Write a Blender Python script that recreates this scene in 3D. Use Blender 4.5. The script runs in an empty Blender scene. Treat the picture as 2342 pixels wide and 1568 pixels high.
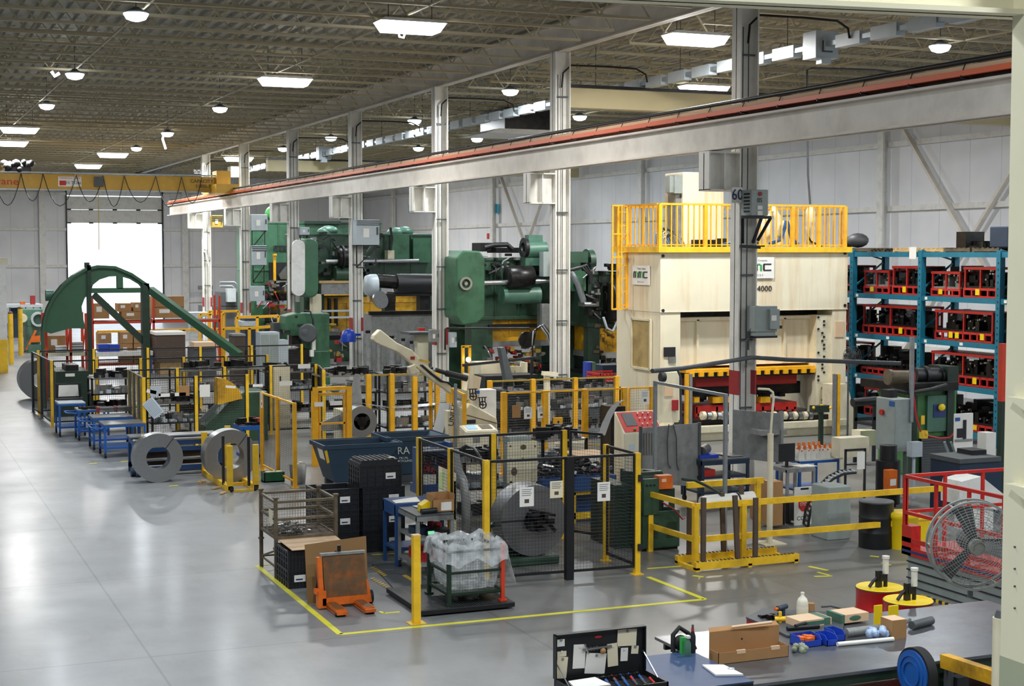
import bpy, math, random
from mathutils import Vector, Matrix
R = math.radians
rnd = random.Random(7)
C = bpy.context.scene.collection
sc = bpy.context.scene

# ---------------------------------------------------------------- camera
FPX, CX, CY, CAMH = 3500.0, 1171.0, 784.0, 5.8
YAW, PITCH = R(22.7), math.atan(209 / 3500.0)
cam_d = bpy.data.cameras.new('camera')
cam_d.sensor_width = 36.0
cam_d.lens = 36.0 * FPX / 2342.0
cam_d.clip_end = 600
cam = bpy.data.objects.new('camera', cam_d)
C.objects.link(cam)
cam.location = (0, 0, CAMH)
cam.rotation_euler = (R(90) - PITCH, 0, -YAW)
sc.camera = cam

# ---------------------------------------------------------------- world, exposure
w = bpy.data.worlds.new('world')
sc.world = w
w.use_nodes = True
bg = w.node_tree.nodes['Background']
bg.inputs[0].default_value = (0.80, 0.90, 1.0, 1)
bg.inputs[1].default_value = 4.5
sc.view_settings.view_transform = 'Standard'
sc.view_settings.look = 'None'
sc.view_settings.gamma = 1
sc.view_settings.use_curve_mapping = False
sc.view_settings.exposure = -0.72
LAMP_W = 1000.0      # power of one long fixture
SMALL_W = 640.0     # power of one small fixture

# ---------------------------------------------------------------- pixel -> place
def ray(px, py):
    x = (px - CX) / FPX; y = -(py - CY) / FPX
    s, c, sp, cp = math.sin(YAW), math.cos(YAW), math.sin(PITCH), math.cos(PITCH)
    return Vector((s*cp + x*c + y*s*sp, c*cp - x*s + y*c*sp, -sp + y*cp))
def F(px, py, z=0.0):            # point on the level z seen at px,py
    d = ray(px, py); t = (z - CAMH) / d.z
    return (d.x*t, d.y*t, z)
def PY(px, py, Y):               # point on the plane y = Y
    d = ray(px, py); t = Y / d.y
    return (d.x*t, Y, CAMH + d.z*t)
def PX(px, py, X):
    d = ray(px, py); t = X / d.x
    return (X, d.y*t, CAMH + d.z*t)

# ---------------------------------------------------------------- materials
def lin(h):
    if isinstance(h, tuple): return h
    h = h.lstrip('#'); o = []
    for i in (0, 2, 4):
        v = int(h[i:i+2], 16) / 255.0
        o.append(v/12.92 if v <= 0.04045 else ((v+0.055)/1.055)**2.4)
    return tuple(o)
def new_mat(name):
    m = bpy.data.materials.new(name); m.use_nodes = True
    nt = m.node_tree; b = nt.nodes['Principled BSDF']
    return m, nt, b
def paint(name, col, rough=0.5, metal=0.0, var=0.12, scale=6.0, dirt=None, dirt_amt=0.0, bump=0.0, dscale=None, streak=False):
    """painted or metal surface: colour with blotches, optional stains, optional bump"""
    m, nt, b = new_mat(name); N = nt.nodes; L = nt.links
    c = lin(col)
    tc = N.new('ShaderNodeTexCoord')
    no = N.new('ShaderNodeTexNoise'); no.inputs['Scale'].default_value = scale; no.inputs['Detail'].default_value = 4
    L.new(tc.outputs['Object'], no.inputs['Vector'])
    mr = N.new('ShaderNodeMapRange'); mr.inputs['From Min'].default_value = .25; mr.inputs['From Max'].default_value = .75
    mr.inputs['To Min'].default_value = 1 - var; mr.inputs['To Max'].default_value = 1 + var
    L.new(no.outputs['Fac'], mr.inputs['Value'])
    mx = N.new('ShaderNodeMix'); mx.data_type = 'RGBA'; mx.blend_type = 'MULTIPLY'; mx.inputs['Factor'].default_value = 1
    mx.inputs['A'].default_value = (*c, 1)
    L.new(mr.outputs['Result'], mx.inputs['B'])
    out = mx.outputs['Result']
    if dirt_amt > 0:
        n2 = N.new('ShaderNodeTexNoise'); n2.inputs['Scale'].default_value = dscale or scale*.35; n2.inputs['Detail'].default_value = 6
        n2.inputs['Roughness'].default_value = .65
        if streak:
            mp = N.new('ShaderNodeMapping'); mp.inputs['Scale'].default_value = (2.2, 2.2, .16); L.new(tc.outputs['Object'], mp.inputs['Vector']); L.new(mp.outputs['Vector'], n2.inputs['Vector'])
        else: L.new(tc.outputs['Object'], n2.inputs['Vector'])
        m2 = N.new('ShaderNodeMapRange'); m2.inputs['From Min'].default_value = .48; m2.inputs['From Max'].default_value = .68
        m2.inputs['To Max'].default_value = dirt_amt
        L.new(n2.outputs['Fac'], m2.inputs['Value'])
        x2 = N.new('ShaderNodeMix'); x2.data_type = 'RGBA'
        L.new(m2.outputs['Result'], x2.inputs['Factor']); L.new(out, x2.inputs['A'])
        x2.inputs['B'].default_value = (*lin(dirt or '#3a2f25'), 1)
        out = x2.outputs['Result']
    L.new(out, b.inputs['Base Color'])
    b.inputs['Roughness'].default_value = rough
    b.inputs['Metallic'].default_value = metal
    if bump:
        bp = N.new('ShaderNodeBump'); bp.inputs['Strength'].default_value = bump; bp.inputs['Distance'].default_value = .01
        L.new(no.outputs['Fac'], bp.inputs['Height']); L.new(bp.outputs['Normal'], b.inputs['Normal'])
    return m
def emit(name, col, s):
    m, nt, b = new_mat(name)
    b.inputs['Base Color'].default_value = (*lin(col), 1)
    b.inputs['Emission Color'].default_value = (*lin(col), 1)
    b.inputs['Emission Strength'].default_value = s
    return m

M = {}
M['white'] = paint('white_paint', '#e8e7e3', .45, var=.05, dirt='#8a8378', dirt_amt=.25)
M['column'] = paint('column_paint', '#e8e6df', .5, var=.05, dirt='#9a9488', dirt_amt=.3, scale=3)
M['beam'] = paint('beam_paint', '#e6e0d6', .5, var=.06, dirt='#9a8c80', dirt_amt=.3, scale=2)
M['cream'] = paint('cream_paint', '#ece3c8', .45, var=.04, dirt='#c08c3c', dirt_amt=.42, scale=2.2, streak=True)
M['cream2'] = paint('ivory_paint', '#e0d8bc', .45, var=.06, dirt='#8d7c58', dirt_amt=.35, scale=3)
M['nearcol'] = paint('near_column_paint', '#e8e2c4', .55, var=.03, scale=2)
M['olive'] = paint('near_beam_paint', '#a9ad93', .6, var=.05, scale=2)
M['yellow'] = paint('safety_yellow', '#f4c429', .45, var=.10, dirt='#6b5012', dirt_amt=.35, scale=5)
M['oyellow'] = paint('guard_yellow', '#f5b41e', .45, var=.10, dirt='#5d430d', dirt_amt=.25, scale=5)
M['dyellow'] = paint('worn_press_yellow', '#d8a31a', .5, var=.15, dirt='#3a2c12', dirt_amt=.75, scale=3, dscale=1.0)
M['green'] = paint('machine_green', '#33513f', .38, var=.15, dirt='#16261b', dirt_amt=.7, scale=2.5, dscale=.9)
M['bgreen'] = paint('bright_machine_green', '#3c694d', .4, var=.14, dirt='#15291c', dirt_amt=.7, scale=2.5)
M['dgreen'] = paint('dark_machine_green', '#1d3327', .4, var=.15, dirt='#0f1a13', dirt_amt=.6, scale=3)
M['archgreen'] = paint('arch_green', '#2a5038', .5, var=.10, dirt='#1b3424', dirt_amt=.4, scale=1.2)
M['tgreen'] = paint('pale_machine_green', '#4b7362', .4, var=.12, dirt='#26382c', dirt_amt=.5, scale=3)
M['black'] = paint('black_paint', '#17181b', .45, var=.2, scale=6)
M['blackp'] = paint('black_plastic', '#202328', .4, var=.2, scale=9)
M['rubber'] = paint('rubber', '#101012', .7, var=.1)
M['dark'] = paint('oily_dark_steel', '#2c2b2a', .35, .6, var=.35, dirt='#0d0c0b', dirt_amt=.6, scale=5)
M['steel'] = paint('bare_steel', '#a9abae', .28, .95, var=.10, scale=8)
M['bright'] = paint('bright_strip_steel', '#d3d5d8', .18, 1.0, var=.05, scale=3)
M['coilface'] = paint('coil_edge_steel', '#a2a4a6', .34, .85, var=.05, scale=14)
M['dcoil'] = paint('dark_coil_steel', '#8d8e90', .38, .8, var=.08, scale=20)
M['galv'] = paint('galvanised_steel', '#98a0a6', .42, .6, var=.12, scale=12)
M['grey'] = paint('grey_enamel', '#98a29f', .45, var=.06, dirt='#565c58', dirt_amt=.25, scale=4)
M['lgrey'] = paint('light_grey_enamel', '#b6c0c6', .45, var=.05, dirt='#7f878b', dirt_amt=.2, scale=4)
M['dgrey'] = paint('dark_grey_paint', '#4b4f52', .5, var=.12, scale=5)
M['mgrey'] = paint('worn_grey_plate', '#8d8f8e', .5, .2, var=.12, dirt='#56534e', dirt_amt=.5, scale=7)
M['blue'] = paint('cart_blue', '#1d5aa8', .4, var=.10, dirt='#123055', dirt_amt=.3, scale=5)
M['sblue'] = paint('workbench_blue', '#244b80', .4, var=.08, scale=5)
M['teal'] = paint('rack_teal', '#12708a', .45, var=.10, dirt='#0b4250', dirt_amt=.35, scale=4)
M['navy'] = paint('hopper_blue', '#284257', .5, var=.10, dirt='#1a2b38', dirt_amt=.4, scale=3)
M['dblue'] = paint('dark_blue_paint', '#1d3146', .45, var=.1, scale=4)
M['binblue'] = paint('bin_blue_plastic', '#1f45b5', .35, var=.08)
M['red'] = paint('red_paint', '#c22c26', .4, var=.10, dirt='#5e1512', dirt_amt=.3, scale=5)
M['dred'] = paint('band_red', '#9c2228', .5, var=.06)
M['drumred'] = paint('drum_red', '#b8171b', .35, var=.06)
M['orange'] = paint('orange_paint', '#dd6a1c', .45, var=.12, dirt='#6b3210', dirt_amt=.5, scale=5)
M['rackred'] = paint('rack_orange_red', '#cf3f20', .45, var=.1, scale=5)
M['rust'] = paint('rusty_plate', '#6b5138', .6, .3, var=.25, dirt='#a35a22', dirt_amt=.8, scale=6, dscale=5)
M['rail_orange'] = paint('conductor_orange', '#e5632f', .4, var=.04)
M['oldsteel'] = paint('brown_worn_steel', '#6e6350', .55, .4, var=.2, dirt='#3b2c20', dirt_amt=.6, scale=8)
M['card'] = paint('cardboard', '#a97f52', .8, var=.06, scale=4)
M['cardd'] = paint('brown_fibreboard', '#8a6840', .8, var=.05, scale=3)
M['cardl'] = paint('pale_sheet_board', '#e0bf9c', .7, var=.03, scale=3)
M['wood'] = paint('pallet_wood', '#c9a873', .8, var=.15, scale=8)
M['paper'] = paint('paper', '#eceae4', .7, var=.02)
M['paperb'] = paint('bluish_paper', '#c6d4e0', .7, var=.03)
M['tag'] = paint('tag_manila', '#e7dcc0', .7, var=.03)
M['ink'] = paint('ink', '#1c1d22', .6, var=.02)
M['inkblue'] = paint('ink_blue', '#26386e', .6, var=.02)
M['inkred'] = paint('ink_red', '#c52b22', .6, var=.02)
M['lgreen'] = paint('logo_green', '#3aa34b', .5, var=.02)
M['cyan'] = paint('cyan_sign', '#26b0cf', .5, var=.02)
M['crane'] = paint('crane_yellow', '#c79a2c', .45, var=.08, dirt='#6d5518', dirt_amt=.3, scale=1.5)
M['cranec'] = paint('crane_cream', '#c9bd93', .5, var=.05, scale=1.5)
M['joist'] = paint('joist_paint', '#b3a98c', .6, var=.06, scale=2)
M['deck'] = paint('roof_deck', '#a6a294', .6, var=.05, scale=1)
M['pglass'] = paint('polycarbonate_dull', '#8b8d8c', .2, var=.05)
M['glassg'] = paint('bottle_green', '#1a3a22', .15, var=.05)
M['white_pl'] = paint('white_plastic', '#e6e4dc', .4, var=.03)
M['jug'] = paint('jug_plastic', '#e2ddcb', .3, var=.03)
M['screen'] = emit('screen', '#7fa9d8', 1.0)
M['greenled'] = emit('green_display', '#7fe0a8', 1.0)
M['lampw'] = emit('work_lamp_glow', '#fff6e0', 14.0)
M['ybucket'] = paint('yellow_plastic', '#f2cf12', .4, var=.04)
M['ocre'] = paint('olive_gold', '#a38a34', .5, var=.15, scale=6)
M['dbrown'] = paint('dark_brown', '#54453a', .7, var=.1)
M['gcrate'] = paint('crate_green', '#0f5b3c', .4, var=.06)
M['tape'] = paint('floor_tape_yellow', '#e8e23a', .5, var=.06, dirt='#8b8740', dirt_amt=.3, scale=3)

def film_mat():
    m, nt, b = new_mat('clear_plastic_film'); N = nt.nodes; L = nt.links
    b.inputs['Base Color'].default_value = (.86, .9, .93, 1); b.inputs['Roughness'].default_value = .22
    tc = N.new('ShaderNodeTexCoord'); no = N.new('ShaderNodeTexNoise'); no.inputs['Scale'].default_value = 5
    no.inputs['Detail'].default_value = 5
    L.new(tc.outputs['Object'], no.inputs['Vector'])
    mr = N.new('ShaderNodeMapRange'); mr.inputs['From Min'].default_value = .35; mr.inputs['From Max'].default_value = .7
    mr.inputs['To Min'].default_value = .14; mr.inputs['To Max'].default_value = .6
    L.new(no.outputs['Fac'], mr.inputs['Value']); L.new(mr.outputs['Result'], b.inputs['Alpha'])
    return m
M['film'] = film_mat()
def floor_mat():
    m, nt, b = new_mat('polished_concrete'); N = nt.nodes; L = nt.links
    tc = N.new('ShaderNodeTexCoord')
    def noise(s, d=5, r=.55, stretch=None):
        n = N.new('ShaderNodeTexNoise'); n.inputs['Scale'].default_value = s; n.inputs['Detail'].default_value = d
        n.inputs['Roughness'].default_value = r
        if stretch:
            mp = N.new('ShaderNodeMapping'); mp.inputs['Scale'].default_value = stretch
            L.new(tc.outputs['Object'], mp.inputs['Vector']); L.new(mp.outputs['Vector'], n.inputs['Vector'])
        else: L.new(tc.outputs['Object'], n.inputs['Vector'])
        return n
    r = N.new('ShaderNodeValToRGB')
    r.color_ramp.elements[0].position = .3; r.color_ramp.elements[0].color = (*lin('#7c7f82'), 1)
    r.color_ramp.elements[1].position = .72; r.color_ramp.elements[1].color = (*lin('#92969a'), 1)
    L.new(noise(.32, 6, .6).outputs['Fac'], r.inputs['Fac'])
    # scuffs and oily wear
    r2 = N.new('ShaderNodeMapRange'); r2.inputs['From Min'].default_value = .50; r2.inputs['From Max'].default_value = .75
    r2.inputs['To Max'].default_value = .28
    L.new(noise(1.3, 8, .7, (1, .35, 1)).outputs['Fac'], r2.inputs['Value'])
    mx = N.new('ShaderNodeMix'); mx.data_type = 'RGBA'
    L.new(r2.outputs['Result'], mx.inputs['Factor']); L.new(r.outputs['Color'], mx.inputs['A'])
    mx.inputs['B'].default_value = (*lin('#57544c'), 1)
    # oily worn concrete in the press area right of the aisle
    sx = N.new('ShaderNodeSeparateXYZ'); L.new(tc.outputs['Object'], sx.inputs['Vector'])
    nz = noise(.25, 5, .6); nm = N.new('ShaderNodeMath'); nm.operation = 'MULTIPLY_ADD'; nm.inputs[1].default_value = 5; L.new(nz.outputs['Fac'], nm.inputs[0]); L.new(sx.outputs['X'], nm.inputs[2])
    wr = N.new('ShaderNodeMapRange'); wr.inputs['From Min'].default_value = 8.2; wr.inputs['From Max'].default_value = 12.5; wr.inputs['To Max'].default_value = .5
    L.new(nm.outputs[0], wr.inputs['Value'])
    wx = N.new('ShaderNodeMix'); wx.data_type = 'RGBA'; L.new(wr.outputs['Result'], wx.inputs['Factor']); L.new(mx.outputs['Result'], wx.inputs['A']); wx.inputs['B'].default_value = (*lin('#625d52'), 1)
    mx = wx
    # control joints
    sep = N.new('ShaderNodeSeparateXYZ'); L.new(tc.outputs['Object'], sep.inputs['Vector'])
    facs = []
    for ax, off in (('X', 1.95), ('Y', 5.55)):
        a = N.new('ShaderNodeMath'); a.operation = 'ADD'; a.inputs[1].default_value = off + 110
        L.new(sep.outputs[ax], a.inputs[0])
        md = N.new('ShaderNodeMath'); md.operation = 'MODULO'; md.inputs[1].default_value = 5.5; L.new(a.outputs[0], md.inputs[0])
        lt = N.new('ShaderNodeMath'); lt.operation = 'LESS_THAN'; lt.inputs[1].default_value = .035; L.new(md.outputs[0], lt.inputs[0])
        facs.append(lt)
    mm = N.new('ShaderNodeMath'); mm.operation = 'MAXIMUM'; L.new(facs[0].outputs[0], mm.inputs[0]); L.new(facs[1].outputs[0], mm.inputs[1])
    ml = N.new('ShaderNodeMath'); ml.operation = 'MULTIPLY'; ml.inputs[1].default_value = .35; L.new(mm.outputs[0], ml.inputs[0])
    m3 = N.new('ShaderNodeMix'); m3.data_type = 'RGBA'
    L.new(ml.outputs[0], m3.inputs['Factor']); L.new(mx.outputs['Result'], m3.inputs['A']); m3.inputs['B'].default_value = (*lin('#3f3f3c'), 1)
    L.new(m3.outputs['Result'], b.inputs['Base Color'])
    rr = N.new('ShaderNodeMapRange'); rr.inputs['To Min'].default_value = .26; rr.inputs['To Max'].default_value = .5
    L.new(noise(.8, 5, .6).outputs['Fac'], rr.inputs['Value']); L.new(rr.outputs['Result'], b.inputs['Roughness'])
    b.inputs['Specular IOR Level'].default_value = .5
    b.inputs['Coat Weight'].default_value = .12; b.inputs['Coat Roughness'].default_value = .16
    return m
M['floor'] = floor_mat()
def panel_mat(name, axis, pitch=1.0):
    m, nt, b = new_mat(name); N = nt.nodes; L = nt.links
    tc = N.new('ShaderNodeTexCoord'); sep = N.new('ShaderNodeSeparateXYZ'); L.new(tc.outputs['Object'], sep.inputs['Vector'])
    a = N.new('ShaderNodeMath'); a.operation = 'ADD'; a.inputs[1].default_value = 200; L.new(sep.outputs[axis], a.inputs[0])
    md = N.new('ShaderNodeMath'); md.operation = 'MODULO'; md.inputs[1].default_value = pitch; L.new(a.outputs[0], md.inputs[0])
    lt = N.new('ShaderNodeMath'); lt.operation = 'LESS_THAN'; lt.inputs[1].default_value = .05; L.new(md.outputs[0], lt.inputs[0])
    ml = N.new('ShaderNodeMath'); ml.operation = 'MULTIPLY'; ml.inputs[1].default_value = .35; L.new(lt.outputs[0], ml.inputs[0])
    no = N.new('ShaderNodeTexNoise'); no.inputs['Scale'].default_value = .5; L.new(tc.outputs['Object'], no.inputs['Vector'])
    r = N.new('ShaderNodeValToRGB'); r.color_ramp.elements[0].position = .3; r.color_ramp.elements[1].position = .7
    r.color_ramp.elements[0].color = (*lin('#e2e4ea'), 1); r.color_ramp.elements[1].color = (*lin('#f0f1f4'), 1)
    L.new(no.outputs['Fac'], r.inputs['Fac'])
    mx = N.new('ShaderNodeMix'); mx.data_type = 'RGBA'
    L.new(ml.outputs[0], mx.inputs['Factor']); L.new(r.outputs['Color'], mx.inputs['A']); mx.inputs['B'].default_value = (*lin('#a9acb4'), 1)
    L.new(mx.outputs['Result'], b.inputs['Base Color']); b.inputs['Roughness'].default_value = .5
    return m
M['wall_x'] = panel_mat('liner_panel_right', 'Y', 1.83)
M['wall_y'] = panel_mat('liner_panel_far', 'X', 1.83)

# ---------------------------------------------------------------- mesh builder
def frame_of(d):
    d = Vector(d).normalized()
    up = Vector((0, 0, 1)) if abs(d.z) < .95 else Vector((0, 1, 0))
    s = d.cross(up).normalized(); u = s.cross(d).normalized()
    return d, s, u
class MB:
    def __init__(s): s.v = []; s.f = []; s.sm = []
    def add(s, vs, fs, smooth=False):
        o = len(s.v); s.v += [tuple(v) for v in vs]
        s.f += [tuple(i + o for i in f) for f in fs]; s.sm += [smooth] * len(fs); return s
    def box(s, x0, y0, z0, x1, y1, z1):
        if x0 > x1: x0, x1 = x1, x0
        if y0 > y1: y0, y1 = y1, y0
        if z0 > z1: z0, z1 = z1, z0
        return s.add([(x0,y0,z0),(x1,y0,z0),(x1,y1,z0),(x0,y1,z0),(x0,y0,z1),(x1,y0,z1),(x1,y1,z1),(x0,y1,z1)],
                     [(0,3,2,1),(4,5,6,7),(0,1,5,4),(1,2,6,5),(2,3,7,6),(3,0,4,7)])
    def cb(s, c, d, rz=0, rx=0, ry=0):      # centred box, turned
        Mx = Matrix.Rotation(rz, 3, 'Z') @ Matrix.Rotation(ry, 3, 'Y') @ Matrix.Rotation(rx, 3, 'X')
        vs = [Vector(c) + Mx @ Vector((a*d[0]/2, b*d[1]/2, e*d[2]/2)) for e in (-1,1) for a, b in ((-1,-1),(1,-1),(1,1),(-1,1))]
        return s.add(vs, [(0,3,2,1),(4,5,6,7),(0,1,5,4),(1,2,6,5),(2,3,7,6),(3,0,4,7)])
    def bar(s, p, q, w_=.05, h=None):       # square bar from p to q
        h = h or w_; p = Vector(p); q = Vector(q); d, a, u = frame_of(q - p)
        vs = [b + a*i*w_/2 + u*j*h/2 for b in (p, q) for i, j in ((-1,-1),(1,-1),(1,1),(-1,1))]
        return s.add(vs, [(0,1,2,3),(7,6,5,4),(0,4,5,1),(1,5,6,2),(2,6,7,3),(3,7,4,0)])
    def cyl(s, p, q, r, n=16, r2=None, caps=True):
        r2 = r if r2 is None else r2
        p = Vector(p); q = Vector(q); d, a, u = frame_of(q - p)
        vs = []
        for b, rr in ((p, r), (q, r2)):
            for i in range(n):
                t = 2*math.pi*i/n; vs.append(b + (a*math.cos(t) + u*math.sin(t))*rr)
        s.add(vs, [(i, i+n, (i+1) % n + n, (i+1) % n) for i in range(n)], True)
        if caps: s.add(vs, [tuple(range(n)), tuple(reversed(range(n, 2*n)))])
        return s
    def ring(s, p, q, ro, ri, n=40):        # thick annulus between p and q
        p = Vector(p); q = Vector(q); d, a, u = frame_of(q - p)
        vs = []
        for b in (p, q):
            for rr in (ro, ri):
                for i in range(n):
                    t = 2*math.pi*i/n; vs.append(b + (a*math.cos(t) + u*math.sin(t))*rr)
        def q4(o1, o2, sm):
            s.add(vs, [(o1+i, o2+i, o2+(i+1) % n, o1+(i+1) % n) for i in range(n)], sm)
        q4(0, 2*n, True); q4(3*n, n, True); q4(n, 0, False); q4(2*n, 3*n, False)
        return s
    def lathe(s, c, prof, n=24, axis='Z'):  # prof: (radius, height)
        vs = []
        for r_, h in prof:
            for i in range(n):
                t = 2*math.pi*i/n; x, y = r_*math.cos(t), r_*math.sin(t)
                vs.append((c[0]+x, c[1]+y, c[2]+h) if axis == 'Z' else ((c[0]+h, c[1]+x, c[2]+y) if axis == 'X' else (c[0]+x, c[1]+h, c[2]+y)))
        fs = []
        for k in range(len(prof)-1):
            for i in range(n):
                fs.append((k*n+i, k*n+(i+1) % n, (k+1)*n+(i+1) % n, (k+1)*n+i))
        s.add(vs, fs, True)
        m = len(prof)-1
        if prof[0][0] > 1e-4: s.add(vs, [tuple(reversed(range(n)))])
        if prof[m][0] > 1e-4: s.add(vs, [tuple(range(m*n, m*n+n))])
        return s
    def tube(s, pts, r, n=8):
        pts = [Vector(p) for p in pts]; rings = []; pa = None
        for i, p in enumerate(pts):
            d = (pts[min(i+1, len(pts)-1)] - pts[max(i-1, 0)])
            if d.length < 1e-6: d = Vector((0, 0, 1))
            d.normalize()
            if pa is None: _, a, u = frame_of(d)
            else:
                a = pa - d * pa.dot(d)
                if a.length < 1e-4: _, a, u = frame_of(d)
                a.normalize(); u = a.cross(d) * -1
            pa = a; u = d.cross(a)
            rings.append([p + (a*math.cos(2*math.pi*k/n) + u*math.sin(2*math.pi*k/n))*r for k in range(n)])
        vs = [v for rg in rings for v in rg]
        s.add(vs, [(i*n+k, i*n+(k+1) % n, (i+1)*n+(k+1) % n, (i+1)*n+k) for i in range(len(pts)-1) for k in range(n)], True)
        s.add(vs, [tuple(reversed(range(n))), tuple(range((len(pts)-1)*n, len(pts)*n))])
        return s
    def prism(s, poly, a0, a1, axis='Y'):   # poly in the plane across axis: Y -> (x,z), X -> (y,z), Z -> (x,y)
        def mk(p, a):
            return (p[0], a, p[1]) if axis == 'Y' else ((a, p[0], p[1]) if axis == 'X' else (p[0], p[1], a))
        n = len(poly); vs = [mk(p, a0) for p in poly] + [mk(p, a1) for p in poly]
        return s.add(vs, [tuple(range(n)), tuple(reversed(range(n, 2*n)))] + [(i, i+n, (i+1) % n + n, (i+1) % n) for i in range(n)])
    def ball(s, c, r, n=16, sq=(1, 1, 1)):
        vs = []; k = n//2
        for j in range(k+1):
            ph = math.pi*j/k
            for i in range(n):
                t = 2*math.pi*i/n
                vs.append((c[0]+r*sq[0]*math.sin(ph)*math.cos(t), c[1]+r*sq[1]*math.sin(ph)*math.sin(t), c[2]-r*sq[2]*math.cos(ph)))
        return s.add(vs, [(j*n+i, j*n+(i+1) % n, (j+1)*n+(i+1) % n, (j+1)*n+i) for j in range(k) for i in range(n)], True)
    def quad(s, a, b, c, d): return s.add([a, b, c, d], [(0, 1, 2, 3)])
    def sheet(s, a, b, c, d, t=.004):       # thin plate through four corners
        a, b, c, d = map(Vector, (a, b, c, d)); nn = (b-a).cross(d-a).normalized()*t/2
        vs = [v-nn for v in (a, b, c, d)] + [v+nn for v in (a, b, c, d)]
        return s.add(vs, [(0,3,2,1),(4,5,6,7),(0,1,5,4),(1,2,6,5),(2,3,7,6),(3,0,4,7)])
    def grid(s, o, ux, uy, lx, ly, step, w_=.006):  # wire mesh in a plane
        o = Vector(o); ux = Vector(ux).normalized(); uy = Vector(uy).normalized()
        nx = max(1, int(lx/step)); ny = max(1, int(ly/step))
        for i in range(1, nx): s.wire(o + ux*(lx*i/nx), o + ux*(lx*i/nx) + uy*ly, w_)
        for j in range(1, ny): s.wire(o + uy*(ly*j/ny), o + uy*(ly*j/ny) + ux*lx, w_)
        return s
    def wire(s, p, q, w_):
        p = Vector(p); q = Vector(q); d, a, u = frame_of(q-p)
        vs = [b + a*math.cos(t)*w_/2 + u*math.sin(t)*w_/2 for b in (p, q) for t in (R(90), R(210), R(330))]
        return s.add(vs, [(0,3,4,1),(1,4,5,2),(2,5,3,0)])

def mesh_obj(name, mb, mat, parent=None):
    me = bpy.data.meshes.new(name); me.from_pydata(mb.v, [], mb.f); me.update()
    me.polygons.foreach_set('use_smooth', mb.sm)
    o = bpy.data.objects.new(name, me); C.objects.link(o)
    me.materials.append(M[mat] if isinstance(mat, str) else mat)
    if parent is not None: o.parent = parent
    return o
def tag(o, label, cat, group=None):
    o['label'] = label; o['category'] = cat
    if group: o['group'] = group
    return o
def thing(name, label, cat, loc=(0, 0, 0), rz=0, group=None):
    o = bpy.data.objects.new(name, None); C.objects.link(o)
    o.location = loc; o.rotation_euler = (0, 0, rz); o.empty_display_size = .2
    return tag(o, label, cat, group)
def solo(name, label, cat, mb, mat, loc=(0, 0, 0), rz=0, group=None):
    o = mesh_obj(name, mb, mat); o.location = loc; o.rotation_euler = (0, 0, rz)
    return tag(o, label, cat, group)
def part(T, name, mb, mat, label=None):
    o = mesh_obj(name, mb, mat, T)
    if label: o['label'] = label
    return o
def struct(name, mb, mat, parent=None):
    o = mesh_obj(name, mb, mat, parent)
    if parent is None: o['kind'] = 'structure'
    return o
def bevel(o, w_=.01, seg=2):
    b = o.modifiers.new('bevel', 'BEVEL'); b.width = w_; b.segments = seg; b.limit_method = 'ANGLE'; return o
def dup(root, loc, rz=None, label=None, group=None, scale=None):
    r = root.copy(); C.objects.link(r); r.location = loc
    if rz is not None: r.rotation_euler = (0, 0, rz)
    if scale: r.scale = scale
    if label: r['label'] = label
    if group: r['group'] = group
    for ch in list(root.children):
        c = ch.copy(); C.objects.link(c); c.parent = r
        for g in list(ch.children):
            d = g.copy(); C.objects.link(d); d.parent = c
    return r
def text(T, name, s, loc, size, mat, rot=(R(90), 0, 0), align='CENTER', ext=.004, sx=1.0):
    """lettering as a mesh; stands on the xz plane facing -y by default"""
    cu = bpy.data.curves.new(name, 'FONT'); cu.body = s; cu.size = size; cu.extrude = ext
    cu.align_x = align; cu.align_y = 'CENTER'; cu.resolution_u = 2
    to = bpy.data.objects.new('tmp', cu); C.objects.link(to)
    dg = bpy.context.evaluated_depsgraph_get(); me = bpy.data.meshes.new_from_object(to.evaluated_get(dg))
    bpy.data.objects.remove(to); me.name = name
    o = bpy.data.objects.new(name, me); C.objects.link(o); me.materials.clear(); me.materials.append(M[mat])
    o.location = loc; o.rotation_euler = rot; o.scale = (sx, 1, 1)
    if T is not None: o.parent = T
    return o
# ================================================================ the hall
XC, YS = 20.0, 11.0          # column line, bay length
COLY = [32.9 + YS*k for k in range(7)]
XW, YF = 40.0, 130.0         # right wall, far wall
ZD = 13.0                    # roof deck
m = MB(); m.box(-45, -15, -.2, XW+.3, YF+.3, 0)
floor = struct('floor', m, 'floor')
# far wall with the overhead door opening
dl, dr, dt = PY(155, 600, YF)[0], PY(371, 600, YF)[0], 10.4
m = MB(); m.box(-45, YF, 0, dl, YF+.25, ZD+.3); m.box(dr, YF, 0, XW+.3, YF+.25, ZD+.3); m.box(dl, YF, dt, dr, YF+.25, ZD+.3)
wall_far = struct('wall_far', m, 'wall_y')
g = MB()
for z in (1.6, 4.6, 7.6, 10.5):
    g.box(-45, YF-.2, z-.1, dl-.1, YF, z+.12); g.box(dr+.1, YF-.2, z-.1, XW, YF, z+.12)
part(wall_far, 'wall_girt', g, 'white')
g = MB()
for x in [PY(97, 600, YF)[0]-8*k for k in range(4)] + [PY(422, 600, YF)[0]+7.6*k for k in range(3)]:
    g.box(x-.25, YF-.5, 0, x+.25, YF-.38, ZD-.2); g.box(x-.04, YF-.4, 0, x+.04, YF, ZD-.2)
part(wall_far, 'wall_column', g, 'white')
m = MB(); m.box(-45.3, -15, 0, -45, YF+.25, ZD+.3); struct('wall_left', m, 'wall_x')
m = MB(); m.box(-45.3, -15.3, 0, XW+.3, -15, ZD+.3); struct('wall_back', m, 'wall_y')
m = MB(); m.box(XW, -15, 0, XW+.25, YF, ZD+.3)
wall_right = struct('wall_right', m, 'wall_x')
g = MB()
for z in (1.8, 4.6, 7.6, 10.3):
    g.box(XW-.2, -15, z-.1, XW, YF, z+.12)
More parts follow.
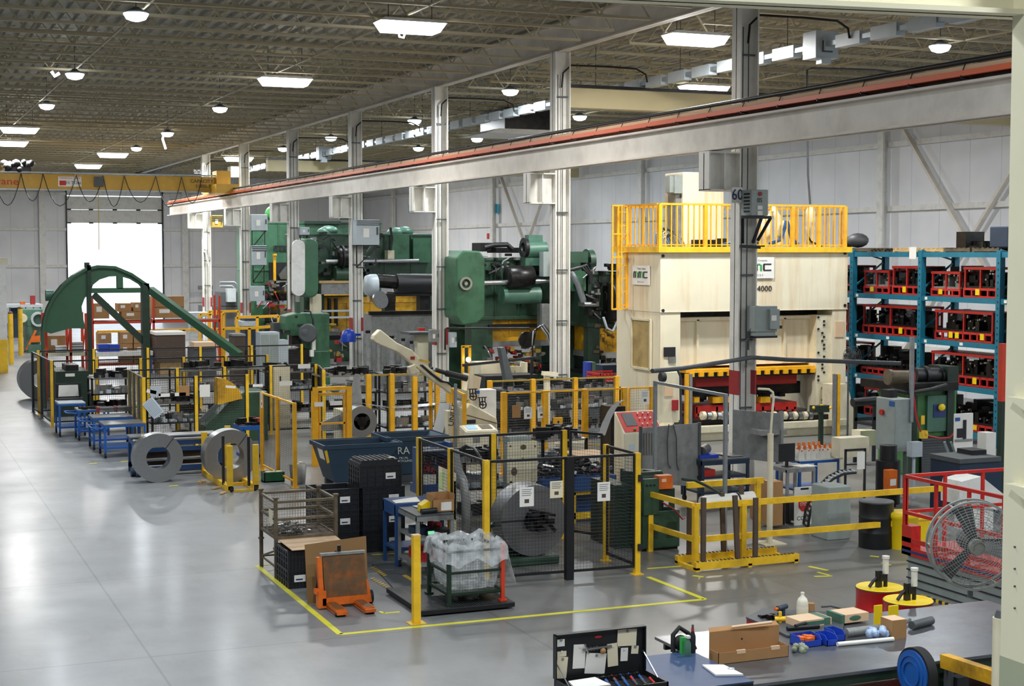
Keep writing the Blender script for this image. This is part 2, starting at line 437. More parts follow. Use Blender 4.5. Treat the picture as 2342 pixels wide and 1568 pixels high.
part(wall_right, 'wall_girt', g, 'white')
g = MB()
for k in range(-2, 9):
    y = 54.0 + YS*k
    g.box(XW-.55, y-.2, 0, XW-.45, y+.2, ZD-.3); g.box(XW-.5, y-.04, 0, XW-.2, y+.04, ZD-.3)
part(wall_right, 'wall_column', g, 'white')
g = MB()
for y0 in (43.0, 87.0):
    g.bar((XW-.3, y0+.3, 7.6 if 0 else 12.0), (XW-.3, y0+10.6, .5), .22, .12); g.bar((XW-.42, y0+.3, .5), (XW-.42, y0+10.6, 12.0), .22, .12)
part(wall_right, 'cross_brace', g, 'beam')
# overhead door: closed upper sections hang in the opening, the rest is lifted back under the roof
door = bpy.data.objects.new('door_1', None); C.objects.link(door); door['kind'] = 'structure'; door.location = ((dl+dr)/2, YF, 0)
hw = (dr-dl)/2
m = MB()
for k in range(2): m.box(-hw, .02, 8.15+1.1*k, hw, .10, 8.15+1.1*k+1.08)
part(door, 'door_section', m, 'white')
m = MB(); m.bar((-hw-.06, -.1, 0), (-hw-.06, -.1, 11.2), .12); m.bar((hw+.06, -.1, 0), (hw+.06, -.1, 11.2), .12)
m.bar((-hw-.06, -.1, 11.2), (-hw-.06, -7, 12.0), .1); m.bar((hw+.06, -.1, 11.2), (hw+.06, -7, 12.0), .1)
part(door, 'door_track', m, 'dark')
m = MB()
for k in range(4): m.cb((0, -1.2-1.45*k, 11.35+.13*k), (2*hw-.2, 1.4, .07), rx=-.09)
part(door, 'lifted_section', m, 'white')
m = MB()
for zz in (8.7, 9.8):
    for xx in (-.96, -.5, 0, .5, .96): m.cb((hw*xx, -.02, zz-.55), (.35, .08, .12))
part(door, 'hinge', m, 'dark')
# small high window beside the door
m = MB(); a = PY(441, 386, YF); b_ = PY(482, 401, YF); m.box(a[0], YF-.05, b_[2], b_[0], YF+.01, a[2])
win = struct('window_1', m, emit('daylight_pane', '#f2f6ff', 3.0))
fr = MB(); fr.bar((a[0], YF-.07, a[2]), (b_[0], YF-.07, a[2]), .12); fr.bar((a[0], YF-.07, b_[2]), (b_[0], YF-.07, b_[2]), .12)
fr.bar((a[0], YF-.07, b_[2]), (a[0], YF-.07, a[2]), .12); fr.bar((b_[0], YF-.07, b_[2]), (b_[0], YF-.07, a[2]), .12)
part(win, 'window_frame', fr, 'beam')
# yard outside the door
m = MB(); m.box(-40, YF+.3, -.25, 60, YF+80, -.05)
struct('ground_outside', m, paint('yard_gravel', '#cfd0cc', .9, var=.08))

# roof deck: ribbed steel sheets running along y
m = MB(); x = -45.0; pts = []
while x < XW+.3:
    pts += [(x, ZD), (x+.18, ZD), (x+.22, ZD+.10), (x+.40, ZD+.10)]; x += .44
vs = [(p[0], -15, p[1]) for p in pts] + [(p[0], YF+.3, p[1]) for p in pts]; n = len(pts)
m.add(vs, [(i, i+n, i+n+1, i+1) for i in range(n-1)])
m.add([(-45,-15,ZD+.25),(XW+.3,-15,ZD+.25),(XW+.3,YF+.3,ZD+.25),(-45,YF+.3,ZD+.25)], [(0,1,2,3)])
ceiling = struct('ceiling', m, 'deck')
def joist(x0, x1):
    j = MB(); zt, zb = ZD-.06, ZD-1.05
    for yy in (-.035, .035):
        j.box(x0, yy-.03, zt-.07, x1, yy+.03, zt); j.box(x0+.6, yy-.03, zb-.04, x1-.6, yy+.03, zb+.03)
    x = x0+.6; up = True; n = int(round((x1-x0-1.2)/.75)); st = (x1-x0-1.2)/n
    for k in range(n):
        xa, xb = x+k*st, x+(k+1)*st
        j.bar((xa, 0, zb if k % 2 == 0 else zt), (xb, 0, zt if k % 2 == 0 else zb), .035)
    return j
jl, jr = joist(-24.9, 19.8), joist(20.2, 39.9)
j0 = part(ceiling, 'roof_joist', jl, 'joist'); j1 = part(ceiling, 'roof_joist', jr, 'joist')
ys = [16.6 + 2.2*k for k in range(51)]
for k, y in enumerate(ys):
    for j in (j0, j1):
        if k == 0: j.location = (0, y, 0)
        else:
            c = j.copy(); C.objects.link(c); c.location = (0, y, 0)
m = MB()
for x in (-16, -8, 0, 6.5, 13, 24.5, 29.5, 34.5): m.box(x-.03, 14, ZD-1.09, x+.03, YF, ZD-1.05)
part(ceiling, 'bridging_line', m, 'joist')
def ibeam(m, p0, p1, depth, fl, tw=.03, tf=.04):   # along y or x, p = top-left centre line at bottom z
    (x0, y0, z), (x1, y1, _) = p0, p1
    if abs(x1-x0) < abs(y1-y0):
        m.box(x0-fl/2, y0, z, x0+fl/2, y1, z+tf); m.box(x0-fl/2, y0, z+depth-tf, x0+fl/2, y1, z+depth); m.box(x0-tw/2, y0, z, x0+tw/2, y1, z+depth)
    else:
        m.box(x0, y0-fl/2, z, x1, y0+fl/2, z+tf); m.box(x0, y0-fl/2, z+depth-tf, x1, y0+fl/2, z+depth); m.box(x0, y0-tw/2, z, x1, y0+tw/2, z+depth)
    return m
m = MB(); ibeam(m, (XC, 8, 12.0), (XC, YF, 12.0), .85, .3)
part(ceiling, 'roof_girder', m, 'beam')

# columns of the crane bay
def column(y, label, red=True, low=0):
    T = thing('steel_column', label, 'column', (XC, y, 0), group=None)
    a, b_ = .26, .21
    m = MB(); m.box(-a, -b_, 0, -a+.035, b_, 12.0); m.box(a-.035, -b_, 0, a, b_, 12.0); m.box(-a, -.015, 0, a, .015, 12.0)
    part(T, 'shaft', m, 'column')
    m = MB(); m.box(-.4, -.35, 0, .4, .35, .05); part(T, 'base_plate', m, 'dgrey')
    if red:
        m = MB()
        for s0, s1 in ((-a-.006, -a+.04), (a-.04, a+.006)): m.box(s0, -b_-.006, 2.25, s1, b_+.006, 2.85)
        part(T, 'red_band', m, 'dred', 'dark red painted band')
    m = MB()
    for xx in (-.13, .03): m.cyl((xx, -.10, .6), (xx, -.10, 11.3), .014, 8)
    for z in (1.9, 3.6, 5.2, 7.0, 9.3, 10.6): m.box(-.2, -.13, z, .2, -.07, z+.04)
    part(T, 'conduit', m, 'dgrey')
    m = MB(); m.tube([(.0, -.12, 10.9), (.03, -.14, 11.35), (.3, -.14, 11.6), (1.6, -.12, 11.62), (2.6, -.1, 11.6), (3.0, 0, 11.45), (3.05, 0, 11.2)], .03)
    part(T, 'conduit', m, 'dark')
    # corbel that carries the runway beam
    m = MB(); m.box(-1.15, -.25, 8.20, -.26, .25, 8.24); m.box(-1.15, -.25, 7.28, -.26, .25, 7.32)
    m.box(-1.15, -.02, 7.3, -.26, .02, 8.2); m.box(-1.15, -.25, 7.3, -1.11, .25, 8.2); m.box(-.72, -.25, 7.3, -.69, .25, 8.2)
    part(T, 'corbel', m, 'column')
    return T
colT = [column(COLY[0], 'white steel column carrying the plate marked 60, in front of the cream press'),
        column(COLY[1], 'white steel column between the cream press and the green press with yellow slide', red=False),
        column(COLY[2], 'white steel column behind the raised cream coil arm'),
        column(COLY[3], 'white steel column with the blue hard hat shaped cover hung low on it'),
        column(COLY[4], 'white steel column just behind the green gap frame press'),
        column(COLY[5], 'white steel column with three grey electrical boxes stacked on it'),
        column(COLY[6], 'farthest white steel column, near the end of the crane runway')]

# crane runway beam
XR = 19.15
T = thing('crane_runway_beam', 'long pale steel runway beam with orange conductor rail running down the hall', 'crane runway', (XR, 60, 8.27))
m = MB(); ibeam(m, (0, -45, 0), (0, 47, 0), .72, .42, .06, .05); part(T, 'beam', m, 'beam')
m = MB(); m.box(-.06, -45, .72, .06, 47, .84); part(T, 'rail', m, 'dark')
m = MB(); m.box(-.30, -45, .80, -.22, 46.5, .90); part(T, 'conductor_rail', m, 'rail_orange', 'orange conductor rail')
m = MB(); m.box(-.20, -45, .92, -.12, 46.5, 1.0); part(T, 'conductor_rail', m, 'cardl')
m = MB(); m.tube([(-.16, -45, 1.08), (-.16, 46, 1.08)], .05, 8); part(T, 'cable_bundle', m, 'black', 'black cable bundle')
m = MB()
for k in range(58):
    y = -44.5 + 1.57*k
    m.bar((-.1, y, .76), (-.31, y, .78), .03); m.bar((-.31, y, .78), (-.16, y, 1.12), .014)
part(T, 'hanger', m, 'dark')
# second runway beam at the left of the left bay is out of view; bridge cranes
T = thing('bridge_crane', 'yellow bridge crane spanning the left bay near the big open door', 'crane', (0, 88, 9.1))
m = MB(); m.box(-24, -.3, .1, 18.6, .3, .95); part(T, 'bridge_girder', m, 'crane')
m = MB(); m.box(18.0, -1.9, -.02, 19.3, 1.9, .5); m.box(18.3, -.6, .3, 19.1, .6, 1.3)
for yy in (-1.5, 1.5): m.cyl((18.95, yy, .12), (19.25, yy, .12), .22)
part(T, 'end_truck', m, 'crane')
m = MB(); m.box(-24, -.36, .98, 18.4, -.30, 1.06); m.box(-24, -.38, .06, 18.4, -.3, .12); part(T, 'festoon_track', m, 'galv')
m = MB(); x = 17.5
ks = 0
while x > -6:
    st = 1.15 + .5*(ks % 3)*.6
    m.tube([(x - st*t/8, -.42, .95 - (1.5+.25*(ks % 2))*(1-(2*t/8-1)**2)) for t in range(9)], .022, 6); x -= st; ks += 1
part(T, 'festoon_cable', m, 'black', 'black looped cable')
sx = PY(158, 420, 88)[0]
m = MB(); m.box(sx-.62, -.33, .28, sx+.62, -.31, .82); sgn = part(T, 'sign_board', m, 'paper', 'white sign with red lettering')
text(sgn, 'lettering', 'CANADIAN CRANE', (sx, -.335, .74), .13, 'inkred', ext=.002)
text(sgn, 'lettering', '10 TON', (sx+.18, -.335, .48), .24, 'ink', ext=.002)
m = MB(); m.box(sx-.55, -.335, .34, sx-.2, -.33, .6); part(sgn, 'red_mark', m, 'inkred')
text(T, 'lettering', 'crane', (PY(14, 421, 88)[0]-.1, -.335, .50), .55, 'inkred', ext=.003, sx=1.2)
text(T, 'lettering', 'CAPACITY 10 TON\n1-800-728-6400', (PY(480, 418, 88)[0], -.335, .55), .28, 'dbrown', ext=.003)
bx = PY(224, 420, 88)[0]
m = MB(); m.box(bx-.25, -.45, .3, bx+.25, -.3, .85); part(T, 'control_box', m, 'dgrey')
m = MB(); hx = PY(40, 395, 88)[0]
for k in range(16): m.ball((hx + rnd.uniform(-.75, .75), rnd.uniform(-.3, .3), 1.12+rnd.uniform(0, .45)), rnd.uniform(.16, .3), 8)
m.box(hx-.7, -.3, .95, hx+.7, .3, 1.3)
part(T, 'trolley_hoist', m, 'black', 'black bagged hoist on top of girder')
m = MB(); hx = PY(222, 420, 88)[0]; m.wire((hx, -.4, .3), (hx, -.4, -3.2), .05); part(T, 'pendant_cable', m, 'ocre')
# right bay crane bridges
for yy, n_, lb in ((44.5, 10.35, 'cream bridge crane beam under the roof of the right bay, nearest one'), (84, 10.25, 'cream bridge crane beam far back in the right bay')):
    T = thing('crane_bridge_beam', lb, 'crane', (20, yy, n_))
    m = MB(); m.box(.4, -.25, 0, 19.4, .25, .62); part(T, 'bridge_girder', m, 'cranec')
    m = MB(); m.box(.4, -.32, .62, 19.4, .32, .72); part(T, 'rail', m, 'dark')

# busway under the roof
T = thing('busway', 'stepped bright metal busway hung under the roof of the right bay', 'busway', (23.2, 62, 11.2))
m = MB(); m.box(-.1, -46, -.06, .1, 60, .06); part(T, 'duct', m, 'galv')
m = MB(); y = -46
while y < 60:
    m.box(-.13, y, -.16, .13, y+1.05, .16); y += 1.5
part(T, 'joint_cover', m, 'lgrey')
m = MB()
for y in range(-44, 60, 6): m.wire((0, y, .1), (0, y, 1.7), .03)
part(T, 'hanger_rod', m, 'dgrey')
for px, py, lb in ((1877, 86, 'pale tap off box on the busway beside the nearest big column'), (740, 322, 'small pale tap off box far along the busway')):
    p = PX(px, py, 23.2)
    m = MB(); m.box(-.35, -.3, -.35, .35, .3, .35); m.box(-.2, -.35, -.5, .1, -.1, -.35); T = thing('tap_box', lb, 'electrical box', (p[0], p[1], 11.2)); part(T, 'body', m, 'lgrey')
    m = MB(); m.box(-.15, -.34, -.2, .15, -.3, .1); part(T, 'latch', m, 'dgrey')
# hanging heater unit
p = PX(1190, 262, 26)
T = thing('unit_heater', 'dark ventilation unit with white skirt hung under the roof between two columns', 'ventilation unit', (p[0], p[1], 0))
m = MB(); m.box(-1.3, -1.4, 10.95, 1.3, 1.4, 11.85); part(T, 'casing', m, 'dark')
m = MB()
for x, y in ((-1, -1), (1, 1)): m.wire((x, y, 11.8), (x, y, ZD+.09), .04)
part(T, 'hanger', m, 'dgrey')
m = MB(); m.prism([(-2.2, 10.75), (2.2, 10.75), (1.6, 10.95), (-1.6, 10.95)], -1.5, 1.5); part(T, 'skirt', m, 'white', 'white flared skirt')

# ---------------------------------------------------------------- lamps
def area(px_w, pw, sx_, sy_, loc, par):
    ld = bpy.data.lights.new('lamp_light', 'AREA'); ld.shape = 'RECTANGLE'; ld.size = sx_; ld.size_y = sy_; ld.energy = pw
    ld.color = (1.0, .985, .95) if px_w else (.90, .96, 1.0)
    lo = bpy.data.objects.new('light_source', ld); C.objects.link(lo); lo.location = loc; lo.parent = par
    return lo
longP = [(938, 55), (652, 182), (45, 294), (25, 325), (258, 352), (202, 378), (1591, 84), (1610, 199), (546, 361), (730, 379)]
smallP = [(311, 31), (171, 169), (107, 240), (503, 247), (312, 338), (1167, 207), (948, 275), (757, 314), (648, 339), (1326, 266), (1091, 317), (2150, 105), (957, 338), (383, 304)]
glow = emit('lamp_diffuser', '#ffffff', 22.0)
glow2 = emit('lamp_lens', '#f0f6ff', 30.0)
ZL = 11.75
def long_lamp(loc, label):
    T = thing('strip_light', label, 'ceiling light', loc, group='long ceiling lights')
    m = MB(); m.prism([(-.92, .02), (.92, .02), (.8, .10), (-.8, .10)], -.36, .36); part(T, 'housing', m, 'white')
    m = MB(); m.prism([(-.9, .02), (.9, .02), (.72, -.22), (-.72, -.22)], -.33, .33); part(T, 'diffuser', m, glow)
    m = MB()
    for xx in (-.6, .6): m.wire((xx, 0, .1), (xx, 0, ZD+.09-loc[2]), .03)
    part(T, 'hanger', m, 'dgrey')
    area(1, LAMP_W*(2.6 if loc[1] > 86 else 1.7 if loc[0] > 21 else 1), 1.5, .6, (0, 0, -.24), T); return T
def small_lamp(loc, label):
    T = thing('high_bay_light', label, 'ceiling light', loc, group='round ceiling lights')
    m = MB(); m.lathe((0, 0, 0), [(.26, 0), (.25, .06), (.12, .12), (.08, .16)], 20); part(T, 'housing', m, 'dgrey'); m = MB(); m.wire((0, 0, .15), (0, 0, ZD+.09-loc[2]), .03); part(T, 'hanger', m, 'dgrey')
    m = MB(); m.lathe((0, 0, 0), [(.10, -.19), (.24, -.14), (.31, -.02), (.31, .0)], 20); part(T, 'lens', m, glow2)
    area(0, SMALL_W*(2.4 if loc[1] > 86 else 1.8 if loc[0] > 21 else 1), .45, .45, (0, 0, -.19), T); return T
LL = ['long ceiling light with a loop dangling, top centre left of the big column', 'long ceiling light second from the top over the left bay', 'long ceiling light at the left edge, upper of two',
      'long ceiling light at the left edge, lower of two', 'long ceiling light above the crane over the open door', 'faint long ceiling light just above the open door panels',
      'long ceiling light just left of the column marked 60', 'long ceiling light beside the cream crane beam behind the column marked 60', 'long ceiling light in the far distance beside the pale yellow far wall',
      'long ceiling light seen behind the column with the grey boxes']
SL = ['round ceiling light highest at the top left', 'round ceiling light below left of the topmost one, beside a curl', 'round ceiling light in the left bay under the curl light', 'round ceiling light in the middle of the left bay',
      'small round ceiling light far off above the open door', 'round ceiling light just left of the second column from the right', 'round ceiling light beside the third column', 'round ceiling light left of the fourth column',
      'tiny round ceiling light beside the fifth column', 'round ceiling light right of the second column, above the runway', 'small round ceiling light right of the third column', 'round ceiling light at the far right of the roof',
      'small ceiling light with a curl between third and fourth columns', 'small ceiling light with a long dangling curl in the left bay']
lamp_at = {}
for (px, py), lb in zip(longP, LL):
    p = F(px, py, ZL); lamp_at[px] = long_lamp(p, lb)
for (px, py), lb in zip(smallP, SL):
    p = F(px, py, ZL); lamp_at[px] = small_lamp(p, lb)
m = MB(); m.tube([(-.28, -.1, -.02), (-.36, -.1, -.2), (-.33, -.1, -.36), (-.22, -.1, -.38), (-.15, -.1, -.2), (-.18, -.1, -.02)], .025); part(lamp_at[938], 'dangling_loop', m, glow)
m = MB(); m.tube([(-.15, 0, 0), (-.25, 0, -.3), (-.1, 0, -.8)], .05); part(lamp_at[383], 'dangling_curl', m, glow)
m = MB(); m.tube([(-.5, 0, 0), (-.65, 0, -.1), (-.75, 0, .05)], .05); part(lamp_at[171], 'dangling_curl', m, glow)
# the same fixtures carry on over the part of the hall outside the frame
for (x, y) in [(-14, 6), (-6, 6), (2, 6), (10, 8), (17, 8), (27, 8), (35, 10), (-12, 18), (-3, 18), (6, 15), (14, 16), (30, 17), (37, 19), (-12, 32), (-5, 34), (-12, 48), (-6, 50),
               (-16, 66), (-18, 86), (-18, 106), (-22, 120), (37, 26), (38.5, 31)]:
    d_ = Vector((x, y, 11.6-CAMH)); zc0 = d_.x*math.sin(YAW)+d_.y*math.cos(YAW); xc0 = d_.x*math.cos(YAW)-d_.y*math.sin(YAW)
    if zc0 > 0 and abs(xc0/zc0*FPX) < 1190 and 575-d_.z/zc0*FPX > -20: continue
    T = thing('high_bay_light', 'round ceiling light in a part of the hall outside the picture', 'ceiling light', (x, y, 11.6), group='ceiling lights outside the picture')
    m = MB(); m.lathe((0, 0, 0), [(.24, -.03), (.25, 0), (.25, .1), (.08, .2)], 16); part(T, 'housing', m, 'dgrey'); m = MB(); m.wire((0, 0, .2), (0, 0, 1.4), .03); part(T, 'hanger', m, 'dgrey')
    area(0, SMALL_W*1.3, .6, .6, (0, 0, -.05), T)

# near column and near beam of the mezzanine the camera stands on
p = PY(2305, 600, 10.0)
T = thing('mezzanine_column', 'pale cream column close by at the right edge', 'column', (p[0], 10, 0))
m = MB(); m.box(0, -.4, 1.2, .6, 0, 12.9); part(T, 'shaft', m, 'nearcol')
m = MB()
for py in (905, 1102):
    z = PY(2320, py, 9.9)[2]
    m.prism([(-.12, z), (-.36, z), (-.36, z-.10)], -.10, .0, 'X')
part(T, 'gusset', m, 'nearcol')
m = MB(); m.box(-.004, -.404, 0, .604, .004, PX(2316, 1508, p[0])[2]); part(T, 'foot', m, 'olive', 'grey green lower end')
m = MB()
for py in (1300, 1340, 1390, 1250): 
    q = PX(2322, py, p[0]); m.cyl((-.012, q[1]-10, q[2]), (0, q[1]-10, q[2]), .008, 8)
part(T, 'bolt', m, 'dgrey')
a = F(2342+60, 42, 7.7); b_ = F(1250, -8, 7.7)
T = thing('mezzanine_beam', 'olive grey beam crossing the top right corner close to the camera', 'beam', (a[0], a[1], 7.7))
d = Vector((b_[0]-a[0], b_[1]-a[1], 0)); nrm = Vector((-d.y, d.x, 0)).normalized()
if nrm.y < 0: nrm = -nrm
m = MB()
e = d.normalized()
o_ = Vector((0, 0, 0)) - e*1.0; t_ = d + e*6
def bx4(m, p, q, off0, off1, z0, z1):
    vs = [v + nrm*off + Vector((0, 0, z)) for z in (z0, z1) for v, off in ((p, off0), (q, off0), (q, off1), (p, off1))]
    m.add(vs, [(0,1,2,3),(7,6,5,4),(0,4,5,1),(1,5,6,2),(2,6,7,3),(3,7,4,0)])
bx4(m, o_, t_, -.15, .15, 0, .04); bx4(m, o_, t_, -.15, .15, .5, .54); bx4(m, o_, t_, -.02, .02, 0, .54)
part(T, 'beam', m, 'nearcol')
# ================================================================ helpers that build straight in hall coordinates
def partw(T, name, mb, mat, label=None):     # mb in hall coordinates, T unrotated
    base = T.matrix_basis.translation; l = Vector(T.location)
    if T.parent: l = l + Vector(T.parent.location)
    mb.v = [(v[0]-l.x, v[1]-l.y, v[2]-l.z) for v in mb.v]
    return part(T, name, mb, mat, label)
def vb(m, px0, py0, px1, py1, Y, dy, z0=None):   # block whose front face spans a rectangle on the plane y = Y
    a = PY(px0, py0, Y); b_ = PY(px1, py1, Y)
    m.box(a[0], Y, b_[2] if z0 is None else z0, b_[0], Y+dy, a[2]); return m
def P2(pts, Y): return [(PY(x, y, Y)[0], PY(x, y, Y)[2]) for x, y in pts]
def clutter(m, x0, y0, x1, y1, z, n, s=(.08, .3), h=(.05, .25), seed=1):
    q = random.Random(seed)
    for _ in range(n):
        a, b_, c = q.uniform(*s), q.uniform(*s), q.uniform(*h)
        x = q.uniform(x0+a/2, x1-a/2) if x1-x0 > a else (x0+x1)/2; y = q.uniform(y0+b_/2, y1-b_/2) if y1-y0 > b_ else (y0+y1)/2
        m.cb((x, y, z+c/2), (a, b_, c), rz=q.uniform(0, 1.5))
    return m
def carton(px0, py0, px1, py1, Y, d, label, mat='card', lid=True, group=None, lab=True):
    a = PY(px0, py0, Y); b_ = PY(px1, py1, Y); w_ = b_[0]-a[0]; h = a[2]-b_[2]
    T = thing('cardboard_box', label, 'box', ((a[0]+b_[0])/2, Y+d/2, b_[2]), group=group)
    m = MB(); m.box(-w_/2, -d/2, 0, w_/2, d/2, h); part(T, 'body', m, mat)
    if lab:
        m = MB(); m.box(-w_*.28, -d/2-.004, h*.45, w_*.05, -d/2, h*.8); part(T, 'paper_label', m, 'paper')
    m = MB(); m.box(-w_/2, -.03, h, w_/2, .03, h+.003); part(T, 'tape', m, 'cardl')
    return T

# ---------------------------------------------------------------- green gooseneck strip loop arch
Y = 59.0
T = thing('strip_loop_arch', 'tall dark green curved arch frame standing in front of the open overhead door', 'arch frame', PY(205, 900, Y)[:2] + (0,))
out = [(95,775),(95,755),(98,730),(106,704),(120,676),(140,651),(165,629),(193,613),(224,606),(262,608),(300,624),(338,650),(342,664)]
inn = [(326,660),(318,650),(298,638),(275,631),(248,632),(226,639),(211,651),(206,668),(192,681),(185,700),(188,724),(194,752),(180,750),(160,750),(140,755),(115,762)]
m = MB(); m.prism(P2(out[1:] + inn, Y), Y-.22, Y+.22); partw(T, 'curved_plate', m, 'archgreen')
po = P2([(103, 975)] + out, Y); cc = P2([(232, 790)], Y)[0]; m = MB(); pi_ = [(cc[0]+(x-cc[0])*.965, cc[1]+(z-cc[1])*.965) for x, z in po]
for i in range(len(po)-1): m.prism([po[i], po[i+1], pi_[i+1], pi_[i]], Y-.30, Y+.30)
partw(T, 'rim', m, 'archgreen')
m = MB(); vb(m, 199, 606, 213, 900, Y-.3, .35, 0); vb(m, 195, 600, 205, 612, Y-.3, .35); partw(T, 'post', m, 'dgreen')
m = MB(); vb(m, 325, 648, 345, 900, Y-.3, .45, 0); partw(T, 'post', m, 'dgreen')
m = MB(); vb(m, 208, 659, 330, 669, Y-.25, .3); vb(m, 268, 628, 282, 660, Y-.25, .3); partw(T, 'cross_beam', m, 'archgreen')
m = MB()
for a, b_, w_ in (((214, 673), (330, 782), .24),):
    p, q = PY(*a, Y-.1), PY(*b_, Y-.1); m.bar(p, q, .25, w_)
partw(T, 'brace', m, 'dgreen')
m = MB(); m.bar(PY(343, 662, Y-.1), PY(548, 812, Y-3), .32, .24); partw(T, 'long_brace', m, 'archgreen')
m = MB(); m.cyl(PY(104, 675, Y+1), PY(122, 675, Y+1), .22, 14); partw(T, 'end_roller', m, 'tgreen')
# dark green base machine behind the fence
T = thing('arch_feed_base', 'dark green machine base behind the fence under the green arch', 'machine', PY(180, 960, 56)[:2] + (0,))
m = MB(); vb(m, 128, 850, 205, 960, 55.5, 2.2, 0); partw(T, 'base', m, 'dgreen')
m = MB(); vb(m, 150, 835, 180, 850, 55.8, 1.2); partw(T, 'motor', m, 'dark')

# ---------------------------------------------------------------- far left: pillar, bollards, small green uncoiler
p = PY(9, 848, 77)
T = thing('guard_pillar', 'white pillar with yellow foot at the left edge', 'pillar', (p[0], 77, 0))
m = MB(); m.box(-.17, -.17, 1.6, .17, .17, 5.2); part(T, 'shaft', m, 'white')
m = MB(); m.box(-.18, -.18, 0, .18, .18, 1.6); part(T, 'foot', m, 'yellow', 'yellow lower part')
m = MB(); m.box(-.25, -.2, 5.2, .25, .2, 5.5); part(T, 'cap', m, 'cream2')
for px, py, lb in ((26, 832, 'yellow bollard right beside the white pillar at the left edge'), (48, 812, 'yellow bollard in front of the small green uncoiler')):
    q = F(px, py); T = thing('bollard', lb, 'bollard', q); h = 2.6
    m = MB(); m.cyl((0, 0, 0), (0, 0, h), .13, 14); part(T, 'pipe', m, 'yellow'); m = MB(); m.ball((0, 0, h), .13, 12); part(T, 'cap', m, 'dbrown')
Yg = 92
T = thing('uncoiler', 'small green uncoiler machine with a steel ring far at the left edge', 'machine', PY(75, 800, Yg)[:2] + (0,))
m = MB(); vb(m, 50, 708, 98, 745, Yg, 1.6); m.prism(P2([(60, 745), (98, 745), (90, 800), (62, 815), (58, 800)], Yg), Yg, Yg+1.2); vb(m, 64, 788, 98, 830, Yg-.5, 1.6, 0); partw(T, 'frame', m, 'tgreen')
m = MB(); c = PY(88, 730, Yg-.3); m.ring((c[0], Yg-.4, c[2]), (c[0], Yg, c[2]), .42, .3, 24); partw(T, 'ring', m, 'lgrey')
m = MB(); c = PY(52, 727, Yg-.3); m.cyl((c[0], Yg-.4, c[2]), (c[0], Yg, c[2]), .25, 18); partw(T, 'hand_wheel', m, 'cream2')
m = MB(); m.bar(PY(82, 755, Yg-.4), PY(60, 800, Yg-.4), .12); vb(m, 72, 768, 92, 782, Yg-.45, .3); partw(T, 'orange_arm', m, 'orange')
T = thing('steel_platform', 'long pale platform edge with dark posts along the far wall at the left', 'platform', PY(50, 760, 108)[:2] + (0,))
m = MB(); vb(m, 10, 697, 98, 702, 108, 3); partw(T, 'deck', m, 'lgrey')
m = MB()
for px in (24, 42, 60, 78, 94): vb(m, px-2, 702, px+2, 800, 108, .3, 0)
partw(T, 'post', m, 'dgrey')
m = MB(); vb(m, 70, 676, 81, 697, 108.2, .5); solo('red_cabinet', 'small red box on the far platform left of the green arch', 'box', m, 'dred')
m = MB(); vb(m, 47, 690, 58, 697, 108.2, .5); solo('orange_bin', 'small orange bin on the far platform beside the red box', 'bin', m, 'orange')
m = MB(); vb(m, 24, 705, 55, 800, 109, 1.2, 0); solo('dark_cabinet', 'dark blue cabinet under the far platform', 'cabinet', m, 'dblue')
# big dark coil standing behind the arch foot
c = PY(92, 858, 62); m = MB(); m.ring((c[0], 62, .8), (c[0], 63.2, .8), .78, .3, 40)
T = thing('steel_coil', 'dark steel coil standing just left of the green arch foot', 'coil', (c[0], 62, 0)); partw(T, 'wound_strip', m, 'dcoil')

# ---------------------------------------------------------------- orange red pallet racks with cartons
def rack(name, label, pxs, Y, d, levels, mat_u, mat_b, ztop, n_post=None):
    xs = [PY(px, 700, Y)[0] for px in pxs]
    T = thing(name, label, 'rack', (xs[0], Y, 0))
    for x in xs:
        m = MB()
        for yy in (Y, Y+d): m.box(x-.05, yy-.05, 0, x+.05, yy+.05, ztop)
        m.bar((x, Y, .3), (x, Y+d, ztop*.5), .04); m.bar((x, Y+d, ztop*.5), (x, Y, ztop-.3), .04)
        partw(T, 'upright', m, mat_u)
    for z in levels:
        m = MB(); m.box(xs[0], Y-.05, z-.13, xs[-1], Y+.0, z); m.box(xs[0], Y+d, z-.13, xs[-1], Y+d+.05, z); partw(T, 'beam', m, mat_b)
        m = MB(); m.box(xs[0], Y, z-.02, xs[-1], Y+d, z); partw(T, 'shelf_deck', m, 'dbrown')
    return T
Y = 76
z1 = PY(300, 733, Y)[2]
rack('pallet_rack', 'orange red pallet rack loaded with brown cartons behind the green arch', (211, 351, 502), Y, 1.2, (z1, .4), 'rackred', 'rackred', 3.6)
L = [(212, 694, 250, 728, 'brown carton on the rack left of the arch brace, top shelf'), (269, 694, 300, 712, 'small brown carton stacked on top between the arch posts'), (305, 692, 326, 712, 'brown carton at the top beside the right arch post'),
     (278, 712, 330, 730, 'wide brown carton under two small ones between the arch posts'), (348, 678, 421, 702, 'large brown carton topmost on the rack right of the arch'), (348, 702, 421, 726, 'large brown carton under another right of the arch')]
for a in L: carton(a[0], a[1], a[2], a[3], Y+.05, .9, a[4])
L = [(225, 762, 255, 785, 'brown carton on the lower level just right of the left arch post'), (275, 760, 304, 785, 'brown carton in the lower double stack between the arch posts, upper left'), (275, 785, 304, 830, 'brown carton in the lower double stack, lower left'),
     (306, 760, 340, 785, 'brown carton in the lower double stack, upper right'), (306, 785, 340, 830, 'brown carton in the lower double stack, lower right')]
for a in L: carton(a[0], a[1], a[2], a[3], Y-1.6, .8, a[4])
for k, (px, py) in enumerate(((225, 788), (250, 788), (225, 797), (250, 797))):
    m = MB(); vb(m, px, py, px+24, py+9, Y-2.2, .6); solo('blue_carton', ['flat blue carton upper left of four under the green arch', 'flat blue carton upper right of four under the green arch', 'flat blue carton lower left of four under the green arch', 'flat blue carton lower right of four under the green arch'][k], 'box', m, 'binblue', group='blue cartons under the arch')
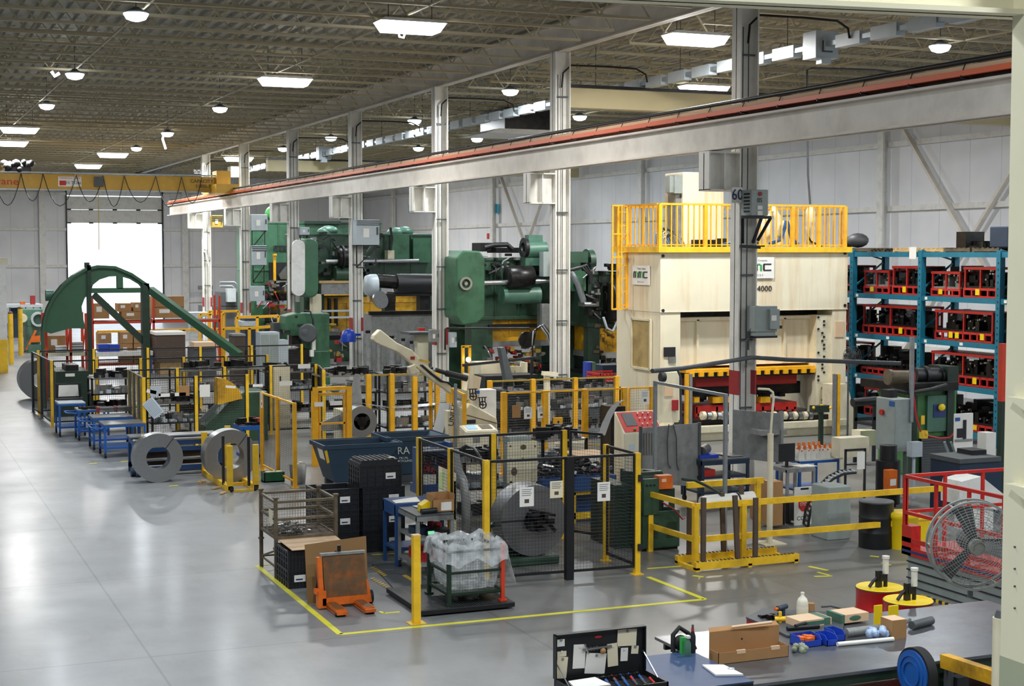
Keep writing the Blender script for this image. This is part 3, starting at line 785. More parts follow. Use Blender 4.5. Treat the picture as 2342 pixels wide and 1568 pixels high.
m = MB(); vb(m, 195, 806, 350, 812, Y-2.4, 1.6); 
T = thing('packing_table', 'long table with white top under the green arch behind the fence', 'table', (PY(200, 800, Y-2)[0], Y-2.4, 0)); partw(T, 'top', m, 'white')
m = MB(); vb(m, 197, 812, 201, 840, Y-2.3, .1, 0); vb(m, 345, 812, 349, 840, Y-2.3, .1, 0); partw(T, 'leg', m, 'blue')
m = MB(); vb(m, 358, 765, 424, 800, Y-3, 2.0, 0.6); T = thing('dark_carton_crate', 'large dark brown crate with pale lid right of the arch', 'crate', (PY(390, 780, Y)[0], Y-3, 0)); partw(T, 'body', m, 'dbrown')
m = MB(); vb(m, 356, 760, 426, 765, Y-3.05, 2.1); partw(T, 'lid', m, 'paper')
m = MB(); m.box(T.location.x-1, Y-2.8, 0, T.location.x+1, Y-1.2, .6); partw(T, 'pallet', m, 'wood')
# small rack left of arch with teal stacks
Y = 61.5
rack('pallet_rack', 'narrow red rack seen through the left foot of the green arch', (104, 160, 196), Y, 1.2, (PY(150, 806, Y)[2],), 'rackred', 'cream2', 3.4)
for k, (a, b_, c, d) in enumerate(((127, 791, 153, 806), (164, 782, 190, 806))):
    T = thing('tray_stack', ['short stack of teal and white trays left of the arch post', 'taller stack of teal and white trays beside the arch post'][k], 'trays', PY(a, d, Y)[:2] + (PY(a, d, Y)[2],))
    n = 4 if k else 3
    for i in range(n):
        zz = (d-b_)/n; m = MB(); vb(m, a, d-zz*(i+1), c, d-zz*i-zz*.45, Y+.1, .6); partw(T, 'tray', m, 'paper' if 1 else 'teal')
        m = MB(); vb(m, a+.5, d-zz*i-zz*.45, c-.5, d-zz*i, Y+.12, .6); partw(T, 'tray', m, 'teal')
carton(107, 768, 150, 806, Y+.5, .6, 'brown carton behind the short teal tray stack')

# ---------------------------------------------------------------- far clutter between the arch and the presses
def guard_rail(pts, Y, label, mat='oyellow', cat='guard rail', post_z0=0.0, t=.12):
    T = thing('guard_rail', label, cat, PY(pts[0][0], pts[0][1], Y)[:2] + (0,))
    m = MB()
    for (a, b_) in zip(pts[:-1], pts[1:]): m.bar(PY(*a, Y), PY(*b_, Y), t)
    partw(T, 'rail', m, mat)
    for a in pts:
        m = MB(); q = PY(*a, Y); m.bar((q[0], Y, 0), (q[0], Y, q[2]), t); partw(T, 'post', m, mat)
    return T
guard_rail([(478, 712), (505, 712), (545, 711)], 84, 'yellow guard rail farthest back beside the farthest column')
guard_rail([(457, 718), (480, 718), (512, 717)], 82, 'yellow guard rail in front of the farthest column')
guard_rail([(541, 725), (588, 724), (637, 722)], 70, 'bright yellow guard rail left of the green gap frame press, upper one')
guard_rail([(509, 751), (570, 750), (628, 746)], 67, 'bright yellow guard rail left of the green gap frame press, lower one')
guard_rail([(345, 755), (420, 754), (500, 752)], 80, 'thin yellow guard rail behind the red rack')
guard_rail([(222, 758), (300, 757), (330, 757)], 82, 'thin yellow rail seen between the posts of the green arch')
def machine(name, label, cat, blocks, Y, base):
    """blocks: (part name, px0, py0, px1, py1, dy offset, depth, material, to floor?)"""
    T = thing(name, label, cat, PY(base[0], base[1], Y)[:2] + (0,))
    for b_ in blocks:
        m = MB(); vb(m, b_[1], b_[2], b_[3], b_[4], Y+b_[5], b_[6], 0 if len(b_) > 8 and b_[8] else None); partw(T, b_[0], m, b_[7])
    return T
machine('control_cabinet', 'grey cabinet standing left of the green gap frame press', 'cabinet', [('body', 595, 760, 640, 850, 0, .8, 'lgrey', 1), ('door', 598, 765, 616, 845, -.03, .03, 'grey'), ('door', 618, 765, 637, 845, -.03, .03, 'grey')], 62, (610, 850))
machine('tool_cabinet', 'low dark grey cabinet beside yellow rails and the open hall', 'cabinet', [('body', 535, 768, 560, 850, 0, 1, 'dbrown', 1), ('top', 533, 764, 562, 768, -.05, 1.1, 'mgrey')], 64, (548, 850))
machine('small_press', 'dark machine between the yellow rails left of the gap frame press', 'machine', [('frame', 560, 728, 585, 830, 0, 1, 'dblue', 1), ('head', 552, 735, 590, 745, -.3, 1.5, 'lgrey'), ('base', 550, 800, 600, 830, -.4, 1.5, 'dark', 1)], 72, (575, 830))
machine('conveyor_table', 'long pale conveyor table behind the red rack', 'conveyor', [('bed', 430, 715, 482, 724, 0, 1.5, 'lgrey'), ('leg', 432, 724, 436, 760, .1, .2, 'lgrey', 1), ('leg', 476, 724, 480, 760, .1, .2, 'lgrey', 1)], 86, (450, 760))
machine('roll_of_sheet', 'pink wrapped roll lying on the conveyor behind the fence', 'roll', [('roll', 444, 783, 492, 795, 0, 1, 'cardl'), ('stand', 440, 795, 495, 830, .1, 1.2, 'dgrey', 1)], 70, (470, 830))
machine('far_machine', 'dark machinery with pipes by the far wall right of the open door', 'machine', [('body', 505, 668, 560, 700, 0, 2, 'dgrey', 0), ('cabinet', 520, 660, 540, 690, -.5, .6, 'lgrey'), ('base', 470, 700, 560, 735, 0, 2.5, 'dgrey', 1), ('tank', 548, 632, 563, 668, 0, .6, 'ocre')], 101.5, (520, 735))
T = thing('wall_pipes', 'grey pipes bending along the far wall right of the open door', 'pipes', PY(500, 660, 110)[:2] + (0,))
for k, yy in enumerate((645, 654)):
    m = MB(); m.tube([PY(503, yy, 110), PY(535-k*5, yy, 110), PY(541-k*6, yy+4, 110), PY(543-k*7, yy+12, 110)], .1); partw(T, 'pipe', m, 'galv')
m = MB(); vb(m, 454, 653, 487, 662, 128, .3); T = solo('wall_heater', 'long grey heater on the far wall right of the open door', 'heater', m, 'mgrey')
m = MB(); vb(m, 469, 664, 486, 675, 128, .2); solo('wall_notice', 'small patterned notice on the far wall beneath the grey heater', 'sign', m, 'dgrey')

# ---------------------------------------------------------------- straight side presses
def flywheel(T, c, r, L, mat='dark', axis='X', rim=True):
    m = MB(); prof = [(0, -L/2), (r*.9, -L/2), (r, -L/2+.04), (r, L/2-.04), (r*.9, L/2), (r*.35, L/2), (r*.3, L/2+.15), (0, L/2+.15)]
    m.lathe(c, prof, 28, axis); f = partw(T, 'flywheel', m, mat)
    return f
def press(label, pxl, pxr, Y, dep, zt, zc, zs0, zs1, zb, colw=.9, mats=('green', 'dyellow', 'dark'), name='stamping_press'):
    xl, xr = PY(pxl, 700, Y)[0], PY(pxr, 700, Y)[0]
    T = thing(name, label, 'press', ((xl+xr)/2, Y+dep/2, 0))
    m = MB(); m.box(xl, Y, zc, xr, Y+dep, zt); m.box(xl-.06, Y-.06, zc, xr+.06, Y+dep+.06, zc+.15); m.box(xl-.05, Y-.05, zt-.12, xr+.05, Y+dep+.05, zt)
    for k in range(1, 5): x = xl+(xr-xl)*k/5; m.box(x-.04, Y-.05, zc+.15, x+.04, Y, zt-.12)
    bevel(partw(T, 'crown', m, mats[0]), .03)
    for xx in (xl, xr-colw):
        for yy in (Y, Y+dep-colw*.8):
            m = MB(); m.box(xx, yy, 0, xx+colw, yy+colw*.8, zc); partw(T, 'upright', m, mats[0])
    m = MB(); m.box(xl+colw, Y+.2, zs0, xr-colw, Y+dep-.2, zs1)
    for k in range(1, 4): x = xl+colw+(xr-xl-2*colw)*k/4; m.box(x-.03, Y+.14, zs0+.2, x+.03, Y+.2, zs1-.3)
    m.box(xl+colw, Y+.12, zs1-.32, xr-colw, Y+.2, zs1-.1)
    partw(T, 'slide', m, mats[1], 'worn yellow slide')
    m = MB(); m.box(xl+colw*.9, Y+.1, zs0-.22, xr-colw*.9, Y+dep-.1, zs0); partw(T, 'slide_plate', m, 'mgrey')
    m = MB(); m.box(xl+colw*.5, Y-.1, 0, xr-colw*.5, Y+dep, zb); partw(T, 'bed', m, mats[0]); m = MB(); m.box(xl+colw*.6, Y-.2, zb, xr-colw*.6, Y+dep-.1, zb+.15); partw(T, 'bolster', m, 'dark')
    return T, xl, xr
def greeble(T, px0, py0, px1, py1, Y, n, seed, mats=('dark', 'black', 'mgrey'), d=.5):
    q = random.Random(seed)
    for mt in mats:
        m = MB()
        for k in range(n):
            x, y = q.uniform(px0, px1), q.uniform(py0, py1); vb(m, x, y, x+q.uniform(3, 14), y+q.uniform(3, 10), Y-q.uniform(.02, d), d)
        for k in range(n//3):
            x, y = q.uniform(px0, px1), q.uniform(py0, py1); m.tube([PY(x, y, Y-.3), PY(x+q.uniform(-14, 14), y+q.uniform(-6, 10), Y-.35), PY(x+q.uniform(-20, 20), y+q.uniform(8, 26), Y-.3)], .035, 5)
        partw(T, 'fittings', m, mt)
# press B: nearest green press, yellow slide
T, xl, xr = press('green press with yellow slide and flat sided green guard, behind the second column', 1078, 1342, 56, 3.2, 5.55, 3.1, 2.25, 3.45, 1.0)
Y = 56
m = MB(); g = P2([(1031, 590), (1048, 572), (1085, 574), (1096, 590), (1096, 722), (1078, 738), (1045, 742), (1031, 722)], 54.2); m.prism(g, 53.6, 55.9); gd = bevel(partw(T, 'gear_guard', m, 'bgreen', 'pale dusty green gear guard'), .06)
c = PY(1063, 648, 53.6); m = MB(); m.ring((c[0], 53.45, c[2]-.0), (c[0], 53.6, c[2]), .25, .17, 24); m.cyl((c[0], 53.45, c[2]), (c[0], 53.6, c[2]), .07); partw(T, 'hub', m, 'steel')
c = PY(1188, 634, 54.7); flywheel(T, c, .46, 1.05)
m = MB(); a = PY(1080, 648, 54.7); b_ = PY(1262, 642, 54.7); m.cyl(a, b_, .1, 14); partw(T, 'shaft', m, 'steel')
m = MB(); a = PY(1147, 676, 54.9); b_ = PY(1232, 674, 54.9); m.cyl(a, b_, .34, 20); partw(T, 'air_tank', m, 'tgreen')
m = MB(); a = PY(1195, 572, 55.4); b_ = PY(1246, 570, 55.4); m.cyl(a, b_, .36, 18); m.cb(((a[0]+b_[0])/2, 55.4, a[2]+.45), (.6, .4, .3)); m.box(a[0], 55.1, a[2]-.6, b_[0], 55.8, a[2]-.3); partw(T, 'motor', m, 'tgreen')
m = MB(); c = PY(1196, 566, 55.0); m.ring(c, (c[0]+.14, c[1], c[2]), .38, .2); partw(T, 'pulley', m, 'black')
m = MB(); m.tube([PY(1108, 566, 55.8), PY(1130, 560, 55.8), PY(1160, 559, 55.8), PY(1172, 570, 55.8)], .1); partw(T, 'hose', m, 'black')
m = MB(); vb(m, 1243, 575, 1262, 632, 54.5, .4); partw(T, 'valve_box', m, 'grey'); m = MB(); vb(m, 1240, 695, 1262, 750, 54.4, .5); partw(T, 'switch_box', m, 'mgrey')
m = MB(); vb(m, 1100, 555, 1130, 575, 57, 1); vb(m, 1135, 566, 1190, 578, 56.5, 1); partw(T, 'top_cover', m, 'dark')
m = MB(); vb(m, 1118, 742, 1243, 748, 55.9, .3); partw(T, 'slide_rib', m, 'dark')
greeble(T, 1095, 578, 1262, 625, 55.9, 9, 1); greeble(T, 1110, 792, 1240, 850, 55.2, 14, 2, ('dark', 'steel', 'dred', 'ocre'))
# press C: dark oily press between press B and the cream press
T, xl, xr = press('oily green press with big dark flywheel, partly hidden by the cream press', 1345, 1470, 53.0, 2.7, 5.0, 2.9, 1.9, 2.95, 1.0, colw=.5, mats=('dgreen', 'dyellow', 'dark'))
m = MB(); vb(m, 1282, 575, 1345, 600, 54, 1.8); m.cyl(PY(1340, 598, 54.5), PY(1352, 598, 54.5), .5, 24); partw(T, 'gear_guard', m, 'green')
c = PY(1403, 690, 52.6); flywheel(T, c, .78, .5)
m = MB(); a, b_ = PY(1282, 618, 52.9), PY(1330, 700, 52.9); m.tube([a, PY(1305, 622, 52.9), PY(1322, 650, 52.9), PY(1335, 690, 52.9)], .13); partw(T, 'hose', m, 'galv')
for k in range(3):
    m = MB(); m.tube([PY(1300+k*5, 618, 52.5), PY(1330+k*6, 610-k*2, 52.5), PY(1348+k*3, 628, 52.5), PY(1350, 650, 52.5)], .05); partw(T, 'hose', m, 'black')
m = MB(); m.tube([PY(1380, 725, 52.2), PY(1388, 750, 52.2), PY(1402, 757, 52.2), PY(1412, 735, 52.2)], .05); partw(T, 'hose', m, 'lgrey')
m = MB(); vb(m, 1312, 620, 1340, 665, 53, .6); partw(T, 'valve_block', m, 'bgreen')
m = MB(); vb(m, 1335, 690, 1370, 700, 52.8, .5); m.cyl(PY(1335, 696, 52.8), PY(1362, 696, 52.8), .1); partw(T, 'shaft', m, 'steel')
m = MB(); vb(m, 1350, 628, 1400, 680, 53.2, .4); partw(T, 'housing', m, 'dark')
greeble(T, 1345, 600, 1430, 730, 53, 16, 3, ('dark', 'black', 'steel')); greeble(T, 1350, 735, 1428, 860, 53.4, 12, 4, ('dark', 'dbrown', 'dyellow'))
# press A2: green press with oval guard
T, xl, xr = press('green press with tall oval guard and silver shaft, behind the third and fourth columns', 695, 1000, 78, 3.6, 6.75, 3.9, 1.6, 3.4, 1.2, colw=1.1, mats=('green', 'dyellow', 'dark'))
def stad(cx, y0, y1, hw, Y, n=10):
    r = hw; pts = []
    for k in range(n+1): t = math.pi*k/n; pts.append((cx+r*math.cos(t), y0+r - r*math.sin(t)))
    for k in range(n+1): t = math.pi*k/n; pts.append((cx-r*math.cos(t), y1-r + r*math.sin(t)))
    return P2(pts, Y)
m = MB(); m.prism(stad(706, 545, 680, 18, 75.6), 75.2, 77.9); bevel(partw(T, 'oval_guard', m, 'bgreen', 'rounded green belt guard'), .1)
m = MB(); m.prism(stad(680, 548, 676, 14, 75.3), 75.0, 75.25); partw(T, 'guard_face', m, 'white', 'white oval guard face')
c = PY(795, 588, 76.8); flywheel(T, c, .5, 1.1)
m = MB(); m.cyl(PY(780, 588, 76.7), PY(784, 588, 76.7), .62, 24); partw(T, 'clutch_disc', m, 'black'); m = MB(); m.cyl(PY(745, 598, 76.8), PY(957, 596, 76.8), .1, 12); partw(T, 'shaft', m, 'steel', 'polished shaft')
m = MB(); m.cyl(PY(765, 626, 77), PY(812, 626, 77), .4, 18); partw(T, 'air_tank', m, 'green')
m = MB(); vb(m, 735, 648, 812, 672, 76.8, .5); partw(T, 'tie_beam', m, 'mgrey'); m = MB(); vb(m, 730, 642, 812, 647, 76.7, .6); partw(T, 'ledge', m, 'wood')
for a in ((745, 532), (752, 528), (905, 532), (925, 530)):
    m = MB(); c = PY(*a, 78.5); m.ball(c, .42, 14, (1.2, 1, .7)); partw(T, 'top_cover', m, 'tgreen')
m = MB(); vb(m, 898, 535, 936, 600, 77.6, .4); vb(m, 945, 545, 985, 600, 77.6, .4); partw(T, 'side_cover', m, 'bgreen')
m = MB(); vb(m, 887, 572, 902, 592, 77.2, .5); partw(T, 'junction_box', m, 'cream2'); m = MB(); m.tube([PY(893, 520, 77.2), PY(897, 545, 77.2), PY(893, 572, 77.2)], .07); partw(T, 'hose', m, 'black')
for xx in (752, 767): 
    m = MB(); vb(m, xx, 682, xx+6, 745, 77.4, .3); partw(T, 'slide_screw', m, 'dark')
m = MB(); vb(m, 715, 672, 736, 760, 76.9, .6, 0); partw(T, 'die_post', m, 'cream2', 'pale post'); m = MB(); vb(m, 737, 709, 812, 712, 76.6, .2); vb(m, 737, 724, 812, 727, 76.6, .2); partw(T, 'guard_rail', m, 'lgrey')
greeble(T, 715, 530, 880, 640, 77.5, 16, 5); greeble(T, 740, 740, 990, 850, 76, 18, 6, ('dark', 'steel', 'ocre', 'dred'))
# black gear cylinder and discs to the right of the fourth column
T = thing('feed_drum_unit', 'black cylinder drive unit hanging between the fourth and third columns', 'machine', PY(930, 760, 69)[:2] + (0,))
m = MB(); m.cyl(PY(905, 648, 69), PY(1000, 648, 69), .46, 24); partw(T, 'cylinder', m, 'black')
m = MB(); m.cyl(PY(862, 642, 69), PY(905, 645, 69), .32, 20); partw(T, 'gear_case', m, 'dark')
m = MB(); c = PY(846, 652, 68.7); m.lathe((c[0], 68.7, c[2]), [(0, -.25), (.45, -.2), (.52, 0), (.52, .3)], 24, 'X'); partw(T, 'end_cap', m, 'lgrey', 'dull white end cap')
m = MB(); vb(m, 845, 665, 866, 690, 68.8, .4); partw(T, 'bracket', m, 'wood')
m = MB(); c = PY(868, 686, 68); d = Vector((.4, -1, .3)).normalized(); m.cyl(Vector(c), Vector(c)+d*.12, .42, 24); partw(T, 'brake_disc', m, 'steel')
m = MB(); vb(m, 865, 672, 905, 690, 68.5, .6); vb(m, 900, 668, 1000, 676, 69, 1); partw(T, 'frame', m, 'dark')
m = MB(); vb(m, 880, 676, 905, 860, 69.5, .5, 0); vb(m, 960, 676, 985, 860, 69.5, .5, 0); partw(T, 'leg', m, 'dark')
# press A1: rearmost, tall green press
T, xl, xr = press('rearmost tall green press with round green air receivers on top', 578, 872, 92, 4.2, 7.6, 4.6, 2.2, 4.3, 1.4, colw=1.2, mats=('bgreen', 'dyellow', 'dark'))
m = MB(); c = PY(623, 488, 93); m.ball(c, .46, 18); partw(T, 'air_receiver', m, 'lgreen', 'bright green round receiver')
m = MB(); c = PY(775, 486, 91.5); m.cyl(c, (c[0]+.8, c[1], c[2]), .42, 20); partw(T, 'air_receiver', m, 'tgreen')
m = MB(); vb(m, 697, 505, 780, 512, 91.7, 1); vb(m, 600, 510, 612, 520, 91.7, .5); partw(T, 'top_ledge', m, 'dgreen')
m = MB(); vb(m, 629, 561, 658, 574, 91.9, .05); pl = partw(T, 'name_plate', m, 'dgreen'); text(T, 'lettering', 'PTC', (PY(643, 568, 91.9)[0]-T.location.x, 91.86-T.location.y, PY(643, 568, 91.9)[2]), .45, 'ink', sx=1.3)
m = MB(); vb(m, 617, 600, 668, 640, 91.7, .3); partw(T, 'window', m, 'black'); m = MB(); vb(m, 626, 580, 632, 700, 91.2, .2); vb(m, 626, 580, 633, 584, 91.0, .3); partw(T, 'handrail_post', m, 'oyellow')
m = MB(); m.prism(P2([(636, 628), (652, 608), (660, 612), (655, 638), (640, 638)], 91.5), 91.3, 91.6); partw(T, 'bright_link', m, 'steel')
m = MB(); vb(m, 620, 642, 672, 665, 91.2, .5); partw(T, 'tie_beam', m, 'mgrey'); m = MB(); vb(m, 590, 688, 735, 695, 90.5, .4); partw(T, 'platform_edge', m, 'lgrey'); m = MB(); vb(m, 610, 670, 660, 688, 91, .5); partw(T, 'gear_case', m, 'dark')
greeble(T, 600, 640, 690, 760, 90.5, 16, 7, ('dark', 'black', 'steel', 'dred'))
m = MB(); vb(m, 571, 500, 582, 760, 90.8, .4, 0); partw(T, 'corner_post', m, 'bgreen')

# green gap frame press
Y = 63
T = thing('gap_frame_press', 'bright green gap frame press standing in front of the fifth column', 'press', PY(705, 840, Y)[:2] + (0,))
m = MB(); m.prism(P2([(652, 740), (655, 722), (680, 716), (754, 716), (754, 850), (712, 850), (708, 800), (690, 795), (690, 768), (665, 768), (664, 756), (652, 756)], Y), Y, Y+1.1)
v0 = P2([(712, 840), (754, 840)], Y); m.box(v0[0][0]-.02, Y-.03, 0, v0[1][0]+.02, Y+1.13, 1.6); bevel(partw(T, 'frame', m, 'bgreen'), .04)
m = MB(); vb(m, 678, 690, 687, 718, Y+.3, .3); partw(T, 'top_post', m, 'green'); m = MB(); m.ball(PY(704, 762, Y-.5), .42, 16, (1, .5, 1)); m.cyl(PY(704, 762, Y-.7), PY(704, 762, Y), .35, 20); partw(T, 'fan_guard', m, 'dgrey')
m = MB(); vb(m, 668, 768, 690, 790, Y+.1, .6); partw(T, 'ram', m, 'dark'); m = MB(); vb(m, 640, 800, 712, 835, Y-.2, 1.3, 0); partw(T, 'bed', m, 'dark'); m = MB(); c = PY(678, 724, Y-.02); m.cyl(c, (c[0], Y, c[2]), .06); vb(m, 680, 741, 695, 746, Y-.02, .02); partw(T, 'hole', m, 'ink')
m = MB(); m.tube([PY(695, 710, Y-.1), PY(710, 712, Y-.2), PY(716, 730, Y-.3), PY(717, 770, Y-.3)], .04); partw(T, 'hose', m, 'black'); m = MB(); vb(m, 714, 770, 722, 800, Y-.4, .2); vb(m, 710, 800, 718, 815, Y-.4, .2); partw(T, 'light_box', m, 'white_pl')
m = MB(); vb(m, 620, 778, 660, 860, Y-.6, .8, 0); T = solo('steel_cabinet', 'light grey cabinet left of the gap frame press', 'cabinet', m, 'lgrey')
m = MB(); vb(m, 626, 738, 645, 800, Y+1, .6, 0); solo('electrical_cabinet', 'narrow dark grey cabinet left of the gap frame press', 'cabinet', m, 'dgrey')

# tall grey gas bottles / accumulator tubes right of column 4
for k, (a, b_) in enumerate(((833, 851), (860, 872), (886, 906), (915, 930), (935, 948))):
    q = PY((a+b_)/2, 860, 60); r = (PY(b_, 860, 60)[0]-PY(a, 860, 60)[0])/2; ht = PY(a, 762+6*k, 60)[2]
    T = thing('accumulator_tube', ['tall grey tube leftmost in the row behind the cream coil arm', 'thin tall grey tube second in the row behind the cream coil arm', 'thick tall grey tube in the middle of the row behind the cream coil arm', 'tall grey tube fourth in the row behind the cream coil arm', 'shortest grey tube at the right end of the row behind the cream coil arm'][k], 'tube', (q[0], 60, 0), group='grey tubes behind the coil arm')
    m = MB(); m.cyl((0, 0, 0), (0, 0, ht), r, 16); part(T, 'tube', m, 'mgrey'); m = MB(); m.cyl((0, 0, ht), (0, 0, ht+.12), r*.6, 12); part(T, 'cap', m, 'dark')
T = machine('die_cart', 'grey panelled machine side behind the tall grey tubes', 'machine', [('panel', 850, 718, 1000, 850, 0, 1.2, 'mgrey', 1), ('top_rail', 845, 712, 1000, 718, -.1, .2, 'dark')], 63, (920, 850))
m = MB(); vb(m, 937, 760, 985, 765, 60.5, 1.2); T = thing('pedestal_table', 'small round topped pedestal between the grey tubes and the red banded column', 'table', PY(965, 850, 60.5)[:2] + (0,)); partw(T, 'top', m, 'steel')
m = MB(); vb(m, 955, 765, 980, 860, 60.8, .5, 0); partw(T, 'pedestal', m, 'cream2')
m = MB(); vb(m, 958, 750, 972, 756, 60.6, .2); partw(T, 'red_sign', m, 'red', 'small red sign')
for a, lb in (((780, 752, 815, 783), 'blue plastic cover hanging low on the fourth column'),):
    T = thing('blue_cover', lb, 'cover', PY(797, 783, 64.5)); q = PY(797, 768, 64.5)
    m = MB(); m.lathe((q[0], q[1], q[2]-.25), [(.34, 0), (.33, .25), (.26, .45), (.12, .55), (0, .57)], 16); m.box(q[0]-.32, q[1]-.2, q[2]-.28, q[0]-.02, q[1]+.2, q[2]-.1); m.box(q[0], 64.4, q[2], 19.75, 64.6, q[2]+.1); partw(T, 'shell', m, 'binblue')

# electrical boxes on the columns
def ebox(label, px0, py0, px1, py1, X, Y, d=.45, mat='lgrey', legs=False, vents=False):
    T = thing('electrical_box', label, 'electrical box', PY((px0+px1)/2, py1, Y)); m = MB(); vb(m, px0, py0, px1, py1, Y, d); bevel(partw(T, 'case', m, mat), .015)
    m = MB(); w_ = px1-px0; h = py1-py0; vb(m, px0+w_*.3, py0+h*.35, px0+w_*.55, py0+h*.7, Y-.02, .02); partw(T, 'label_plate', m, 'paper')
    m = MB(); vb(m, px1-w_*.12, py0+h*.3, px1-w_*.05, py0+h*.6, Y-.05, .05); partw(T, 'handle', m, 'dgrey')
    if vents:
        m = MB()
        for k in range(vents): vb(m, px0, py0+2+4.5*k, px1, py0+4+4.5*k, Y-.02, .03)
        partw(T, 'vent_slot', m, 'ink')
    if legs:
        m = MB(); a = PY(px0+4, py1, Y); b_ = PY(px1-4, py1, Y); 
        for q in (a, b_): m.bar((q[0], Y+.3, q[2]), (q[0], Y+.3, q[2]-legs), .05)
        m.bar((a[0], Y+.3, a[2]-legs), (b_[0], Y+.3, a[2]-legs), .05); m.bar((a[0], Y+.1, a[2]), (b_[0], Y+.1, a[2]), .06); m.bar((b_[0], Y, b_[2]), (a[0], Y+.35, a[2]-legs), .05)
        partw(T, 'bracket', m, 'black')
    return T
ebox('grey electrical box highest of three on the sixth column', 575, 490, 612, 527, 20, 87.25, legs=1.0)
ebox('grey electrical box in the middle of three with black slots on the sixth column', 577, 561, 610, 606, 20, 87.25, legs=1.0, vents=3)
ebox('grey electrical box lowest of three on the sixth column', 573, 654, 606, 688, 20, 87.25)
ebox('small white switch box on the fifth column', 686, 519, 708, 537, 20, 76.25, legs=1.2)
ebox('large pale transformer box with black slots on the fourth column', 816, 502, 868, 560, 20, 65.0, .7, legs=1.0, vents=3)
ebox('small box with bars on the farthest column', 485, 492, 510, 520, 20, 98.25, mat='ocre', vents=3)
ebox('small grey box low on the third column, left side', 984, 754, 1005, 782, 20, 54.4, .25, 'mgrey')
ebox('small grey box low on the third column, right side', 1030, 760, 1045, 794, 20, 54.4, .25, 'lgrey')
T = thing('hanging_fluorescent', 'white light fitting fixed vertically left of the farthest column', 'lamp', PY(468, 560, 97)); m = MB(); vb(m, 466, 532, 474, 570, 97, .4); partw(T, 'fitting', m, emit('vertical_fitting', '#ffffff', 1.6)); m = MB(); m.bar(PY(470, 572, 97), PY(478, 608, 97), .1); q = PY(472, 575, 97.3); m.bar(q, (19.8, 98.9, q[2]), .1); partw(T, 'bracket', m, 'white')
T = thing('wall_unit', 'white unit heater high beside the farthest column', 'heater', PY(540, 385, 100)); m = MB(); vb(m, 528, 380, 548, 405, 100, 1); partw(T, 'casing', m, 'white'); m = MB(); vb(m, 548, 386, 560, 400, 100.2, .8); partw(T, 'fan', m, 'dgrey')
# signs on the right wall
for px, lb, mt in ((938, 'cyan sign on the right wall between third and fourth columns', 'cyan'), (1134, 'cyan sign on the right wall between second and third columns', 'cyan')):
    q = PX(px, 478, XW-.25); m = MB(); m.box(XW-.26, q[1]-.35, q[2]-.3, XW-.22, q[1]+.35, q[2]+.35); S = solo('wall_sign', lb, 'sign', m, mt)
q = PX(1116, 540, XW-.25); m = MB(); m.box(XW-.26, q[1]-.2, q[2]-.2, XW-.22, q[1]+.2, q[2]+.2); solo('fire_point_sign', 'small red and white sign on the right wall above the nearer green press', 'sign', m, 'red')
# ================================================================ big cream press
YM = 41.2
xl, xr = PY(1510, 700, YM)[0], PY(1938, 700, YM)[0]; xi0, xi1 = PY(1557, 700, YM)[0], PY(1905, 700, YM)[0]
DM = 3.0
def zM(py): return PY(1600, py, YM)[2]
T = thing('transfer_press', 'huge cream press with yellow railed platform on top and logo signs', 'press', ((xl+xr)/2, YM+DM/2, 0))
PRESS = T
zc, zt = zM(713), zM(577)
m = MB(); m.box(xl, YM, zc, xr, YM+DM, zt); m.box(xl-.02, YM-.02, zc-.0, xr+.02, YM, zc+.02)
bevel(partw(T, 'crown', m, 'cream'), .04)
m = MB(); m.box(xl-.12, YM-.12, zt, xr+.08, YM+DM+.1, zM(564)); partw(T, 'platform_edge', m, 'yellow', 'yellow platform edge')
for i, (x0, x1) in enumerate(((xl+.02, xi0), (xi1, xr-.02))):
    m = MB(); m.box(x0, YM+.02, 0, x1, YM+DM-.02, zc); lg = partw(T, 'upright', m, 'cream')
m = MB()
for px, py in ((1516, 585), (1516, 710), (1932, 579), (1932, 698)):
    c = PY(px, py, YM); m.cyl((c[0], YM-.03, c[2]), (c[0], YM+.02, c[2]), .05, 10)
partw(T, 'lifting_hole', m, 'ink')
m = MB(); m.box(xi0, YM+.5, zM(840), xi1-.35, YM+DM-.4, zM(727)); m.box(xi0, YM+.42, zM(735), xi1-.35, YM+.5, zM(727))
for px in (1612, 1812): x = PY(px, 750, YM)[0]; m.box(x-.04, YM+.42, zM(838), x+.04, YM+.5, zM(732))
partw(T, 'slide', m, 'cream', 'rust streaked cream slide')
m = MB(); m.box(xi0, YM+.9, zM(727), xi1, YM+DM-.3, zc); partw(T, 'slide_gap', m, 'dark')
m = MB(); m.box(PY(1567, 800, YM+.2)[0], YM+.15, zM(853), PY(1870, 800, YM+.2)[0], YM+DM-.4, zM(846)); 
x = PY(1575, 800, YM+.2)[0]; xe = PY(1868, 800, YM+.2)[0]
while x < xe: m.box(x, YM+.1, zM(862), x+.16, YM+.2, zM(852)); x += .34
partw(T, 'clamp_row', m, 'oyellow', 'yellow notched clamp row')
m = MB(); m.box(PY(1567, 800, YM+.2)[0], YM+.2, zM(866), xi1-.4, YM+DM-.4, zM(853)); partw(T, 'upper_die_plate', m, 'dark')
# gib with holes at the right side of the window
m = MB(); a = PY(1868, 720, YM+.1); b_ = PY(1884, 950, YM+.1); m.box(a[0], YM+.1, b_[2], b_[0]+.3, YM+.6, a[2]); gb = partw(T, 'slide_guide', m, 'cream2')
m = MB(); q = random.Random(3)
for k in range(26):
    px = q.choice((1871, 1880, 1884)); c = PY(px, 725+9*k, YM+.1); m.cyl((c[0], YM+.06, c[2]), (c[0], YM+.1, c[2]), .035, 8)
partw(T, 'bolt_hole', m, 'ink')
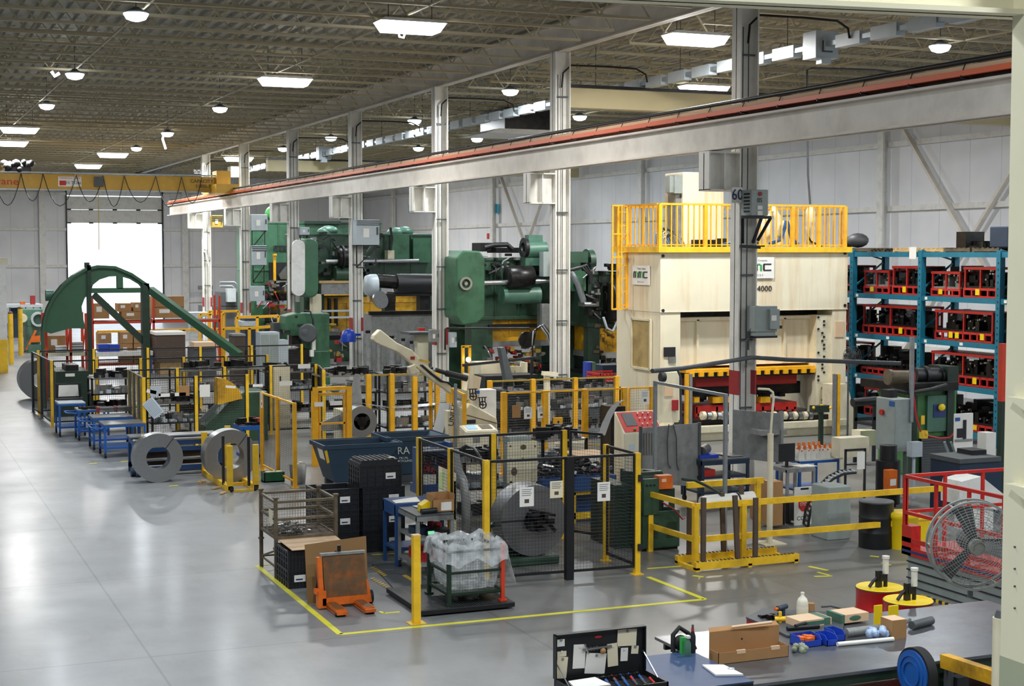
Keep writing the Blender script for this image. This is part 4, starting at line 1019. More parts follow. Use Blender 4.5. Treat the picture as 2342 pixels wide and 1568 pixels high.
# left face grille, plate on front leg
gx = xl
m = MB(); a = PX(1448, 728, gx); b_ = PX(1490, 845, gx); m.box(gx-.03, b_[1], b_[2], gx+.01, a[1], a[2]); fr = partw(T, 'side_grille', m, paint('grille_tan', '#b39a63', .6, var=.15, dirt='#7d6334', dirt_amt=.6, scale=3), 'tan filter panel')
m = MB()
for (p, q_) in (((a[1], a[2]), (b_[1], a[2])), ((a[1], b_[2]), (b_[1], b_[2])), ((a[1], a[2]), (a[1], b_[2])), ((b_[1], a[2]), (b_[1], b_[2]))): m.bar((gx-.04, p[0], p[1]), (gx-.04, q_[0], q_[1]), .07)
partw(T, 'grille_frame', m, 'cream2')
m = MB(); vb(m, 1519, 794, 1545, 815, YM-.02, .04); partw(T, 'display_panel', m, 'ink'); m = MB(); vb(m, 1530, 816, 1546, 829, YM-.02, .04); partw(T, 'data_plate', m, 'mgrey')
m = MB(); vb(m, 1911, 735, 1930, 770, YM-.01, .03); partw(T, 'notice_plate', m, 'cardl')
# logo boards
def logo(T, origin, w_, h, rot, hidden=False):
    e = bpy.data.objects.new('logo_sign', None); 
    m = MB(); m.box(-w_/2, -.03, -h/2, w_/2, 0, h/2); s_ = part(T, 'logo_sign', m, 'paper', 'white sign with black and green letters')
    bpy.data.objects.remove(e)
    s_.location = Vector(origin) - Vector(T.location); s_.rotation_euler = (0, 0, rot)
    L = h*.34; z0 = -L*.42
    def arch(mb, x, ww, hh, t):   # letter built of two legs and a round top
        mb.box(x, -.045, z0, x+t, -.03, z0+hh*.8); mb.box(x+ww-t, -.045, z0, x+ww, -.03, z0+hh*.8); mb.box(x+t*.5, -.045, z0+hh*.78, x+ww-t*.4, -.03, z0+hh)
    u = w_*.84/3.0; t = u*.16; x0 = -w_*.42
    mb = MB(); mg = MB()
    for k in (0, 1):
        x = x0+k*u*1.05
        arch(mb, x, u*.50, L, t)
        mg.box(x+u*.50, -.046, z0+L*.8, x+u*.78, -.03, z0+L); mg.box(x+u*.78, -.046, z0, x+u*.94, -.03, z0+L*.85)
    x = x0+2.12*u
    mb.box(x, -.045, z0+L*.1, x+t, -.03, z0+L*.9); mb.box(x+t*.3, -.045, z0+L*.84, x+u*.85, -.03, z0+L); mb.box(x+t*.3, -.045, z0, x+u*.85, -.03, z0+L*.16)
    part(s_, 'lettering', mb, 'ink'); part(s_, 'lettering', mg, 'lgreen')
    text(s_, 'lettering', 'a Nidec Group Company'[8:], (w_*.06, -.032, h*.34), h*.13, 'ink', ext=.001)
    text(s_, 'lettering', 'P R E S S E S', (0, -.032, -h*.36), h*.13, 'ink', ext=.001)
    return s_
a, b_ = PX(1450, 605, gx), PX(1488, 654, gx); cx_ = PX(1469, 629, gx)
logo(T, (gx-.03, cx_[1], cx_[2]), abs(a[1]-b_[1]), abs(a[2]-b_[2])*.92, R(-90))
c = PY(1729, 612, YM); logo(T, (c[0], YM-.03, c[2]), 1.25, .66, 0)
text(T, 'lettering', '-4000', (PY(1745, 660, YM)[0]-T.location.x, YM-.02-T.location.y, PY(1745, 660, YM)[2]), .25, 'ink', sx=1.1)
# bed
m = MB(); m.box(xl-.05, YM-.5, 0, xr, YM+DM, zM(975)); m.box(xl+.4, YM-.65, zM(985), xr-.3, YM-.5, zM(968)); bevel(partw(T, 'bed', m, 'cream2'), .03)
m = MB(); m.box(xi0-.2, YM-.35, zM(975), xi1, YM+DM-.5, zM(958)); partw(T, 'bolster', m, 'dark')
for k in range(22):
    px = 1608+11.6*k; c = PY(px, 950, YM-.5); m = MB(); m.cyl((c[0]-.06, YM-.5, c[2]), (c[0]+.06, YM-.5, c[2]), .13, 12); m.cyl((c[0]-.075, YM-.5, c[2]), (c[0]+.075, YM-.5, c[2]), .05, 8); partw(T, 'roller_clamp', m, 'steel' if k % 2 else 'cream2')
m = MB(); m.prism([(PY(1905, 990, YM-.6)[0], 0), (PY(1965, 1010, YM-.6)[0], 0), (PY(1938, 900, YM-.6)[0], 1.6), (PY(1905, 900, YM-.6)[0], 1.6)], YM-.6, YM); partw(T, 'foot', m, 'cream2')
# rails and yellow posts beside the window
for px, mt in ((1570, 'oyellow'), (1578, 'mgrey'), (1916, 'oyellow'), (1908, 'galv')):
    m = MB(); p = PY(px, 965, YM-.9); q = PY(px, 855, YM-.9); m.box(p[0]-.05, YM-.95, p[2]-.5, p[0]+.05, YM-.85, q[2]); partw(T, 'light_curtain_post', m, mt)
# dies inside the window
T = thing('press_die', 'long red framed die with yellow inserts inside the cream press', 'die', (PY(1700, 900, YM+.6)[0], YM+1.2, 1.0))
m = MB(); vb(m, 1592, 928, 1822, 935, YM+.5, 1.6); vb(m, 1592, 860, 1822, 876, YM+.7, 1.2)
for px in (1593, 1640, 1665, 1690, 1715, 1745, 1770, 1800, 1818): vb(m, px-2, 930, px+2, 958, YM+.5, .15)
vb(m, 1592, 952, 1822, 960, YM+.5, 1.6); partw(T, 'frame', m, 'red')
m = MB()
for a, b_ in ((1588, 1600), (1630, 1672), (1740, 1762)): vb(m, a, 908, b_, 920, YM+.45, .3)
partw(T, 'insert', m, 'oyellow'); m = MB()
q = random.Random(9)
for k in range(30): px = q.uniform(1590, 1815); py = q.uniform(895, 925); vb(m, px, py-8, px+q.uniform(5, 16), py, YM+q.uniform(.6, 1.5), .4)
vb(m, 1590, 880, 1830, 898, YM+.9, 1.4); partw(T, 'tooling', m, 'dark')
m = MB(); vb(m, 1843, 858, 1853, 882, YM+DM+1.2, .02); vb(m, 1843, 884, 1853, 906, YM+DM+1.2, .02)
S = solo('lit_window', 'bright slotted light seen through the window of the cream press', 'light', m, emit('slot_glow', '#f2f2ff', 3.5))
m = MB(); vb(m, 1838, 850, 1862, 915, YM+DM+1.22, .1); vb(m, 1838, 915, 1842, 990, YM+DM+1.3, .1, 0); partw(S, 'frame', m, 'cream2')
# platform railing, ladder
zf, zr = zM(564), zM(467)
Tr = thing('platform_railing', 'orange yellow railing around the roof platform of the cream press', 'railing', (xl, YM, zf))
def rail_run(T, p, q, z0, z1, n, big=(0,)):
    p = Vector(p); q = Vector(q); m = MB(); m.bar((p.x, p.y, z1), (q.x, q.y, z1), .06); m.bar((p.x, p.y, z0+.06), (q.x, q.y, z0+.06), .03); partw(T, 'top_rail', m, 'oyellow')
    for k in range(n+1):
        v = p.lerp(q, k/n); b_ = (k in big); m = MB(); m.bar((v.x, v.y, z0), (v.x, v.y, z1), .11 if b_ else .032); partw(T, 'post' if b_ else 'baluster', m, 'oyellow')
rail_run(Tr, (xl, YM+.05), (xr-.1, YM+.05), zf, zr, 34, (0, 8, 16, 24, 29, 34))
rail_run(Tr, (xl, YM+.2), (xl, YM+DM-.15), zf, zr, 9, (9,))
rail_run(Tr, (xl, YM+DM), (xr-.1, YM+DM), zf, zr, 14, (0, 14)); rail_run(Tr, (xr-.1, YM+.25), (xr-.1, YM+DM-.2), zf, zr, 6, ())
# access ladder with cage at the left
la, lb_ = PY(1413, 600, YM+2.2)[0], PY(1433, 600, YM+2.2)[0]
T = thing('access_ladder', 'orange yellow caged ladder at the left of the cream press', 'ladder', (la, YM+2.2, PY(1410, 705, YM+2.2)[2]))
yl = YM+2.2; z0, z1 = PY(1410, 705, yl)[2], PY(1410, 470, yl)[2]
m = MB(); m.bar((la, yl, z0), (la, yl, z1), .07); m.bar((lb_, yl, z0), (lb_, yl, z1), .09); partw(T, 'side_rail', m, 'oyellow')
z = z0+.1
while z < z1: m = MB(); m.bar((la, yl, z), (lb_, yl, z), .035); partw(T, 'rung', m, 'oyellow'); z += .42
xk = PY(1397, 600, yl-.6)[0]
m = MB()
for dx in (0, .32): m.bar((xk+dx, yl-.7, z0), (xk+dx, yl-.7, z1), .045)
for zz in (z0, (z0+z1)/2, z1-.02, z1-.9): m.bar((xk, yl-.7, zz), (xk+.35, yl-.7, zz), .04); m.bar((xk, yl-.7, zz), (la, yl, zz), .04); m.bar((xk+.35, yl-.7, zz), (lb_, yl, zz), .04)
partw(T, 'cage', m, 'oyellow')
# things on the platform
T = thing('platform_cabinet', 'tall cream cabinet on top of the cream press', 'cabinet', (PY(1605, 500, YM+1.6)[0], YM+1.9, zf))
m = MB(); vb(m, 1562, 393, 1655, 548, YM+1.5, 1.2, zf); bevel(partw(T, 'body', m, 'cream'), .03)
m = MB(); vb(m, 1545, 440, 1563, 560, YM+1.6, .5, zf); partw(T, 'duct', m, 'mgrey'); m = MB(); vb(m, 1543, 400, 1561, 442, YM+1.4, .5); vb(m, 1532, 402, 1543, 440, YM+1.45, .3); partw(T, 'switch_box', m, 'grey')
T = thing('lubrication_unit', 'cream pipework and pump unit on the platform right of the column', 'pump', (PY(1780, 560, YM+1)[0], YM+1, zf))
for pts, r in (([(1757, 560), (1757, 490), (1768, 476), (1778, 495), (1780, 560)], .12), ([(1785, 560), (1790, 505), (1800, 505), (1806, 560)], .10), ([(1742, 560), (1744, 510), (1755, 500)], .1)):
    m = MB(); m.tube([PY(a, b_, YM+1) for a, b_ in pts], r, 10); partw(T, 'pipe', m, 'cream2')
for pts in ([(1760, 558), (1785, 548), (1795, 520), (1798, 505)], [(1800, 505), (1810, 545), (1825, 558)], [(1650, 560), (1685, 556), (1700, 552)]):
    m = MB(); m.tube([PY(a, b_, YM+.7) for a, b_ in pts], .06, 8); partw(T, 'blue_hose', m, 'blue')
T = thing('hose_tangle', 'tangle of grey and blue hoses on the left end of the platform', 'hoses', (PY(1520, 560, YM+.8)[0], YM+.8, zf))
q = random.Random(4)
for k in range(12):
    a = 1495+q.uniform(0, 22); h = q.uniform(520, 535); e = 1520+q.uniform(0, 50); m = MB()
    m.tube([PY(a, 562, YM+.6), PY(a+2, h+12, YM+.6), PY(a+12, h, YM+.7), PY(a+26, h+6, YM+.8), PY(e-8, 545, YM+.8), PY(e, 562, YM+.8)], .028, 6); partw(T, 'hose', m, 'galv' if k % 3 else 'blue')
T = thing('roof_motor', 'cream motor standing at the right end of the platform', 'motor', (PY(1853, 560, YM+.8)[0], YM+.8, zf))
m = MB(); c = PY(1853, 560, YM+.8); m.lathe((c[0], YM+.8, zf), [(.22, 0), (.16, .15), (.12, .5), (.16, .6), (.12, .75), (.16, .8), (.16, 1.15), (.08, 1.3), (0, 1.32)], 16); partw(T, 'body', m, 'cream2')
m = MB(); m.tube([PY(1848, 540, YM+.6), PY(1855, 552, YM+.6), PY(1880, 563, YM+.6)], .03); partw(T, 'cable', m, 'black'); m = MB(); m.tube([PY(1853, 467, YM+.8), PY(1848, 400, YM+.8), PY(1846, 160, YM+.8), PY(1857, 156, YM+.8), PY(2000, 160, YM+.8), PY(2060, 168, YM+.8)], .035, 8); partw(T, 'drop_cable', m, 'dgrey')
m = MB(); vb(m, 1700, 552, 1750, 562, YM+1.4, .8, zf); vb(m, 1640, 545, 1665, 562, YM+1.4, .5, zf); vb(m, 1588, 548, 1640, 562, YM+1.3, .3, zf); solo('roof_pipes_box', 'low dark valve bank on the platform behind the railing', 'valves', m, 'dark')
# things fixed to the big column 60
q = (XC, COLY[0])
yb = COLY[0]-.24
T = thing('column_plate', 'white plate with the blue number 60 on the big column', 'sign', PY(1685, 447, yb)); m = MB(); vb(m, 1674, 428, 1698, 464, yb-.03, .03); partw(T, 'plate', m, 'white_pl'); c = PY(1686, 446, yb-.04); text(T, 'lettering', '60', (c[0]-T.location.x, -.05, c[2]-T.location.z), .38, 'inkblue', sx=.85)
T = thing('transformer_box', 'grey transformer box on a black bracket high on the big column', 'electrical box', PY(1730, 492, yb))
m = MB(); vb(m, 1719, 433, 1757, 493, yb-.5, .5); tx = PY(1719, 460, yb-.5)[0]; bevel(partw(T, 'case', m, 'grey'), .02)
m = MB()
for k in range(6): m.box(tx-.01, yb-.42, PY(1710, 445+8*k, yb-.4)[2], tx, yb-.15, PY(1710, 441+8*k, yb-.4)[2])
partw(T, 'vent_slot', m, 'ink')
c = PY(1738, 458, yb-.52); text(T, 'lettering', 'IIS', (c[0]-T.location.x, yb-.52-T.location.y, c[2]-T.location.z), .15, 'ink', ext=.002)
m = MB(); vb(m, 1733, 470, 1744, 479, yb-.52, .02); vb(m, 1733, 482, 1744, 492, yb-.52, .02); partw(T, 'sticker', m, 'paper'); c = PY(1739, 443, yb-.52); m = MB(); m.cyl((c[0], yb-.53, c[2]), (c[0], yb-.5, c[2]), .05); partw(T, 'red_badge', m, 'dred')
m = MB(); 
for px in (1699, 1742): m.bar(PY(px, 496, yb-.4), PY(px if px < 1720 else 1722, 555, yb-.05), .06)
m.bar(PY(1696, 496, yb-.4), PY(1763, 497, yb-.4), .07); m.bar(PY(1763, 497, yb-.4), PY(1733, 550, yb-.1), .06); m.bar(PY(1693, 563, yb-.1), PY(1738, 565, yb-.1), .08); partw(T, 'bracket', m, 'black')
T = thing('disconnect_box', 'grey switch box low on the big column with white label', 'electrical box', PY(1755, 770, yb))
m = MB(); vb(m, 1727, 700, 1778, 758, yb-.4, .4); vb(m, 1727, 758, 1774, 768, yb-.35, .35); bevel(partw(T, 'case', m, 'grey'), .02)
m = MB(); vb(m, 1762, 707, 1783, 752, yb-.5, .1); partw(T, 'door', m, 'grey'); m = MB(); vb(m, 1765, 721, 1776, 733, yb-.52, .02); partw(T, 'sticker', m, 'paper'); m = MB(); vb(m, 1783, 744, 1789, 751, yb-.45, .1); vb(m, 1727, 768, 1778, 772, yb-.3, .3); partw(T, 'handle', m, 'ink')
m = MB(); m.tube([PY(1770, 757, yb-.2), PY(1740, 762, yb-.2), PY(1714, 768, yb-.1), PY(1707, 780, yb-.1), PY(1706, 840, yb-.1)], .03); m.tube([PY(1730, 752, yb-.2), PY(1718, 752, yb-.2), PY(1712, 760, yb-.1), PY(1711, 800, yb-.1)], .03); partw(T, 'conduit', m, 'dgrey')
T = thing('outlet_box', 'small grey box at the foot of the big column', 'electrical box', PY(1711, 1030, yb)); m = MB(); vb(m, 1702, 1010, 1719, 1030, yb-.1, .1); partw(T, 'case', m, 'grey'); m = MB(); vb(m, 1706, 1014, 1715, 1024, yb-.11, .01); partw(T, 'label_plate', m, 'paperb')
# long black air boom across the column
T = thing('air_hose_boom', 'black pipe boom running both ways from the big column above the guards', 'pipe', PY(1720, 820, 32.2))
m = MB(); m.tube([PY(1492, 848, 31), PY(1560, 842, 31.4), PY(1650, 828, 32), PY(1720, 817, 32.5), PY(1800, 822, 32.2), PY(1950, 827, 31.5), PY(2060, 831, 31)], .055, 10); partw(T, 'pipe', m, 'dgrey')
m = MB(); m.tube([PY(1550, 846, 31.3), PY(1556, 860, 31.3), PY(1558, 1000, 31.3), PY(1560, 1130, 31.3)], .03); partw(T, 'drop_hose', m, 'dgrey')

# ================================================================ teal die racks along the right wall
XR0, XR1 = 30.6, 31.9
yu = [PX(px, 700, XR0)[1] for px in (1951, 2107, 2287)]; bay = (yu[0]-yu[2])/2
yu = [yu[2]+bay*k for k in (3, 2, 1, 0, -1)]
lev = [PX(1951, py, XR0)[2] for py in (576, 669, 760, 851)] + [.35]
T = thing('die_rack', 'tall teal rack holding red framed dies right of the cream press', 'rack', (XR0, yu[0], 0))
for y in yu:
    m = MB()
    for x in (XR0, XR1): m.box(x-.09, y-.09, 0, x+.09, y+.09, lev[0]+.05)
    for z in (.5, 1.9, 3.3, 4.6): m.bar((XR0, y, z), (XR1, y, z+.9), .05); m.bar((XR1, y, z+.9), (XR0, y, z+1.25), .05)
    partw(T, 'upright', m, 'teal')
    m = MB()
    for k in range(28): m.box(XR0-.095, y-.02, .3+.19*k, XR0-.088, y+.02, .36+.19*k)
    partw(T, 'slot_row', m, 'ink')
for z in lev:
    m = MB(); m.box(XR0-.06, yu[-1], z-.16, XR0, yu[0], z); m.box(XR1, yu[-1], z-.16, XR1+.06, yu[0], z); partw(T, 'beam', m, 'teal')
    m = MB(); m.box(XR0, yu[-1], z-.03, XR1, yu[0], z); partw(T, 'shelf_deck', m, 'dark')
m = MB(); q = random.Random(5)
for z in lev[1:]:
    for k in range(4): y = yu[k]-.25; m.box(XR0-.07, y-.12, z-.12, XR0-.06, y+.0, z-.03)
for z in lev[2:3]:
    for k in range(3): m.box(XR0-.07, yu[k]-2.1, z-.12, XR0-.06, yu[k]-1.95, z-.03)
partw(T, 'shelf_tag', m, 'paper')
def die(L, W, H, kind, seed):
    """red framed die: channel rails, posts, dark machined blocks"""
    q = random.Random(seed); T = thing('press_die', 'x', 'die')
    fm = 'red'
    m = MB(); h0 = H*.30
    for x in (-W/2, W/2-.06): m.box(x, -L/2, h0-.07, x+.06, L/2, h0)
    for x in (-W/2, W/2-.06): m.box(x, -L/2, 0, x+.06, L/2, .05)
    n = int(L/.32)
    for k in range(n+1):
        y = -L/2+.03+(L-.06)*k/n
        for x in (-W/2, W/2-.06): m.box(x, y-.03, 0, x+.06, y+.03, h0)
    part(T, 'lower_frame', m, fm)
    m = MB(); m.box(-W/2+.05, -L/2, h0, W/2-.05, L/2, h0+.06)
    for k in range(int(L*9)): a, b_, c = q.uniform(.1, .3), q.uniform(.08, .25), q.uniform(.08, H*.45); y = q.uniform(-L/2+.1, L/2-.1); x = q.uniform(-W/2+.12, W/2-.12); m.box(x-a/2, y-b_/2, h0+.06, x+a/2, y+b_/2, h0+.06+c)
    part(T, 'tooling', m, 'dark' if kind != 2 else 'mgrey')
    if kind != 3:
        m = MB(); zz = H-.06
        m.box(-W/2, -L/2, zz-.05, -W/2+.06, L/2, zz); m.box(W/2-.06, -L/2, zz-.05, W/2, L/2, zz); m.box(-W/2, -L/2, zz, W/2, L/2, zz+.03)
        for y in (-L/2+.05, L/2-.05, 0): m.box(-W/2+.02, y-.03, h0, -W/2+.08, y+.03, zz); m.box(W/2-.08, y-.03, h0, W/2-.02, y+.03, zz)
        part(T, 'upper_frame', m, fm)
    m = MB()
    for k in range(1 if kind != 1 else 3): y = q.uniform(-L/2+.2, L/2-.2); m.box(-W/2-.012, y-.09, h0*.25, -W/2-.002, y+.09, h0*.9)
    part(T, 'yellow_tag', m, 'ybucket')
    m = MB()
    for k in range(int(L*5)): y = q.uniform(-L/2+.1, L/2-.1); z = q.uniform(h0+.08, H*.85); m.box(-W/2+.06, y-.03, z, -W/2+.16, y+.03, z+.05)
    part(T, 'bright_fitting', m, 'steel')
    return T
protos = [die(3.0, 1.0, 1.0, 0, 1), die(2.7, 1.0, .95, 1, 2), die(1.4, .95, .8, 2, 3), die(2.9, 1.0, .75, 3, 4), die(1.5, .95, .95, 0, 5)]
used = set()
lvl_name = ['top shelf', 'second shelf', 'third shelf', 'fourth shelf', 'bottom shelf']; bay_name = ['bay beside the cream press', 'middle bay', 'bay at the right', 'bay behind the near column']
plan = {(1, 1): [(2, .8), (4, -.8)], (1, 2): [(2, .9), (4, -.7)], (2, 1): [(0, 0)], (2, 2): [(1, 0)], (3, 1): [(3, .1)], (3, 2): [(0, 0)], (4, 1): [(1, 0)], (4, 2): [(3, 0)],
        (1, 0): [(2, .7), (4, -.8)], (2, 0): [(1, 0)], (3, 0): [(0, 0)], (1, 3): [(4, .8), (2, -.8)], (2, 3): [(0, 0)], (3, 3): [(1, 0)], (4, 3): [(0, 0)], (4, 0): [(3, 0)]}
for (lv, b_), items in plan.items():
    for (pi, off) in items:
        y = (yu[b_]+yu[b_+1])/2+off; loc = (XR0+.65, y, lev[lv])
        side = '' if len(items) == 1 else (', nearer of two' if off < 0 else ', farther of two')
        lb = 'red framed die on teal rack %s, %s%s' % (lvl_name[lv], bay_name[b_], side)
        if pi not in used: protos[pi].location = loc; used.add(pi); protos[pi]['label'] = lb; protos[pi]['group'] = 'dies on the teal rack'
        else: dup(protos[pi], loc, 0, lb, 'dies on the teal rack')
for lv in range(1, 5):
    for b_ in range(4):
        m = MB(); clutter(m, XR0+.75, yu[b_+1]+.2, XR1-.1, yu[b_]-.2, lev[lv], 26, (.2, .6), (.3, .95), lv*7+b_); s_ = solo('stored_tooling', 'dark tooling stored behind the dies, rack %s, %s' % (lvl_name[lv], bay_name[b_]), 'tooling', m, 'dark'); s_['kind'] = 'stuff'
# on top of the rack
def pallet(label, loc, L=1.2, W=1.2, mat='wood', rz=0, group='pallets on the teal rack'):
    T = thing('wooden_pallet', label, 'pallet', loc, rz, group)
    m = MB()
    for k in range(6): y = -L/2+.05+(L-.1)*k/5; m.box(-W/2, y-.05, .11, W/2, y+.05, .135)
    part(T, 'deck_board', m, mat); m = MB()
    for x in (-W/2+.05, 0, W/2-.05): m.box(x-.04, -L/2, .02, x+.04, L/2, .11)
    for k in (0, 1): y = -L/2+.05+(L-.1)*k; m.box(-W/2, y-.05, 0, W/2, y+.05, .02)
    part(T, 'stringer', m, mat); return T
zt_ = lev[0]
for px, lb, mt in ((1960, 'dark wooden pallet on top of the teal rack beside the press', 'oldsteel'), (2065, 'new pale pallet on top of the teal rack', 'wood'), (2125, 'new pale pallet on top of the teal rack with white sheet', 'wood'), (2185, 'brown pallet on top of the teal rack under junk', 'oldsteel'), (2250, 'brown pallet on top of the teal rack, rightmost', 'oldsteel')):
    y = PX(px, 570, XR0)[1]; pallet(lb, (XR0+.65, y, zt_), mat=mt)
q = PX(1955, 550, XR0+.6); T = thing('rolled_hose', 'dark grey rolled bag on top of the teal rack', 'bag', (XR0+.65, q[1], zt_+.135)); m = MB(); m.ball((0, -.1, .26), .28, 14, (1.2, 1.6, .9)); m.ball((0, .5, .2), .22, 12, (1, 1.4, .9)); part(T, 'roll', m, 'dgrey')
m = MB(); y = PX(2192, 550, XR0)[1]; clutter(m, XR0+.2, y-1.2, XR0+1.2, y+.5, zt_+.135, 16, (.15, .5), (.05, .22), 6); m.box(XR0+.2, y-.1, zt_+.13, XR0+.9, y+.35, zt_+.62); solo('scrap_parts', 'pile of dark machine parts on the brown pallets atop the teal rack', 'parts', m, 'dark')
m = MB(); y = PX(2283, 550, XR0)[1]; m.box(XR0+.1, y-.3, zt_+.135, XR0+1, y+.5, zt_+.75); bevel(solo('dark_bin', 'dark bin at the right end atop the teal rack', 'bin', m, 'dblue'), .03)
m = MB(); y = PX(2093, 570, XR0)[1]; m.box(XR0-.12, y-.2, zt_-.22, XR0-.1, y+.14, zt_+.16); solo('white_sheet', 'white sheet hanging over the top corner of the teal rack', 'paper', m, 'paper')
# orange over green post right of the rack
p = PY(2292, 900, 28); T = thing('rack_post', 'steel post painted orange above and green below beside the near column', 'post', (p[0], 28, 0)); zz = PY(2292, 917, 28)[2]
m = MB(); m.box(-.07, -.07, 0, .07, .07, zz); part(T, 'post', m, 'dgreen'); m = MB(); m.box(-.07, -.07, zz, .07, .07, PY(2292, 785, 28)[2]); part(T, 'post', m, 'rackred', 'orange upper half')
# ================================================================ guard fences
def fence(label, p, q, n, h=2.2, post='yellow', frame='black', wire='black', pw=.09, lo=.15, step=.068, ends=(1, 1), cat='fence', name='mesh_fence', mid=False, ww=.0052):
    p = Vector((p[0], p[1], 0)); q = Vector((q[0], q[1], 0)); d = (q-p); L = d.length; e = d.normalized()
    T = thing(name, label, cat, tuple(p))
    for k in range(n+1):
        if (k == 0 and not ends[0]) or (k == n and not ends[1]): continue
        v = e*(L*k/n); m = MB(); m.box(v.x-pw/2, v.y-pw/2, .01, v.x+pw/2, v.y+pw/2, h); m.box(v.x-pw, v.y-pw, 0, v.x+pw, v.y+pw, .015); part(T, 'post', m, post)
    for k in range(n):
        a = e*(L*k/n + pw*.55); b_ = e*(L*(k+1)/n - pw*.55); fw = .045; hh = h-.03
        m = MB()
        for z in ([lo, hh] + ([(lo+hh)/2] if mid else [])): m.bar((a.x, a.y, z), (b_.x, b_.y, z), fw)
        m.bar((a.x, a.y, lo), (a.x, a.y, hh), fw); m.bar((b_.x, b_.y, lo), (b_.x, b_.y, hh), fw)
        f = part(T, 'panel_frame', m, frame)
        m = MB(); m.grid((a.x, a.y, lo), e, (0, 0, 1), (b_-a).length, hh-lo, step, ww); part(f, 'wire_mesh', m, wire)
    return T
def sheet_on(label, px, py, w_, h, Y=None, X=None, mat='paper', tilt=0, mark=True, name='paper_notice', cat='notice'):
    """a sheet hung on a fence in the plane y=Y or x=X"""
    c = PY(px, py, Y) if Y is not None else PX(px, py, X)
    T = thing(name, label, cat, c, 0 if Y is not None else R(-90)); T.rotation_euler.y = tilt if Y is not None else 0
    m = MB(); m.box(-w_/2, -.035, -h/2, w_/2, -.03, h/2); part(T, 'sheet', m, mat)
    if mark and mat != 'paperb':
        m = MB(); m.box(-w_*.16, -.037, -h*.32, w_*.16, -.035, -h*.12); part(T, 'picture', m, 'dbrown')
        m = MB()
        for k in range(4): m.box(-w_*.35, -.037, h*(.36-.1*k), w_*(.35-.07*(k % 2)), -.035, h*(.36-.1*k)+.012)
        part(T, 'text_lines', m, 'mgrey')
    if mat == 'paperb':
        m = MB()
        for k in range(7): m.box(-w_*.42+w_*.12*k, -.037, -h*.45, -w_*.42+w_*.12*k+.012, -.035, h*.45)
        part(T, 'stripe', m, 'galv')
    return T
Ya = 52.56
x600 = PY(612, 900, Ya)[0]
fence('black mesh fence with yellow posts in front of the green arch', (5.44, Ya), (x600, Ya), 5)
fence('short side run of black fence going back at the arch foot', (5.42, Ya+.1), (5.3, Ya+5), 2, ends=(0, 1), post='dgrey')
Yb = 44.4
xb1 = PY(600, 900, Yb)[0]
fence('black mesh fence with yellow posts behind the blue conveyor and coil', (7.13, Yb), (PY(565, 900, Yb)[0], Yb), 2)
fence('side run of black fence with tan posts left of the tilted sheet', (7.13, Yb+.1), (7.21, Yb+3.2), 3, ends=(0, 1), post='ocre', frame='dgrey')
fence('long black fence passing behind the tilted sheet toward the gap frame press', (7.2, 47.6), (PY(722, 830, 47.6)[0], 47.6), 4, ends=(0, 1))
fence('short black fence with thick yellow posts in front of the gap frame press', (PY(722, 830, 47.6)[0]+.05, 47.5), (PY(740, 830, 45.2)[0], 45.2), 1, ends=(0, 1))
fence('second black fence crossing behind the first between arch and gap frame press', (5.4, 56.5), (PY(690, 830, 56.5)[0], 56.5), 5, ends=(1, 1), h=2.3)
fence('yellow framed mesh gate standing by the green crate', (9.47, 39.83), (9.5, 36.54), 2, h=2.1, post='oyellow', frame='oyellow', step=.05)
Yc = 40.0
def frame_gate(label, px0, px1, Y, h=2.15):
    x0, x1 = PY(px0, 900, Y)[0], PY(px1, 900, Y)[0]; T = thing('door_frame_gate', label, 'gate', (x0, Y, 0))
    m = MB(); w_ = x1-x0
    m.box(0, -.08, 0, .16, .08, h); m.box(w_-.14, -.08, 0, w_, .08, h); m.box(0, -.07, h-.1, w_, .07, h); part(T, 'frame', m, 'oyellow')
    m = MB(); m.bar((.2, 0, h-.2), (w_-.18, 0, h-.2), .07); m.bar((.2, 0, 1.15), (w_-.18, 0, 1.15), .05); m.bar((.2, 0, .15), (w_-.18, 0, .15), .05); m.bar((.22, 0, .15), (.22, 0, h-.2), .05); m.bar((w_-.2, 0, .15), (w_-.2, 0, h-.2), .05); l = part(T, 'leaf', m, 'oyellow')
    m = MB(); m.grid((.22, 0, .15), (1, 0, 0), (0, 0, 1), w_-.42, h-.35, .06, .007); part(l, 'wire_mesh', m, 'dgrey')
    return T
frame_gate('yellow door frame gate behind the dark blue hopper', 713, 803, Yc)
fence('thin yellow railed fence behind the silver coil on its mandrel', (PY(722, 900, 43)[0]+1.6, 43), (PY(1000, 900, 43)[0], 43), 3, h=2.2, post='oyellow', frame='ocre', wire='dgrey', pw=.13, ww=.004)
fence('short yellow mesh panel beside the leaning clear duct', (PY(985, 900, 41.5)[0], 41.5), (PY(1012, 900, 40)[0]+.25, 40.2), 1, h=2.1, post='oyellow', frame='oyellow', wire='dgrey')
Yd = 36.7
fence('yellow fence panel left of the cream decoiler control desk', (PY(1036, 900, 38.8)[0], 38.8), (PY(1062, 900, 37.2)[0], 37.2), 1, h=2.1, post='oyellow', frame='oyellow', wire='dgrey')
fence('long yellow fence with black mesh and two white notices, right of the cream decoiler', (PY(1152, 900, Yd)[0], Yd), (PY(1428, 900, Yd)[0], Yd), 3, h=2.15, post='oyellow', frame='oyellow', wire='dgrey', pw=.13)
fence('last yellow fence bay in front of the cream press leg', (PY(1432, 900, Yd)[0]+.05, Yd), (PY(1490, 900, Yd)[0], Yd), 1, h=2.15, post='oyellow', frame='oyellow', wire='dgrey', ends=(0, 1))
fence('rear yellow fence behind the long yellow one', (PY(1120, 900, 40.2)[0], 40.2), (PY(1410, 900, 40.2)[0], 40.2), 3, h=2.15, post='oyellow', frame='ocre', wire='dgrey', pw=.12, ww=.004)
